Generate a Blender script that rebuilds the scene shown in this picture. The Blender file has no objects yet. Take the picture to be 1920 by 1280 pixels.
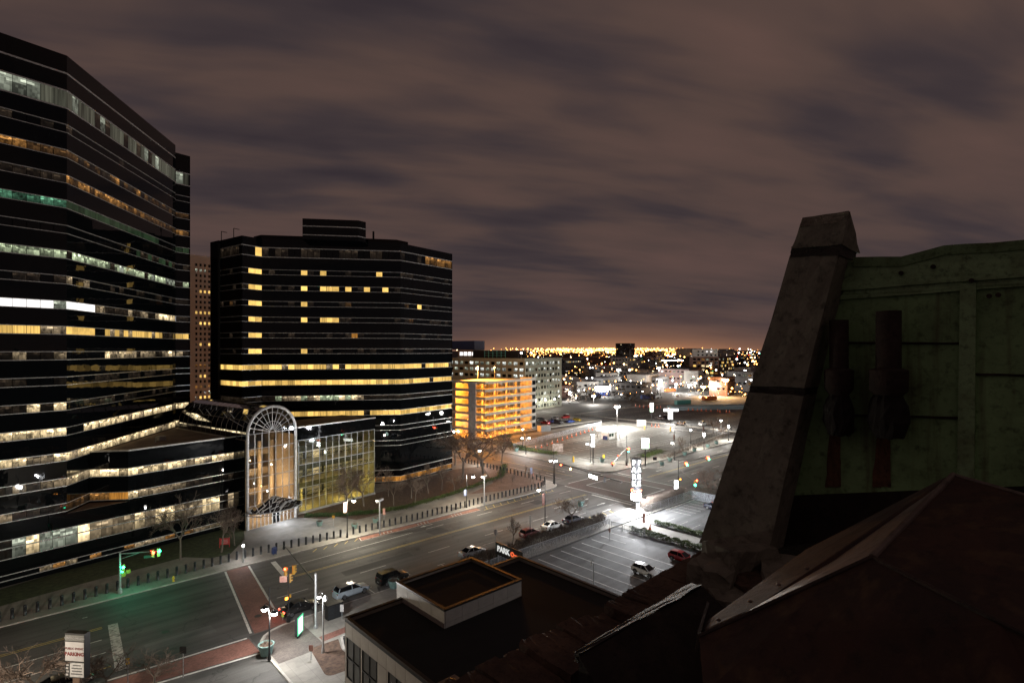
import bpy, bmesh, math, random
from mathutils import Vector, Matrix
R = math.radians
scene = bpy.context.scene
COL = scene.collection
# ---------------------------------------------------------------- camera
# world axes: +x runs along the main street, +y across it; the camera stands on a roof ledge 34 m up
FPX, CAM_H, HORIZON, HEAD = 1030.0, 34.0, 655.0, R(47.1)
cam_data = bpy.data.cameras.new('camera')
cam = bpy.data.objects.new('camera', cam_data)
COL.objects.link(cam)
cam.location = (0, 0, CAM_H)
cam.rotation_euler = (R(90), 0, HEAD - R(90))
cam_data.sensor_width = 36.0
cam_data.lens = FPX / 1920 * 36.0
cam_data.shift_y = (HORIZON - 640) / 1920
cam_data.clip_start = 0.1
cam_data.clip_end = 20000
scene.camera = cam
# ---------------------------------------------------------------- world: night clouds lit from below by the city
world = bpy.data.worlds.new('World')
scene.world = world
world.use_nodes = True
nt = world.node_tree
N, L = nt.nodes, nt.links
N.clear()
def wn(t, **k):
    n = N.new(t)
    for a, b in k.items(): setattr(n, a, b)
    return n
def wmath(op, a, b=None, clamp=False):
    n = wn('ShaderNodeMath', operation=op, use_clamp=clamp)
    for i, q in enumerate((a, b)):
        if q is None: continue
        if isinstance(q, (int, float)): n.inputs[i].default_value = q
        else: L.new(q, n.inputs[i])
    return n.outputs[0]
tc = wn('ShaderNodeTexCoord')
sep = wn('ShaderNodeSeparateXYZ'); L.new(tc.outputs['Generated'], sep.inputs[0])
zc = wmath('ADD', wmath('MAXIMUM', sep.outputs[2], 0.0), 0.16)
cx = wmath('DIVIDE', sep.outputs[0], zc); cy = wmath('DIVIDE', sep.outputs[1], zc)
comb = wn('ShaderNodeCombineXYZ'); L.new(cx, comb.inputs[0]); L.new(cy, comb.inputs[1])
def clouds(rot, scl, scale, detail, rough, w):
    mp = wn('ShaderNodeMapping', vector_type='TEXTURE'); L.new(comb.outputs[0], mp.inputs[0])
    mp.inputs['Rotation'].default_value = (0, 0, R(rot)); mp.inputs['Scale'].default_value = scl
    nz = wn('ShaderNodeTexNoise', noise_dimensions='4D'); L.new(mp.outputs[0], nz.inputs['Vector'])
    nz.inputs['W'].default_value = w
    nz.inputs['Scale'].default_value = scale; nz.inputs['Detail'].default_value = detail
    nz.inputs['Roughness'].default_value = rough; nz.inputs['Distortion'].default_value = 0.35
    return nz.outputs[0]
n1 = clouds(-33, (2.1, 1.0, 1), 2.0, 3.0, 0.45, 3.1)
n2 = clouds(-26, (3.4, 1.0, 1), 4.6, 4.0, 0.5, 7.7)
mix = wmath('ADD', wmath('MULTIPLY', n1, 0.63), wmath('MULTIPLY', n2, 0.37))
ramp = wn('ShaderNodeValToRGB'); L.new(mix, ramp.inputs[0])
e = ramp.color_ramp.elements
e[0].position = 0.33; e[0].color = (0.025, 0.0200, 0.0270, 1)
e[1].position = 0.66; e[1].color = (0.120, 0.070, 0.058, 1)
m = e.new(0.43); m.color = (0.049, 0.0360, 0.0385, 1)
m = e.new(0.52); m.color = (0.088, 0.0560, 0.0480, 1)
# towards the horizon the cloud deck sinks into dim violet air, and above the port the lamps stain it orange
up = wmath('MULTIPLY', wmath('MAXIMUM', sep.outputs[2], 0.0), 1.0)
low = wmath('POWER', 2.718, wmath('MULTIPLY', up, -7.5))
mixl = wn('ShaderNodeMixRGB'); L.new(wmath('MULTIPLY', low, 0.80), mixl.inputs[0])
L.new(ramp.outputs[0], mixl.inputs[1]); mixl.inputs[2].default_value = (0.066, 0.049, 0.054, 1)
glow = wmath('POWER', 2.718, wmath('MULTIPLY', up, -52.0))
gd = wmath('ADD', wmath('MULTIPLY', sep.outputs[0], math.cos(HEAD - R(10))), wmath('MULTIPLY', sep.outputs[1], math.sin(HEAD - R(10))))
gaz = wmath('POWER', wmath('MAXIMUM', gd, 0.0), 40.0)
gmul = wmath('MULTIPLY', glow, wmath('ADD', wmath('MULTIPLY', gaz, 1.0), 0.12))
addg = wn('ShaderNodeMixRGB', blend_type='ADD'); addg.inputs[0].default_value = 1
gcol = wn('ShaderNodeMixRGB'); gcol.inputs[1].default_value = (0, 0, 0, 1); gcol.inputs[2].default_value = (0.42, 0.17, 0.055, 1)
L.new(gmul, gcol.inputs[0]); L.new(mixl.outputs[0], addg.inputs[1]); L.new(gcol.outputs[0], addg.inputs[2])
sky = wn('ShaderNodeTexSky', sky_type='NISHITA')
sky.sun_disc = False; sky.sun_elevation = R(-8); sky.sun_rotation = R(200)
adds = wn('ShaderNodeMixRGB', blend_type='ADD'); adds.inputs[0].default_value = 0.05
L.new(addg.outputs[0], adds.inputs[1]); L.new(sky.outputs[0], adds.inputs[2])
bg = wn('ShaderNodeBackground'); bg.inputs['Strength'].default_value = 1.0
L.new(adds.outputs[0], bg.inputs['Color'])
wo = wn('ShaderNodeOutputWorld'); L.new(bg.outputs[0], wo.inputs['Surface'])
# ---------------------------------------------------------------- view and render settings
vs = scene.view_settings
vs.view_transform = 'Standard'; vs.look = 'None'; vs.exposure = 0.0; vs.gamma = 1.0; vs.use_curve_mapping = False
scene.render.engine = 'CYCLES'
cy_ = scene.cycles
cy_.use_denoising = True
try: cy_.denoiser = 'OPENIMAGEDENOISE'
except Exception: pass
cy_.max_bounces = 6; cy_.diffuse_bounces = 2; cy_.glossy_bounces = 3; cy_.transmission_bounces = 4; cy_.transparent_max_bounces = 16
cy_.caustics_reflective = False; cy_.caustics_refractive = False
cy_.sample_clamp_indirect = 3.0
cy_.use_light_tree = True
# ---------------------------------------------------------------- helpers
SA, CA = math.sin(HEAD), math.cos(HEAD)
def W(X, Y, z=0.0):                       # camera-plan coordinates (right, forward) to world
    return Vector((X * SA + Y * CA, -X * CA + Y * SA, z))
def P(px, py, z=0.0):                     # the point of height z that the photograph shows at pixel (px, py)
    d = FPX * (CAM_H - z) / (py - HORIZON)
    return W((px - 960) * d / FPX, d, z)
def PD(px, py, depth):                    # the point at a given forward distance
    return W((px - 960) * depth / FPX, depth, CAM_H - (py - HORIZON) * depth / FPX)
def PX(px, py, plane_x):                  # the point on the upright plane x = plane_x
    k = (px - 960) / FPX
    depth = plane_x / (k * SA + CA)
    return PD(px, py, depth)
class MB:
    def __init__(self): self.v = []; self.f = []; self.mi = []; self.m = 0
    def add(self, vs, fs):
        o = len(self.v); self.v += [tuple(q) for q in vs]
        for q in fs: self.f.append([o + i for i in q]); self.mi.append(self.m)
        return self
    def quad(self, a, b, c, d): return self.add((a, b, c, d), ((0, 1, 2, 3),))
    def box(self, x0, y0, z0, x1, y1, z1):
        v = [(x, y, z) for z in (z0, z1) for y in (y0, y1) for x in (x0, x1)]
        return self.add(v, ((0, 2, 3, 1), (4, 5, 7, 6), (0, 1, 5, 4), (2, 6, 7, 3), (0, 4, 6, 2), (1, 3, 7, 5)))
    def obox(self, c, ux, uy, hx, hy, z0, z1):      # box with plan axes ux, uy
        c = Vector((c[0], c[1], 0)); ux = Vector((ux[0], ux[1], 0)); uy = Vector((uy[0], uy[1], 0))
        pl = [c - ux * hx - uy * hy, c + ux * hx - uy * hy, c + ux * hx + uy * hy, c - ux * hx + uy * hy]
        return self.prism([(q.x, q.y) for q in pl], z0, z1)
    def prism(self, poly, z0, z1):
        n = len(poly)
        v = [(x, y, z0) for x, y in poly] + [(x, y, z1) for x, y in poly]
        f = [tuple(range(n))[::-1], tuple(range(n, 2 * n))] + [(i, (i + 1) % n, n + (i + 1) % n, n + i) for i in range(n)]
        return self.add(v, f)
    def slab(self, pts, off):                        # a polygon of 3d points given thickness by the vector off
        n = len(pts); off = Vector(off)
        v = [Vector(q) for q in pts] + [Vector(q) + off for q in pts]
        f = [tuple(range(n)), tuple(range(n, 2 * n))[::-1]] + [(i, n + i, n + (i + 1) % n, (i + 1) % n) for i in range(n)]
        return self.add(v, f)
    def tube(self, p, q, r0, r1=None, n=6, cap=True):
        p = Vector(p); q = Vector(q); r1 = r0 if r1 is None else r1
        d = (q - p)
        if d.length < 1e-6: return self
        d.normalize(); a = d.orthogonal().normalized(); b = d.cross(a)
        v = []
        for c, r in ((p, r0), (q, r1)):
            for i in range(n):
                t = 2 * math.pi * i / n; v.append(c + a * (r * math.cos(t)) + b * (r * math.sin(t)))
        f = [(i, (i + 1) % n, n + (i + 1) % n, n + i) for i in range(n)]
        if cap: f += [tuple(range(n))[::-1], tuple(range(n, 2 * n))]
        return self.add(v, f)
    def bar(self, p, q, w, h):                       # rectangular bar, h measured upwards
        p = Vector(p); q = Vector(q); d = (q - p).normalized()
        up = Vector((0, 0, 1)) if abs(d.z) < 0.95 else Vector((1, 0, 0))
        s = d.cross(up).normalized() * (w / 2); u = s.cross(d).normalized() * (h / 2)
        v = [c + x for c in (p, q) for x in (-s - u, s - u, s + u, -s + u)]
        return self.add(v, ((0, 1, 2, 3), (7, 6, 5, 4), (0, 4, 5, 1), (1, 5, 6, 2), (2, 6, 7, 3), (3, 7, 4, 0)))
    def lathe(self, prof, n=12, c=(0, 0, 0)):
        v = []; f = []
        for r, z in prof:
            for i in range(n):
                t = 2 * math.pi * i / n; v.append((c[0] + r * math.cos(t), c[1] + r * math.sin(t), c[2] + z))
        for k in range(len(prof) - 1):
            for i in range(n): f.append((k * n + i, k * n + (i + 1) % n, (k + 1) * n + (i + 1) % n, (k + 1) * n + i))
        f.append(tuple(range(n))[::-1]); f.append(tuple(range((len(prof) - 1) * n, len(prof) * n)))
        return self.add(v, f)
    def ball(self, c, r, n=10, m=6, sz=1.0):
        return self.lathe([(max(0.001, r * math.sin(math.pi * k / m)), -r * sz * math.cos(math.pi * k / m)) for k in range(m + 1)], n, c)
    def octa(self, c, r):
        x, y, z = c
        return self.add([(x + r, y, z), (x - r, y, z), (x, y + r, z), (x, y - r, z), (x, y, z + r), (x, y, z - r)],
                        ((0, 2, 4), (2, 1, 4), (1, 3, 4), (3, 0, 4), (2, 0, 5), (1, 2, 5), (3, 1, 5), (0, 3, 5)))
    def mesh(self, name, mats=None, smooth=False):
        me = bpy.data.meshes.new(name); me.from_pydata(self.v, [], self.f)
        if mats is not None:
            for q in (mats if isinstance(mats, (list, tuple)) else [mats]): me.materials.append(q)
            if isinstance(mats, (list, tuple)) and len(mats) > 1: me.polygons.foreach_set('material_index', self.mi)
        if smooth: me.polygons.foreach_set('use_smooth', [True] * len(me.polygons))
        me.update(); return me
    def build(self, name, mats, parent=None, smooth=False, loc=None, rz=0.0):
        return link(name, self.mesh(name, mats, smooth), parent, loc, rz)
def link(name, me, parent=None, loc=None, rz=0.0):
    o = bpy.data.objects.new(name, me); COL.objects.link(o)
    if parent is not None: o.parent = parent
    if loc is not None: o.location = loc
    if rz: o.rotation_euler.z = rz
    return o
def tag(o, label=None, cat=None, group=None, kind=None):
    if label: o['label'] = label
    if cat: o['category'] = cat
    if group: o['group'] = group
    if kind: o['kind'] = kind
    return o
def thing(name, label, cat, loc=(0, 0, 0), rz=0.0, group=None):
    return tag(link(name, None, None, loc, rz), label, cat, group)
def copy_tree(o, loc=None, rz=None, label=None, parent=None, scale=None):
    kids = list(CHILD.get(o.name, [])) or list(o.children)
    c = o.copy(); COL.objects.link(c); c.parent = parent
    if parent is None:
        if loc is not None: c.location = loc
        if rz is not None: c.rotation_euler.z = rz
        if scale is not None: c.scale = (scale,) * 3
        if label: c['label'] = label
    for k in kids: copy_tree(k, parent=c)
    return c
CHILD = {}
def smooth_by_angle(o, ang=40):
    try:
        me = o.data; bm = bmesh.new(); bm.from_mesh(me)
        for f in bm.faces: f.smooth = True
        for e_ in bm.edges:
            e_.smooth = len(e_.link_faces) == 2 and e_.calc_face_angle(9) < R(ang)
        bm.to_mesh(me); bm.free()
    except Exception: pass
    return o
def text_mesh(body, size, extrude=0.02, mat=None, bold=0.0):
    cu = bpy.data.curves.new('txt', 'FONT'); cu.body = body; cu.size = size; cu.extrude = extrude; cu.offset = bold
    cu.align_x = 'CENTER'; cu.align_y = 'CENTER'; cu.resolution_u = 2
    ob = bpy.data.objects.new('txt', cu); COL.objects.link(ob)
    dg = bpy.context.evaluated_depsgraph_get(); dg.update()
    me = bpy.data.meshes.new_from_object(ob.evaluated_get(dg))
    COL.objects.unlink(ob); bpy.data.objects.remove(ob); bpy.data.curves.remove(cu)
    me.materials.clear()
    if mat: me.materials.append(mat)
    return me
def lamp_light(name, loc, power, color, parent=None, radius=0.12, spot=None, aim=None, blend=0.6):
    d = bpy.data.lights.new(name, 'SPOT' if spot else 'POINT')
    d.energy = power; d.color = color; d.shadow_soft_size = radius
    if spot: d.spot_size = R(spot); d.spot_blend = blend
    o = bpy.data.objects.new(name, d); COL.objects.link(o); o.location = loc
    if parent is not None: o.parent = parent
    if aim is not None: o.rotation_euler = (Vector(aim) - Vector(loc)).to_track_quat('-Z', 'Y').to_euler()
    return o
# ---------------------------------------------------------------- materials
def mat_new(name):
    m = bpy.data.materials.new(name); m.use_nodes = True
    t = m.node_tree; return m, t.nodes, t.links, t.nodes['Principled BSDF']
def nmath(N, L, op, a, b=None, clamp=False):
    n = N.new('ShaderNodeMath'); n.operation = op; n.use_clamp = clamp
    for i, q in enumerate((a, b)):
        if q is None: continue
        if isinstance(q, (int, float)): n.inputs[i].default_value = q
        else: L.new(q, n.inputs[i])
    return n.outputs[0]
def noise(N, L, vec, scale, detail=4, rough=0.55, dist=0.0):
    n = N.new('ShaderNodeTexNoise'); n.inputs['Scale'].default_value = scale; n.inputs['Detail'].default_value = detail
    n.inputs['Roughness'].default_value = rough; n.inputs['Distortion'].default_value = dist
    if vec is not None: L.new(vec, n.inputs['Vector'])
    return n.outputs[0]
def ramp_(N, L, fac, stops):
    r = N.new('ShaderNodeValToRGB'); L.new(fac, r.inputs[0]); e = r.color_ramp.elements
    while len(e) < len(stops): e.new(0.5)
    for q, (p, c) in zip(e, stops): q.position = p; q.color = (*c, 1) if len(c) == 3 else c
    return r.outputs[0]
def plain(name, col, rough=0.6, metal=0.0, var=0.25, scale=3.0, bump=0.0, col2=None, spec=None, coord='Object'):
    m, N, L, b = mat_new(name)
    t = N.new('ShaderNodeTexCoord')
    f = noise(N, L, t.outputs[coord], scale, 5, 0.6)
    c0 = tuple(x * (1 - var) for x in col); c1 = col2 or tuple(min(1, x * (1 + var)) for x in col)
    L.new(ramp_(N, L, f, [(0.3, c0), (0.7, c1)]), b.inputs['Base Color'])
    b.inputs['Roughness'].default_value = rough; b.inputs['Metallic'].default_value = metal
    if spec is not None: b.inputs['Specular IOR Level'].default_value = spec
    if bump:
        bn = N.new('ShaderNodeBump'); bn.inputs['Strength'].default_value = bump; bn.inputs['Distance'].default_value = 0.02
        L.new(noise(N, L, t.outputs[coord], scale * 6, 4, 0.65), bn.inputs['Height']); L.new(bn.outputs[0], b.inputs['Normal'])
    return m
def glow_mat(name, col, strength, sample=False):
    m, N, L, b = mat_new(name)
    b.inputs['Base Color'].default_value = (0.02, 0.02, 0.02, 1)
    b.inputs['Emission Color'].default_value = (*col, 1); b.inputs['Emission Strength'].default_value = strength
    m.cycles.emission_sampling = 'AUTO' if sample else 'NONE'
    return m
def asphalt(name, base, rough=0.75, crack=True):
    m, N, L, b = mat_new(name); t = N.new('ShaderNodeTexCoord'); v = t.outputs['Object']
    big = noise(N, L, v, 0.09, 5, 0.6); fine = noise(N, L, v, 9.0, 3, 0.7)
    mp = N.new('ShaderNodeMapping'); L.new(v, mp.inputs[0]); mp.inputs['Scale'].default_value = (0.035, 0.9, 1)
    lane = noise(N, L, mp.outputs[0], 1.0, 3, 0.5)
    f = nmath(N, L, 'ADD', nmath(N, L, 'MULTIPLY', big, 0.45), nmath(N, L, 'ADD', nmath(N, L, 'MULTIPLY', fine, 0.2), nmath(N, L, 'MULTIPLY', lane, 0.35)))
    col = ramp_(N, L, f, [(0.38, tuple(x * 0.5 for x in base)), (0.5, base), (0.62, tuple(x * 1.5 for x in base))])
    if crack:
        vo = N.new('ShaderNodeTexVoronoi'); vo.feature = 'DISTANCE_TO_EDGE'; vo.inputs['Scale'].default_value = 0.11
        mp2 = N.new('ShaderNodeMapping'); L.new(v, mp2.inputs[0])
        wv = N.new('ShaderNodeVectorMath'); wv.operation = 'ADD'; L.new(v, wv.inputs[0])
        nn = N.new('ShaderNodeTexNoise'); nn.inputs['Scale'].default_value = 0.6; L.new(v, nn.inputs['Vector'])
        ws = N.new('ShaderNodeVectorMath'); ws.operation = 'SCALE'; ws.inputs['Scale'].default_value = 4.0; L.new(nn.outputs['Color'], ws.inputs[0])
        L.new(ws.outputs[0], wv.inputs[1]); L.new(wv.outputs[0], vo.inputs['Vector'])
        cr = ramp_(N, L, vo.outputs['Distance'], [(0.0, (0.45,) * 3), (0.012, (1, 1, 1))])
        mx = N.new('ShaderNodeMixRGB'); mx.blend_type = 'MULTIPLY'; mx.inputs[0].default_value = 0.8
        L.new(col, mx.inputs[1]); L.new(cr, mx.inputs[2]); col = mx.outputs[0]
    L.new(col, b.inputs['Base Color'])
    L.new(ramp_(N, L, big, [(0.3, (rough - 0.12,) * 3), (0.7, (rough + 0.1,) * 3)]), b.inputs['Roughness'])
    b.inputs['Specular IOR Level'].default_value = 0.35
    bn = N.new('ShaderNodeBump'); bn.inputs['Strength'].default_value = 0.25; bn.inputs['Distance'].default_value = 0.01
    L.new(noise(N, L, v, 30.0, 2, 0.7), bn.inputs['Height']); L.new(bn.outputs[0], b.inputs['Normal'])
    return m
def paving(name, base, sx, sy, joint=0.55, offset=0.0, var=0.18, mortar=0.02):
    m, N, L, b = mat_new(name); t = N.new('ShaderNodeTexCoord'); v = t.outputs['Object']
    br = N.new('ShaderNodeTexBrick'); br.offset = offset; L.new(v, br.inputs['Vector'])
    br.inputs['Scale'].default_value = 1.0; br.inputs['Brick Width'].default_value = sx; br.inputs['Row Height'].default_value = sy
    br.inputs['Mortar Size'].default_value = mortar; br.inputs['Mortar Smooth'].default_value = 0.3
    br.inputs['Color1'].default_value = (*[x * (1 - var) for x in base], 1); br.inputs['Color2'].default_value = (*[x * (1 + var) for x in base], 1)
    br.inputs['Mortar'].default_value = (*[x * joint for x in base], 1)
    mx = N.new('ShaderNodeMixRGB'); mx.blend_type = 'MULTIPLY'; mx.inputs[0].default_value = 1
    L.new(br.outputs['Color'], mx.inputs[1])
    L.new(ramp_(N, L, noise(N, L, v, 0.35, 5, 0.65), [(0.3, (0.66,) * 3), (0.68, (1.15,) * 3)]), mx.inputs[2])
    L.new(mx.outputs[0], b.inputs['Base Color']); b.inputs['Roughness'].default_value = 0.8
    bn = N.new('ShaderNodeBump'); bn.inputs['Strength'].default_value = 0.4; bn.inputs['Distance'].default_value = 0.01; bn.invert = True
    L.new(br.outputs['Fac'], bn.inputs['Height']); L.new(bn.outputs[0], b.inputs['Normal'])
    return m
def paint_mat(name, col, wear=0.5):
    m, N, L, b = mat_new(name); t = N.new('ShaderNodeTexCoord'); v = t.outputs['Object']
    f = noise(N, L, v, 2.2, 6, 0.75)
    c2 = (0.07, 0.067, 0.063)
    L.new(ramp_(N, L, f, [(wear - 0.16, c2), (wear + 0.02, tuple(0.7 * x + 0.3 * y for x, y in zip(col, c2))), (wear + 0.2, col)]), b.inputs['Base Color'])
    b.inputs['Roughness'].default_value = 0.7
    return m
def black_glass(name, col=(0.004, 0.005, 0.006), rough=0.02, wav=0.35, scale=0.5):
    m, N, L, b = mat_new(name); t = N.new('ShaderNodeTexCoord'); v = t.outputs['Object']
    b.inputs['Base Color'].default_value = (*col, 1); b.inputs['Roughness'].default_value = rough
    b.inputs['IOR'].default_value = 1.5; b.inputs['Specular IOR Level'].default_value = 0.30
    bn = N.new('ShaderNodeBump'); bn.inputs['Strength'].default_value = wav; bn.inputs['Distance'].default_value = 0.03
    L.new(noise(N, L, v, scale, 2, 0.5), bn.inputs['Height']); L.new(bn.outputs[0], b.inputs['Normal'])
    return m
def lit_window(name, col, strength, style='room', contrast=1.0, coat=True):
    """a pane with a lit room behind it: emission broken up into ceiling, furniture and blinds"""
    m, N, L, b = mat_new(name); t = N.new('ShaderNodeTexCoord'); g = N.new('ShaderNodeNewGeometry'); oi = N.new('ShaderNodeObjectInfo')
    rnd = nmath(N, L, 'ADD', g.outputs['Random Per Island'], nmath(N, L, 'MULTIPLY', oi.outputs['Random'], 7.31))
    rnd = nmath(N, L, 'FRACT', rnd)
    off = N.new('ShaderNodeCombineXYZ'); L.new(nmath(N, L, 'MULTIPLY', rnd, 91.0), off.inputs[0]); L.new(nmath(N, L, 'MULTIPLY', rnd, 37.0), off.inputs[1])
    add = N.new('ShaderNodeVectorMath'); add.operation = 'ADD'; L.new(t.outputs['UV'], add.inputs[0]); L.new(off.outputs[0], add.inputs[1])
    sp = N.new('ShaderNodeSeparateXYZ'); L.new(t.outputs['UV'], sp.inputs[0])
    lvl = ramp_(N, L, rnd, [(0.0, (0.55,) * 3), (0.5, (0.9,) * 3), (1.0, (1.2,) * 3)])
    if style == 'blind':
        mp = N.new('ShaderNodeMapping'); L.new(add.outputs[0], mp.inputs[0]); mp.inputs['Scale'].default_value = (7, 0.25, 1)
        f = noise(N, L, mp.outputs[0], 1.0, 3, 0.5)
        pat = ramp_(N, L, f, [(0.33, (1 - 0.75 * contrast,) * 3), (0.6, (1.05,) * 3)])
    elif style == 'plain':
        f = noise(N, L, add.outputs[0], 1.4, 2, 0.5)
        pat = ramp_(N, L, f, [(0.3, (1 - 0.35 * contrast,) * 3), (0.65, (1.1,) * 3)])
    else:
        def cells(su, sv, seed):
            cb = N.new('ShaderNodeCombineXYZ')
            L.new(nmath(N, L, 'FLOOR', nmath(N, L, 'MULTIPLY', sp.outputs[0], su)), cb.inputs[0]); L.new(nmath(N, L, 'FLOOR', nmath(N, L, 'MULTIPLY', sp.outputs[1], sv)), cb.inputs[1])
            L.new(nmath(N, L, 'ADD', nmath(N, L, 'MULTIPLY', rnd, 97.0), seed), cb.inputs[2])
            w_ = N.new('ShaderNodeTexWhiteNoise'); w_.noise_dimensions = '3D'; L.new(cb.outputs[0], w_.inputs['Vector']); return w_.outputs['Value']
        big = cells(1.7, 1.6, 0.0); mid = cells(4.3, 2.7, 5.0); fin = cells(9.0, 6.0, 9.0)
        tot = nmath(N, L, 'ADD', nmath(N, L, 'MULTIPLY', big, 0.5), nmath(N, L, 'ADD', nmath(N, L, 'MULTIPLY', mid, 0.3), nmath(N, L, 'MULTIPLY', fin, 0.2)))
        pat0 = ramp_(N, L, tot, [(0.2, (0.16,) * 3), (0.42, (0.6,) * 3), (0.62, (1.0,) * 3), (0.85, (1.9,) * 3)])
        cel = nmath(N, L, 'MULTIPLY', nmath(N, L, 'GREATER_THAN', cells(3.1, 8.0, 13.0), 0.8), nmath(N, L, 'GREATER_THAN', sp.outputs[1], 0.62))
        gr0 = ramp_(N, L, sp.outputs[1], [(0.0, (0.42,) * 3), (0.5, (0.85,) * 3), (1.0, (1.1,) * 3)])
        gm = N.new('ShaderNodeMixRGB'); L.new(cel, gm.inputs[0]); L.new(gr0, gm.inputs[1]); gm.inputs[2].default_value = (3.0, 3.0, 3.0, 1); grd = gm.outputs[0]
        mm = N.new('ShaderNodeMixRGB'); mm.blend_type = 'MULTIPLY'; mm.inputs[0].default_value = 1; L.new(pat0, mm.inputs[1]); L.new(grd, mm.inputs[2])
        pat = mm.outputs[0]
    mm = N.new('ShaderNodeMixRGB'); mm.blend_type = 'MULTIPLY'; mm.inputs[0].default_value = 1; L.new(pat, mm.inputs[1]); L.new(lvl, mm.inputs[2])
    m2 = N.new('ShaderNodeMixRGB'); m2.blend_type = 'MULTIPLY'; m2.inputs[0].default_value = 1; L.new(mm.outputs[0], m2.inputs[1]); m2.inputs[2].default_value = (*col, 1)
    L.new(m2.outputs[0], b.inputs['Emission Color']); b.inputs['Emission Strength'].default_value = strength
    b.inputs['Base Color'].default_value = (0.006, 0.007, 0.008, 1); b.inputs['Roughness'].default_value = 0.03
    m.cycles.emission_sampling = 'NONE'
    return m
def clear_glass(name, tint=(0.85, 0.88, 0.85), gloss=0.12, rough=0.02):
    m = bpy.data.materials.new(name); m.use_nodes = True; N = m.node_tree.nodes; L = m.node_tree.links; N.clear()
    tr = N.new('ShaderNodeBsdfTransparent'); tr.inputs[0].default_value = (*tint, 1)
    gl = N.new('ShaderNodeBsdfGlossy'); gl.inputs['Roughness'].default_value = rough; gl.inputs[0].default_value = (0.9, 0.95, 1, 1)
    lw = N.new('ShaderNodeFresnel'); lw.inputs[0].default_value = 1.45
    mx = N.new('ShaderNodeMixShader'); mt = nmath(N, L, 'ADD', nmath(N, L, 'MULTIPLY', lw.outputs[0], 0.9), gloss - 0.04, True)
    L.new(mt, mx.inputs[0]); L.new(tr.outputs[0], mx.inputs[1]); L.new(gl.outputs[0], mx.inputs[2])
    o = N.new('ShaderNodeOutputMaterial'); L.new(mx.outputs[0], o.inputs[0])
    return m
def car_paint(name, col, metal=0.3):
    m, N, L, b = mat_new(name); t = N.new('ShaderNodeTexCoord')
    L.new(ramp_(N, L, noise(N, L, t.outputs['Object'], 1.3, 4, 0.6), [(0.35, tuple(x * 0.86 for x in col)), (0.65, col)]), b.inputs['Base Color'])
    b.inputs['Metallic'].default_value = metal; b.inputs['Roughness'].default_value = 0.28
    b.inputs['Coat Weight'].default_value = 0.8; b.inputs['Coat Roughness'].default_value = 0.05
    return m
def leaf_mat(name, c0, c1):
    m, N, L, b = mat_new(name); g = N.new('ShaderNodeNewGeometry')
    L.new(ramp_(N, L, g.outputs['Random Per Island'], [(0.0, c0), (1.0, c1)]), b.inputs['Base Color'])
    b.inputs['Roughness'].default_value = 0.65
    return m
def mesh_fence_mat(name, col, scale, width):
    m = bpy.data.materials.new(name); m.use_nodes = True; N = m.node_tree.nodes; L = m.node_tree.links
    b = N['Principled BSDF']; b.inputs['Base Color'].default_value = (*col, 1); b.inputs['Roughness'].default_value = 0.45; b.inputs['Metallic'].default_value = 0.3
    t = N.new('ShaderNodeTexCoord'); sp = N.new('ShaderNodeSeparateXYZ'); L.new(t.outputs['UV'], sp.inputs[0])
    fs = []
    for sg in (1, -1):
        q = nmath(N, L, 'ADD', sp.outputs[0], nmath(N, L, 'MULTIPLY', sp.outputs[1], sg))
        q = nmath(N, L, 'FRACT', nmath(N, L, 'MULTIPLY', q, scale))
        fs.append(nmath(N, L, 'LESS_THAN', q, width))
    fac = nmath(N, L, 'MAXIMUM', *fs)
    tr = N.new('ShaderNodeBsdfTransparent'); mx = N.new('ShaderNodeMixShader')
    L.new(fac, mx.inputs[0]); L.new(tr.outputs[0], mx.inputs[1]); L.new(b.outputs[0], mx.inputs[2])
    L.new(mx.outputs[0], N['Material Output'].inputs[0])
    return m
M = {}
M['ground'] = plain('dark_earth', (0.045, 0.042, 0.04), 0.9, scale=0.05, var=0.4)
M['asphalt'] = asphalt('asphalt_street', (0.078, 0.075, 0.072))
M['asphalt_lot'] = asphalt('asphalt_lot', (0.10, 0.10, 0.10))
M['asphalt_pale'] = asphalt('asphalt_pale_lot', (0.13, 0.127, 0.115))
M['concrete'] = paving('concrete_paving', (0.25, 0.235, 0.21), 1.5, 1.5, 0.72, 0.0, 0.06, 0.02)
M['plaza'] = paving('plaza_paving', (0.24, 0.235, 0.225), 2.4, 2.4, 0.8, 0.0, 0.04, 0.02)
M['kerb'] = plain('granite_kerb', (0.36, 0.34, 0.31), 0.75, scale=1.2, bump=0.1)
M['brick_pave'] = paving('brick_paving', (0.19, 0.085, 0.065), 0.21, 0.105, 0.6, 0.5, 0.22, 0.01)
M['brick_plaza'] = paving('brown_brick_plaza', (0.19, 0.125, 0.10), 0.4, 0.2, 0.65, 0.5, 0.2, 0.012)
M['mulch'] = plain('bark_mulch', (0.085, 0.052, 0.036), 0.95, scale=2.0, var=0.5, bump=0.6)
M['grass'] = plain('winter_grass', (0.042, 0.058, 0.022), 0.95, scale=1.5, var=0.5, bump=0.6)
M['white_paint'] = paint_mat('white_road_paint', (0.62, 0.61, 0.58), 0.42)
M['worn_paint'] = paint_mat('worn_white_road_paint', (0.58, 0.56, 0.52), 0.52)
M['yellow_paint'] = paint_mat('yellow_road_paint', (0.58, 0.43, 0.10), 0.42)
M['blue_paint'] = paint_mat('blue_stall_paint', (0.12, 0.25, 0.5), 0.48)
M['brick_dark'] = paving('dark_brick_paving', (0.085, 0.050, 0.045), 0.21, 0.105, 0.6, 0.5, 0.2, 0.01)
M['red_lane'] = plain('red_lane_coating', (0.22, 0.095, 0.07), 0.8, scale=1.2, var=0.35)
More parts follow.
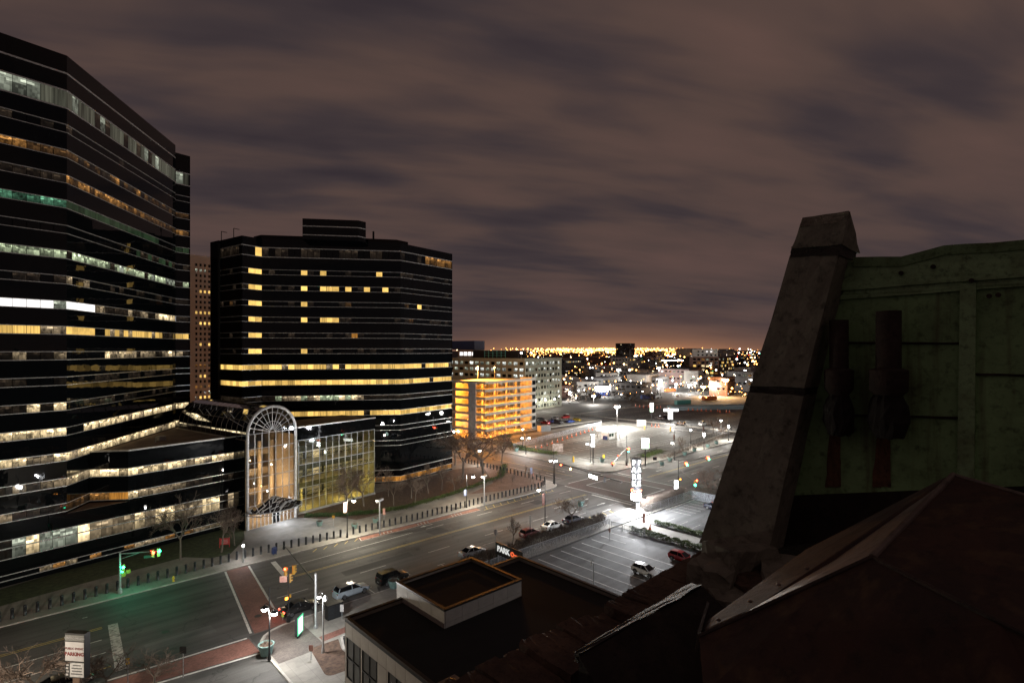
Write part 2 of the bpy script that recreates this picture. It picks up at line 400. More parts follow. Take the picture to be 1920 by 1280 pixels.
M['black_metal'] = plain('black_painted_metal', (0.012, 0.012, 0.013), 0.4, 0.2, scale=4)
M['dark_metal'] = plain('dark_bollard_metal', (0.022, 0.024, 0.028), 0.42, 0.3, scale=4)
M['galv'] = plain('galvanised_steel', (0.36, 0.37, 0.38), 0.42, 0.6, scale=5)
M['alu'] = plain('aluminium_trim', (0.58, 0.57, 0.55), 0.35, 0.5, scale=2)
M['white'] = plain('white_coated_metal', (0.7, 0.7, 0.68), 0.5, scale=2, var=0.1)
M['black_glass'] = black_glass('black_spandrel_glass')
M['dark_pane'] = black_glass('dark_window_glass', (0.006, 0.007, 0.008), 0.03, 0.5, 0.8)
M['core'] = plain('dark_interior', (0.012, 0.012, 0.012), 0.9)
M['roof_brown'] = plain('brown_gravel_roof', (0.16, 0.12, 0.09), 0.95, scale=0.4, var=0.4, bump=0.4)
M['roof_black'] = plain('black_membrane_roof', (0.005, 0.005, 0.005), 0.9, scale=0.5, var=0.4)
M['bark'] = plain('grey_bark', (0.13, 0.105, 0.085), 0.9, scale=6, bump=0.4)
M['twig'] = plain('brown_twigs', (0.13, 0.095, 0.075), 0.9, scale=2)
M['hedge_bare'] = leaf_mat('bare_hedge_twigs', (0.055, 0.042, 0.034), (0.16, 0.125, 0.10))
M['hedge_green'] = leaf_mat('green_hedge_leaves', (0.03, 0.055, 0.014), (0.10, 0.14, 0.035))
M['evergreen'] = leaf_mat('evergreen_leaves', (0.018, 0.04, 0.012), (0.05, 0.09, 0.02))
M['chain'] = mesh_fence_mat('chain_link', (0.42, 0.45, 0.5), 5.0, 0.17)
M['tan_wall'] = plain('tan_panel_wall', (0.36, 0.33, 0.29), 0.7, scale=0.8, var=0.12)
M['concrete_wall'] = plain('raw_concrete', (0.32, 0.31, 0.29), 0.8, scale=0.7, var=0.2, bump=0.15)
M['tyre'] = plain('tyre_rubber', (0.012, 0.012, 0.012), 0.8)
M['rim'] = plain('alloy_rim', (0.5, 0.5, 0.52), 0.3, 0.9)
M['car_glass'] = black_glass('car_glass', (0.006, 0.007, 0.008), 0.03, 0.0)
M['lamp_white'] = glow_mat('lit_lamp_white', (1.0, 0.96, 0.9), 40)
M['lamp_cool'] = glow_mat('lit_lamp_cool', (0.92, 0.95, 1.0), 40)
M['lamp_warm'] = glow_mat('lit_lamp_sodium', (1.0, 0.5, 0.13), 30)
M['sig_red'] = glow_mat('lit_signal_red', (1.0, 0.06, 0.02), 25)
M['sig_green'] = glow_mat('lit_signal_green', (0.03, 1.0, 0.5), 25)
M['sig_amber'] = glow_mat('lit_hand_orange', (1.0, 0.33, 0.03), 9)
M['sig_off'] = plain('unlit_signal_lens', (0.03, 0.02, 0.015), 0.3)
M['sig_yellow'] = plain('yellow_signal_housing', (0.30, 0.16, 0.018), 0.5)
M['tail_red'] = glow_mat('lit_tail_lamp', (1.0, 0.05, 0.03), 18)
M['tail_off'] = plain('unlit_tail_lamp', (0.25, 0.01, 0.01), 0.2)
M['head_off'] = plain('headlamp_glass', (0.6, 0.62, 0.65), 0.1)
M['sign_white'] = plain('white_sign_face', (0.34, 0.33, 0.33), 0.5, scale=1.5, var=0.08)
M['sign_red_ink'] = plain('red_sign_lettering', (0.14, 0.015, 0.013), 0.6)
M['sign_dark_ink'] = plain('dark_sign_lettering', (0.06, 0.06, 0.06), 0.6)
M['sign_green'] = plain('green_street_sign', (0.03, 0.22, 0.13), 0.5)
M['planter'] = plain('teal_planter', (0.13, 0.21, 0.20), 0.6, scale=3)
M['orange'] = plain('orange_cone_plastic', (0.75, 0.13, 0.03), 0.6)
M['yellow'] = plain('yellow_enamel', (0.75, 0.5, 0.03), 0.5)
M['red'] = plain('red_sign_enamel', (0.5, 0.04, 0.04), 0.5)
WIN = {
 'dark': M['dark_pane'],
 'yellow': lit_window('lit_window_yellow', (1.0, 0.62, 0.16), 1.25, 'plain', 0.6),
 'yellow2': lit_window('lit_window_yellow_blinds', (1.0, 0.62, 0.16), 0.95, 'blind', 0.7),
 'cream': lit_window('lit_window_cream', (1.0, 0.76, 0.42), 1.25, 'room', 1.0),
 'creamdim': lit_window('lit_window_dim_cream', (1.0, 0.75, 0.45), 0.26, 'room', 1.0),
 'white': lit_window('lit_window_white', (1.0, 0.97, 0.95), 1.7, 'plain', 0.5),
 'whitedim': lit_window('lit_window_dim_white', (0.92, 1.0, 0.78), 0.30, 'room', 1.0),
 'greenish': lit_window('lit_window_greenish_white', (0.85, 1.0, 0.62), 0.55, 'room', 1.0),
 'green': lit_window('lit_window_green', (0.3, 0.85, 0.5), 0.16, 'room', 1.0),
 'greendim': lit_window('lit_window_dim_green', (0.4, 0.75, 0.35), 0.06, 'blind', 1.0),
 'orange': lit_window('lit_window_orange', (1.0, 0.46, 0.12), 0.22, 'room', 1.0),
 'orangedim': lit_window('lit_window_dim_orange', (1.0, 0.5, 0.18), 0.055, 'room', 1.0),
 'blinds': lit_window('lit_window_grey_blinds', (0.85, 0.85, 0.62), 0.11, 'blind', 1.0),
 'trace': lit_window('lit_window_trace', (1.0, 0.7, 0.45), 0.018, 'room', 1.0),
 'office': lit_window('lit_window_office', (0.95, 1.0, 0.92), 0.95, 'room', 1.0),
 'amber': lit_window('lit_window_amber', (1.0, 0.42, 0.07), 0.55, 'blind', 0.8),
}
PANES = {}
def pane_mesh(w, h, kind):
    key = (round(w, 2), round(h, 2), kind)
    if key not in PANES:
        mb = MB(); mb.box(-w / 2, 0, -h / 2, w / 2, 0.05, h / 2); me = mb.mesh('pane', WIN.get(kind) or M[kind])
        uv = me.uv_layers.new(name='UVMap')
        for lp in me.loops:
            c = me.vertices[lp.vertex_index].co; uv.data[lp.index].uv = ((c.x + w / 2) / h, (c.z + h / 2) / h)
        PANES[key] = me
    return PANES[key]
def uv_box_uv(me, fn):
    uv = me.uv_layers.new(name='UVMap')
    for lp in me.loops: uv.data[lp.index].uv = fn(me.vertices[lp.vertex_index].co)
# ---------------------------------------------------------------- ground, roads, pavements
def sheet(name, poly, z, mat, kind='structure', parent=None, thick=None):
    mb = MB()
    if thick: mb.prism(poly, z - thick, z)
    else: mb.add([(x, y, z) for x, y in poly], [tuple(range(len(poly)))])
    o = mb.build(name, mat, parent)
    if parent is None: tag(o, kind=kind)
    return o
sheet('ground', [(-6000, -6000), (9000, -6000), (9000, 9000), (-6000, 9000)], -0.06, M['ground'])
M['lot_paint'] = paint_mat('white_stall_paint', (0.68, 0.68, 0.66), 0.36)
M['brick_grey'] = paving('dark_grey_brick', (0.12, 0.10, 0.09), 0.21, 0.105, 0.6, 0.5, 0.2, 0.01)
KF, KN = 91.8, 69.0            # far and near kerb of the main street
ROAD = sheet('main_road', [(-160, KN), (520, KN), (520, KF), (-160, KF)], 0.0, M['asphalt'])
sheet('side_road', [(7.5, -40), (21.5, -40), (21.5, KN), (7.5, KN)], -0.004, M['asphalt'])
XROAD = sheet('cross_road', [(103.5, KF), (121.5, KF), (121.5, 330), (103.5, 330)], -0.004, M['asphalt'])
sheet('cross_road_near', [(117.5, -60), (135, -60), (135, KN), (117.5, KN)], -0.004, M['asphalt'])
sheet('back_road', [(211, KF + 3), (221, KF + 3), (221, 330), (211, 330)], -0.008, M['asphalt'])
def rounded(poly, idx, r=5, n=6):
    out = []
    for i, p in enumerate(poly):
        if i not in idx: out.append(p); continue
        p = Vector(p); a = (Vector(poly[i - 1]) - p).normalized(); b = (Vector(poly[(i + 1) % len(poly)]) - p).normalized()
        p0, p1 = p + a * r, p + b * r
        for k in range(n + 1):
            t = k / n; q = p0 * (1 - t) ** 2 + p * 2 * t * (1 - t) + p1 * t ** 2; out.append((q.x, q.y))
    return out
PZ = 0.14
def kerbed(name, poly, mat, idx=(), r=5, kerb=True, z=PZ):
    poly = rounded(poly, idx, r)
    o = sheet(name, poly, z, mat, thick=0.3)
    if kerb:
        mb = MB(); n = len(poly); ar = sum(poly[i][0] * poly[(i + 1) % n][1] - poly[(i + 1) % n][0] * poly[i][1] for i in range(n))
        sg = 1 if ar > 0 else -1
        for i in range(n):
            a, b = Vector(poly[i]), Vector(poly[(i + 1) % n]); d = b - a; ln = d.length
            if ln < 0.01: continue
            d /= ln; nn = Vector((d.y, -d.x)) * sg
            for (x0, x1) in [(k, min(k + 120, ln)) for k in range(0, int(math.ceil(ln)), 120)]:
                p, q = a + d * x0, a + d * x1
                mb.prism([(p.x - nn.x * 0.22, p.y - nn.y * 0.22), (q.x - nn.x * 0.22, q.y - nn.y * 0.22), (q.x + nn.x * 0.03, q.y + nn.y * 0.03), (p.x + nn.x * 0.03, p.y + nn.y * 0.03)][::sg], -0.1, z + 0.004)
        mb.build('kerb', M['kerb'], o)
    return o
pv_far = kerbed('pavement_far', [(-160, KF), (103.5, KF), (103.5, 320), (-160, 320)], M['concrete'], (1,), 6)
pv_isl = kerbed('pavement_corner', [(21.5, 40), (30.2, 40), (30.2, 53.5), (28.4, 58.2), (29.5, 61.2), (48, 62.4), (48, KN), (21.5, KN)], M['concrete'], (7,), 5)
sheet('brick_corner', rounded([(21.9, 60.5), (27.2, 60.5), (27.2, 68.6), (21.9, 68.6)], (3,), 4.5), PZ + 0.008, M['brick_grey'])
sheet('brick_edge_strip', [(27.4, 61.6), (48, 62.8), (48, 63.9), (27.4, 62.9)], PZ + 0.008, M['brick_pave'])
sheet('mulch_bed', rounded([(24.6, 54.6), (29.6, 54.2), (28.0, 58.0), (28.9, 61.0), (25.6, 61.2)], (0, 2), 1.0), PZ + 0.012, M['mulch'])
kerbed('pavement_near', [(48, 63.8), (117.5, 63.8), (117.5, KN), (48, KN)], M['concrete'], (2,), 4)
kerbed('pavement_left', [(-160, 60), (7.5, 60), (7.5, KN), (-160, KN)], M['concrete'], (2,), 4)
kerbed('pavement_block', [(121.5, KF + 0.8), (211, KF + 0.8), (211, 158), (121.5, 158)], M['concrete'], (0,), 6)
kerbed('pavement_block_near', [(135, 20), (330, 20), (330, KN), (135, KN)], M['concrete'], (3,), 6)
kerbed('pavement_block_back', [(221, KF + 0.8), (420, KF + 0.8), (420, 190), (221, 190)], M['concrete'], (), 6)
kerbed('pavement_garage_block', [(121.5, 164), (211, 164), (211, 320), (121.5, 320)], M['concrete'], (), 6)
# car parks (asphalt laid on the blocks)
LOTN = sheet('car_park_near', [(48.2, 20), (86.2, 20), (86.2, 63.6), (48.2, 63.6)], 0.004, M['asphalt_lot'])
sheet('driveway', [(86.6, 20), (92.4, 20), (92.4, 63.6), (86.6, 63.6)], 0.01, M['concrete'])
sheet('driveway_apron', [(86.6, 63.6), (92.4, 63.6), (93.4, KN - 0.25), (85.6, KN - 0.25)], PZ + 0.008, M['asphalt_lot'])
LOTS = sheet('car_park_small', [(92.8, 40), (116.5, 40), (116.5, 63.6), (92.8, 63.6)], 0.004, M['asphalt_lot'])
LOTI = sheet('car_park_side', [(30.4, 15), (48.2, 15), (48.2, 62.1), (30.4, 60.4)], 0.0, M['asphalt_lot'])
LOTC = sheet('car_park_centre', [(127.5, 101), (208, 96.6), (208, 154), (127.5, 154)], PZ + 0.006, M['asphalt_pale'])
sheet('car_park_centre_exit', [(121.3, 104.5), (127.5, 104.5), (127.5, 131), (121.3, 131)], PZ + 0.008, M['asphalt_pale'])
LOTF = sheet('car_park_far', [(224, 100), (300, 100), (300, 187), (224, 187)], PZ + 0.006, M['asphalt_lot'])
sheet('car_park_beyond', [(310, 95), (470, 95), (470, 330), (310, 330)], -0.01, M['asphalt_lot'])
# beds and lawns in front of the black offices
def Q(*pts): return [tuple(P(x, y, PZ)[:2]) for x, y in pts]
sheet('lawn', Q((-120, 1135), (0, 1104), (225, 1040), (456, 982), (459, 1010), (432, 1038), (395, 1046), (345, 1044), (315, 1052), (160, 1092), (0, 1136), (-120, 1172)), PZ + 0.008, M['grass'])
sheet('mulch_bed_front', Q((556, 972), (570, 970), (606, 973), (629, 968), (668, 974), (706, 965), (740, 955), (850, 927), (940, 893), (948, 868), (850, 880), (702, 925), (560, 962)), PZ + 0.008, M['mulch'])
sheet('brick_plaza', Q((905, 873), (1000, 890), (1024, 902), (1020, 910), (930, 921), (880, 926), (925, 905)), PZ + 0.012, M['brick_plaza'])
sheet('entrance_plaza', Q((463, 995), (556, 968), (640, 990), (655, 1000), (500, 1032), (440, 1045)), PZ + 0.008, M['plaza'])
# road markings, sheets a few mm above the asphalt
def stripe(name, a, b, w, mat, z=0.006, dash=None):
    a = Vector((a[0], a[1])); b = Vector((b[0], b[1])); d = (b - a); ln = d.length; d /= ln; n = Vector((-d.y, d.x)) * (w / 2)
    mb = MB(); x = 0.0
    while x < ln - 0.05:
        e_ = ln if not dash else min(ln, x + dash[0])
        p, q = a + d * x, a + d * e_
        mb.add([(p.x - n.x, p.y - n.y, z), (q.x - n.x, q.y - n.y, z), (q.x + n.x, q.y + n.y, z), (p.x + n.x, p.y + n.y, z)], ((0, 1, 2, 3),))
        x = e_ + (dash[1] if dash else 1)
    return mb.build(name, mat, MARK[0])
MARK = [ROAD]
def patch(name, poly, mat, z=0.005):
    return sheet(name, poly, z, mat, parent=MARK[0])
patch('brick_crosswalk', [(22.2, KN + 0.2), (26.0, KN + 0.2), (28.3, KF - 0.1), (25.3, KF - 0.1)], M['brick_pave'])
patch('brick_crosswalk_side', [(7.7, 66.6), (21.3, 64.6), (21.3, 68.4), (7.7, 69.4)], M['brick_pave'], 0.003)
stripe('crosswalk_line', (21.9, KN + 0.6), (25.1, KF - 0.3), 0.28, M['white_paint'])
stripe('crosswalk_line', (26.2, KN + 5.0), (28.5, KF - 0.3), 0.28, M['white_paint'])
stripe('crosswalk_line', (7.8, 69.7), (21.2, 68.7), 0.28, M['white_paint'])
stripe('crosswalk_line', (7.8, 66.2), (21.2, 64.3), 0.28, M['white_paint'])
stripe('stop_bar', (31.2, 83.2), (31.9, 90.6), 0.75, M['white_paint'])
stripe('stop_bar', (9.3, 71.0), (10.1, 83.6), 1.0, M['worn_paint'])
for k, t in enumerate((82.45, 82.85)):
    stripe('centre_line', (32.2, t), (100.5, t), 0.13, M['yellow_paint'])
    stripe('centre_line', (-120, t + 0.7), (9.0, t + 0.7), 0.13, M['yellow_paint'])
    stripe('centre_line', (126, t), (400, t), 0.13, M['yellow_paint'])
stripe('lane_line', (32.6, 86.9), (56, 87.4), 0.14, M['white_paint'])
stripe('lane_dashes', (59, 87.4), (101, 87.4), 0.14, M['white_paint'], dash=(4.0, 8.5))
stripe('lane_dashes', (27.6, 77.0), (101, 77.0), 0.14, M['white_paint'], dash=(4.4, 8.0))
stripe('lane_dashes', (60, 73.4), (101, 73.4), 0.12, M['worn_paint'], dash=(4.4, 8.0))
stripe('lane_dashes', (-30, 88.0), (8, 88.0), 0.14, M['white_paint'], dash=(4.5, 8.0))
stripe('lane_line', (-100, 79.9), (8.6, 79.9), 0.14, M['white_paint'])
stripe('lane_line', (-100, 76.3), (8.6, 76.3), 0.14, M['white_paint'])
stripe('lane_line', (-100, 72.6), (8.6, 72.6), 0.14, M['yellow_paint'])
stripe('lane_dashes', (126, 87.2), (400, 87.2), 0.15, M['white_paint'], dash=(4, 8))
stripe('lane_dashes', (126, 76.5), (400, 76.5), 0.15, M['white_paint'], dash=(4, 8))
patch('red_bus_lane', [(47.0, 90.0), (74.5, 90.0), (74.5, 91.5), (47.0, 91.5)], M['red_lane'])
stripe('bus_lane_edge', (46.9, 89.9), (74.6, 89.9), 0.12, M['worn_paint'], 0.009)
stripe('bus_lane_edge', (46.9, 89.9), (47.4, 91.55), 0.14, M['white_paint'], 0.0095)
for k in range(3):                                   # lettering in the lane, too worn to read
    for j in range(4): stripe('worn_lane_mark', (51 + k * 8.2 + j * 0.75, 90.2), (51.3 + k * 8.2 + j * 0.75, 91.2), 0.22, M['worn_paint'], 0.0098)
stripe('hatch_line', (75.0, 89.4), (97.5, 90.0), 0.13, M['yellow_paint'])
for k in range(11):
    x = 76.0 + k * 2.1; stripe('hatch_tick', (x, 89.5 + 0.028 * k * 2), (x + 0.9, 91.2), 0.13, M['yellow_paint'])
for k in range(5):
    x = 38.3 + k * 1.9; stripe('hatch_tick', (x, 90.4), (x + 1.1, 91.4), 0.13, M['yellow_paint'])
# bus-stop and stall marks along the near kerb
for x in (31.5, 38.2, 44.6, 51.0): 
    stripe('stall_mark', (x, KN + 0.3), (x, KN + 2.4), 0.12, M['white_paint'])
    stripe('stall_mark', (x - 0.7, KN + 2.4), (x + 0.7, KN + 2.4), 0.12, M['white_paint'], 0.0085)
for k in range(5): stripe('hatch_tick', (84.5 + k * 2.2, KN + 0.4), (85.3 + k * 2.2, KN + 2.2), 0.13, M['yellow_paint'])
# far crossing
patch('brick_crosswalk', [(103.2, KN + 0.3), (106.8, KN + 0.3), (107.2, KF), (103.6, KF)], M['brick_dark'])
patch('brick_crosswalk', [(118.6, KN + 0.3), (122.2, KN + 0.3), (122.0, KF), (118.4, KF)], M['brick_dark'])
patch('brick_crosswalk', [(105.5, KF - 3.2), (119.5, KF - 3.2), (119.5, KF + 0.3), (105.5, KF + 0.3)], M['brick_dark'], 0.0075)
patch('brick_crosswalk', [(105.5, KN + 0.1), (119.5, KN + 0.1), (119.5, KN + 3.2), (105.5, KN + 3.2)], M['brick_dark'], 0.0075)
patch('brick_crossing', [(107.3, KN + 3.3), (118.3, KN + 3.3), (118.3, KF - 3.3), (107.3, KF - 3.3)], paving('brown_brick_crossing', (0.06, 0.045, 0.042), 0.21, 0.105, 0.7, 0.5, 0.15, 0.01), 0.004)
for a, b in (((102.6, 69.4), (102.9, 91.4)), ((107.4, 72.6), (107.6, 88.3)), ((118.0, 72.6), (118.0, 88.3)), ((122.8, 69.4), (122.8, 91.4)), ((105.5, KF + 0.7), (119.5, KF + 0.7)), ((107.6, 88.3), (118.0, 88.3)), ((107.6, 72.6), (118.0, 72.6))):
    stripe('crosswalk_line', a, b, 0.26, M['white_paint'], 0.0105)
stripe('stop_bar', (101.2, 70.4), (101.4, 81.6), 0.6, M['white_paint'])
stripe('stop_bar', (124.4, 83.2), (124.4, 91.0), 0.6, M['white_paint'])
stripe('lane_line', (112.3, 97), (112.3, 150), 0.14, M['yellow_paint'], 0.004)
stripe('lane_line', (108.0, 97), (108.0, 118), 0.14, M['white_paint'], 0.004)
stripe('lane_line', (117.0, 97), (117.0, 118), 0.14, M['white_paint'], 0.004)
def arrow(x, y, d, s=1.0):
    mb = MB(); pts = [(-1.6, -0.09), (0.2, -0.09), (0.2, -0.35), (1.3, 0), (0.2, 0.35), (0.2, 0.09), (-1.6, 0.09)]
    c, sn = math.cos(d), math.sin(d)
    mb.add([(x + s * (a * c - b * sn), y + s * (a * sn + b * c), 0.007) for a, b in pts], [tuple(range(7))])
    mb.build('lane_arrow', M['white_paint'], MARK[0])
for x, y, d in ((88, 80, 0), (88, 75.3, 0), (97, 75.3, 0), (97, 80, 0), (94, 71.5, 0), (110, 103, -R(90)), (114.8, 103, -R(90)), (135, 89.5, R(180)), (135, 85, R(180)), (60, 89, R(180))):
    arrow(x, y, d)
# stall lines in the car parks
MARK[0] = LOTN
for k in range(13): stripe('stall_line', (50.2 + k * 2.73, 62.4), (50.2 + k * 2.73, 40.5 if k < 11 else 57), 0.19, M['lot_paint'], 0.011)
for k in range(12): stripe('stall_line', (51.5 + k * 2.73, 33.0), (51.5 + k * 2.73, 22.0), 0.19, M['lot_paint'], 0.011)
MARK[0] = LOTS
for k in range(6): stripe('stall_line', (94.5, 61.5 - k * 2.75), (99.5, 61.5 - k * 2.75), 0.11, M['worn_paint'], 0.011)
for k in range(7): stripe('stall_line', (103.5 + k * 2.0, 57.5), (103.5 + k * 2.0, 62.6), 0.11, M['white_paint'], 0.011)
MARK[0] = LOTI
for k in range(5): stripe('accessible_stall_line', (31.0 + k * 0.95, 55.2 - 0 * k), (32.6 + k * 0.95, 60.2), 0.12, M['blue_paint'], 0.008)
stripe('stop_bar', (26.9, 47.0), (29.4, 53.4), 0.8, M['white_paint'], PZ + 0.012)
MARK[0] = LOTC
for t_ in (106, 118.5, 131, 143.5):
    for k in range(26): stripe('stall_line', (131.5 + k * 2.9, t_), (131.5 + k * 2.9, t_ + 5.2), 0.22, M['lot_paint'], PZ + 0.012)
    stripe('stall_line', (131.5, t_ + 5.2), (204, t_ + 5.2), 0.13, M['worn_paint'], PZ + 0.0135)
MARK[0] = LOTF
for t_ in (106, 119, 132, 145, 158, 171):
    for k in range(23): stripe('stall_line', (229 + k * 3.0, t_), (229 + k * 3.0, t_ + 5.4), 0.26, M['lot_paint'], PZ + 0.012)
# ---------------------------------------------------------------- the black office complex
# facade frame: u along the facade, v into the building
TH = R(35.8); PHI = HEAD - TH
O_ = W(-72.7, 78.0)
def upx(px, v=0.0):                        # the u at which the facade line v meets the photograph's column px
    k = (px - 960) / FPX; st, ct = math.sin(TH), math.cos(TH)
    bx, by = -72.7 - v * ct, 78.0 + v * st
    return (k * by - bx) / (st - k * ct)
def fac(name, label, cat, group=None):
    return thing(name, label, cat, (O_.x, O_.y, 0), PHI, group)
rng = random.Random(7)
Q2 = math.sqrt(0.5)
A_ = Vector((7.65, 0)); D_ = A_ + Vector((Q2, Q2)) * 37.4; E_ = D_ + Vector((2.9, 0))
B_ = Vector((11.73, 4.08)); C_ = Vector((15.8, 0))
def seg_frame(a, b):
    d = (b - a); ln = d.length; d = d / ln; return d, Vector((d.y, -d.x)), ln, math.atan2(d.y, d.x)
def strip(mb, a, b, z0, z1, out=0.0, thick=0.3):
    d, n, ln, _ = seg_frame(a, b); p, q = a + n * out, b + n * out; r, s = p - n * thick, q - n * thick
    mb.prism([(p.x, p.y), (q.x, q.y), (s.x, s.y), (r.x, r.y)], z0, z1)
def add_panes(parent, want, limit=300):
    """want: list of (a, b, z0, z1, kind, priority, margin); the first `limit` by priority become parts, the rest one joined part"""
    want.sort(key=lambda q: -q[5])
    joined = {}
    for i, (a, b, z0, z1, kind, pr) in enumerate(want):
        d, n, ln, ang = seg_frame(a, b); w = ln - 0.07; h = z1 - z0
        c = (a + b) / 2 - n * 0.10
        if i < limit:
            o = link('pane', pane_mesh(w, h, kind), parent, (c.x, c.y, (z0 + z1) / 2), ang)
        else: joined.setdefault(kind, []).append((c, d, n, w, h, (z0 + z1) / 2))
    for kind, lst in joined.items():
        mb = MB(); uvs = []
        for c, d, n, w, h, z in lst:
            p = [c - d * (w / 2), c + d * (w / 2)]
            mb.add([(p[0].x, p[0].y, z - h / 2), (p[1].x, p[1].y, z - h / 2), (p[1].x, p[1].y, z + h / 2), (p[0].x, p[0].y, z + h / 2)], ((0, 1, 2, 3),))
            uvs += [(0, 0), (w / h, 0), (w / h, 1), (0, 1)]
        me = mb.mesh('panes', WIN[kind]); uv = me.uv_layers.new(name='UVMap')
        for i, q in enumerate(uvs): uv.data[i].uv = q
        tag(link('pane_rows', me, parent), kind='stuff')
def facade(parent, path, bands, z0, z1, chooser, pitch=1.5, trim_w=0.11, limit=300, bigtrim=()):
    """horizontal ribbons of panes between black glass spandrels, bright metal trims along every ribbon"""
    want = []
    cuts = [z0] + [q for bnd in bands for q in bnd] + [z1]
    for si in range(len(path) - 1):
        a, b = path[si], path[si + 1]; d, n, ln, ang = seg_frame(a, b)
        for k in range(0, len(cuts), 2):
            if cuts[k + 1] - cuts[k] < 0.02: continue
            mb = MB(); strip(mb, a, b, cuts[k], cuts[k + 1]); mb.build('spandrel', M['black_glass'], parent)
        npn = max(1, round(ln / pitch)); st = ln / npn
        for bi, (w0, w1) in enumerate(bands):
            for k in range(npn):
                kind, pr = chooser(si, bi, k, npn)
                want.append((a + d * (st * k), a + d * (st * (k + 1)), w0 + 0.02, w1 - 0.02, kind, pr))
    for bi, (w0, w1) in enumerate(bands):
        mb = MB(); tw = 0.2 if bi in bigtrim else trim_w
        for si in range(len(path) - 1):
            for zz in (w0, w1): strip(mb, path[si], path[si + 1], zz - tw / 2, zz + tw / 2, 0.05, 0.2)
        mb.build('window_trim', M['alu'], parent)
    add_panes(parent, want, limit)
def inset(poly, d):
    # simple inward offset of a counter-clockwise polygon
    n = len(poly); out = []
    for i in range(n):
        p0, p1, p2 = Vector(poly[i - 1]), Vector(poly[i]), Vector(poly[(i + 1) % n])
        d1 = (p1 - p0).normalized(); d2 = (p2 - p1).normalized(); n1 = Vector((-d1.y, d1.x)); n2 = Vector((-d2.y, d2.x))
        bis = (n1 + n2); k = d / max(0.3, bis.length_squared / 2); q = p1 + bis * (k / 1.0) * 0.5 * 1.0 if False else p1 + bis.normalized() * (d / max(0.35, bis.normalized().dot(n1)))
        out.append((q.x, q.y))
    return out
# --- left tower
tw = fac('office_tower', 'tall black glass office tower with ribbon windows at the left edge', 'office tower')
LB = [(67.8 - 3.86 * (k - 2) - 0.62, 67.8 - 3.86 * (k - 2) + 0.62) for k in range(17, 1, -1)] + [(70.9, 73.6)]     # bottom to top
pw = lambda *a: rng.choices([q[0] for q in a], [q[1] for q in a])[0]
def choose_left(si, bi, k, n):
    fl = 17 - bi                     # 17 = lowest ribbon, 1 = top
    f1 = si == 1                     # path: 0 left out of frame, 1 face in view, 2 chamfer, 3 return
    if si == 0: return ('dark' if rng.random() < 0.6 else pw(('whitedim', 1), ('trace', 2), ('cream', 1), ('orangedim', 1))), 0
    t = k / n; base = 3 if f1 else 2
    if fl == 1: q = pw(('blinds', 3), ('trace', 1), ('whitedim', 1)) if not f1 else pw(('blinds', 1), ('whitedim', 1), ('trace', 1))
    elif fl == 2: q = pw(('dark', 3), ('trace', 1)) 
    elif fl == 3: q = pw(('orange', 2), ('orangedim', 2)) if f1 else pw(('orangedim', 3), ('trace', 2), ('orange', 0.4))
    elif fl == 4: q = 'trace' if f1 else (pw(('orange', 3), ('orangedim', 1)) if t < 0.65 else 'orangedim')
    elif fl == 5: q = 'green' if f1 else ('greendim' if t < 0.8 else 'dark')
    elif fl == 6: q = 'dark' if t < 0.55 or f1 else pw(('greendim', 2), ('trace', 1))
    elif fl == 7: q = pw(('greenish', 3), ('whitedim', 1)) if (f1 or t > 0.02) and rng.random() > 0.08 else 'trace'
    elif fl == 8: q = pw(('trace', 2), ('dark', 3), ('creamdim', 0.5))
    elif fl == 9: q = pw(('white', 4), ('whitedim', 1)) if f1 else ('white' if t < 0.19 else 'creamdim' if t < 0.28 else pw(('trace', 3), ('creamdim', 1)) if t < 0.78 else 'cream')
    elif fl == 10: q = pw(('yellow2', 2), ('creamdim', 3)) if f1 else ('yellow' if t < 0.2 else 'dark' if t < 0.27 else pw(('yellow2', 3), ('creamdim', 1)) if t < 0.82 else 'trace')
    elif fl == 11: q = pw(('trace', 2), ('creamdim', 1)) if f1 else ('dark' if t < 0.27 else pw(('creamdim', 3), ('cream', 1), ('trace', 1)))
    elif fl == 12: q = pw(('trace', 2), ('dark', 2)) 
    elif fl == 13: q = pw(('creamdim', 1), ('trace', 2), ('cream', 0.4)) if f1 else pw(('dark', 3), ('trace', 2))
    elif fl == 14: q = pw(('cream', 2), ('creamdim', 1)) if f1 else ('dark' if t < 0.12 else pw(('cream', 5), ('creamdim', 1)))
    elif fl == 15: q = pw(('cream', 3), ('creamdim', 2), ('trace', 1)) if f1 else pw(('cream', 5), ('creamdim', 1))
    elif fl == 16: q = pw(('trace', 2), ('creamdim', 2)) if f1 else pw(('cream', 2), ('creamdim', 2))
    else: q = pw(('trace', 3), ('creamdim', 0.6)) if f1 else pw(('orangedim', 2), ('trace', 2))
    return q, base + (1 if q not in ('dark', 'trace') else 0)
U0 = upx(0) - 0.3
pathL = [Vector((-45, 0)), Vector((U0 - 1.5, 0)), A_, D_]
ZB = 8.9
facade(tw, pathL, LB, ZB, 79.0, choose_left, 1.5, 0.10, 300, (16,))
D2 = D_ + Vector((-1.0, 0.9)); E2 = E_ + Vector((0.55, 0.9))
facade(tw, [D2, E2], LB, ZB, 77.7, lambda si, bi, k, n: choose_left(3, bi, k, n), 1.5, 0.10, 60, (16,))
cp = [(-45, 0), tuple(A_), tuple(D_), (D_.x, 58), (-45, 58)]
MB().prism([(D2.x + 0.4, D2.y + 0.35), (E2.x - 0.3, E2.y + 0.35), (E2.x - 0.3, 57), (D2.x + 0.4, 57)], 0.5, 77.0).build('core', M['core'], tw)
mb = MB(); strip(mb, E2, Vector((E2.x, 58)), 0.0, 77.7); mb.build('rear_wall', M['black_glass'], tw)
MB().prism(inset(cp, 0.35), 0.5, 78.2).build('core', M['core'], tw)
mb = MB(); 
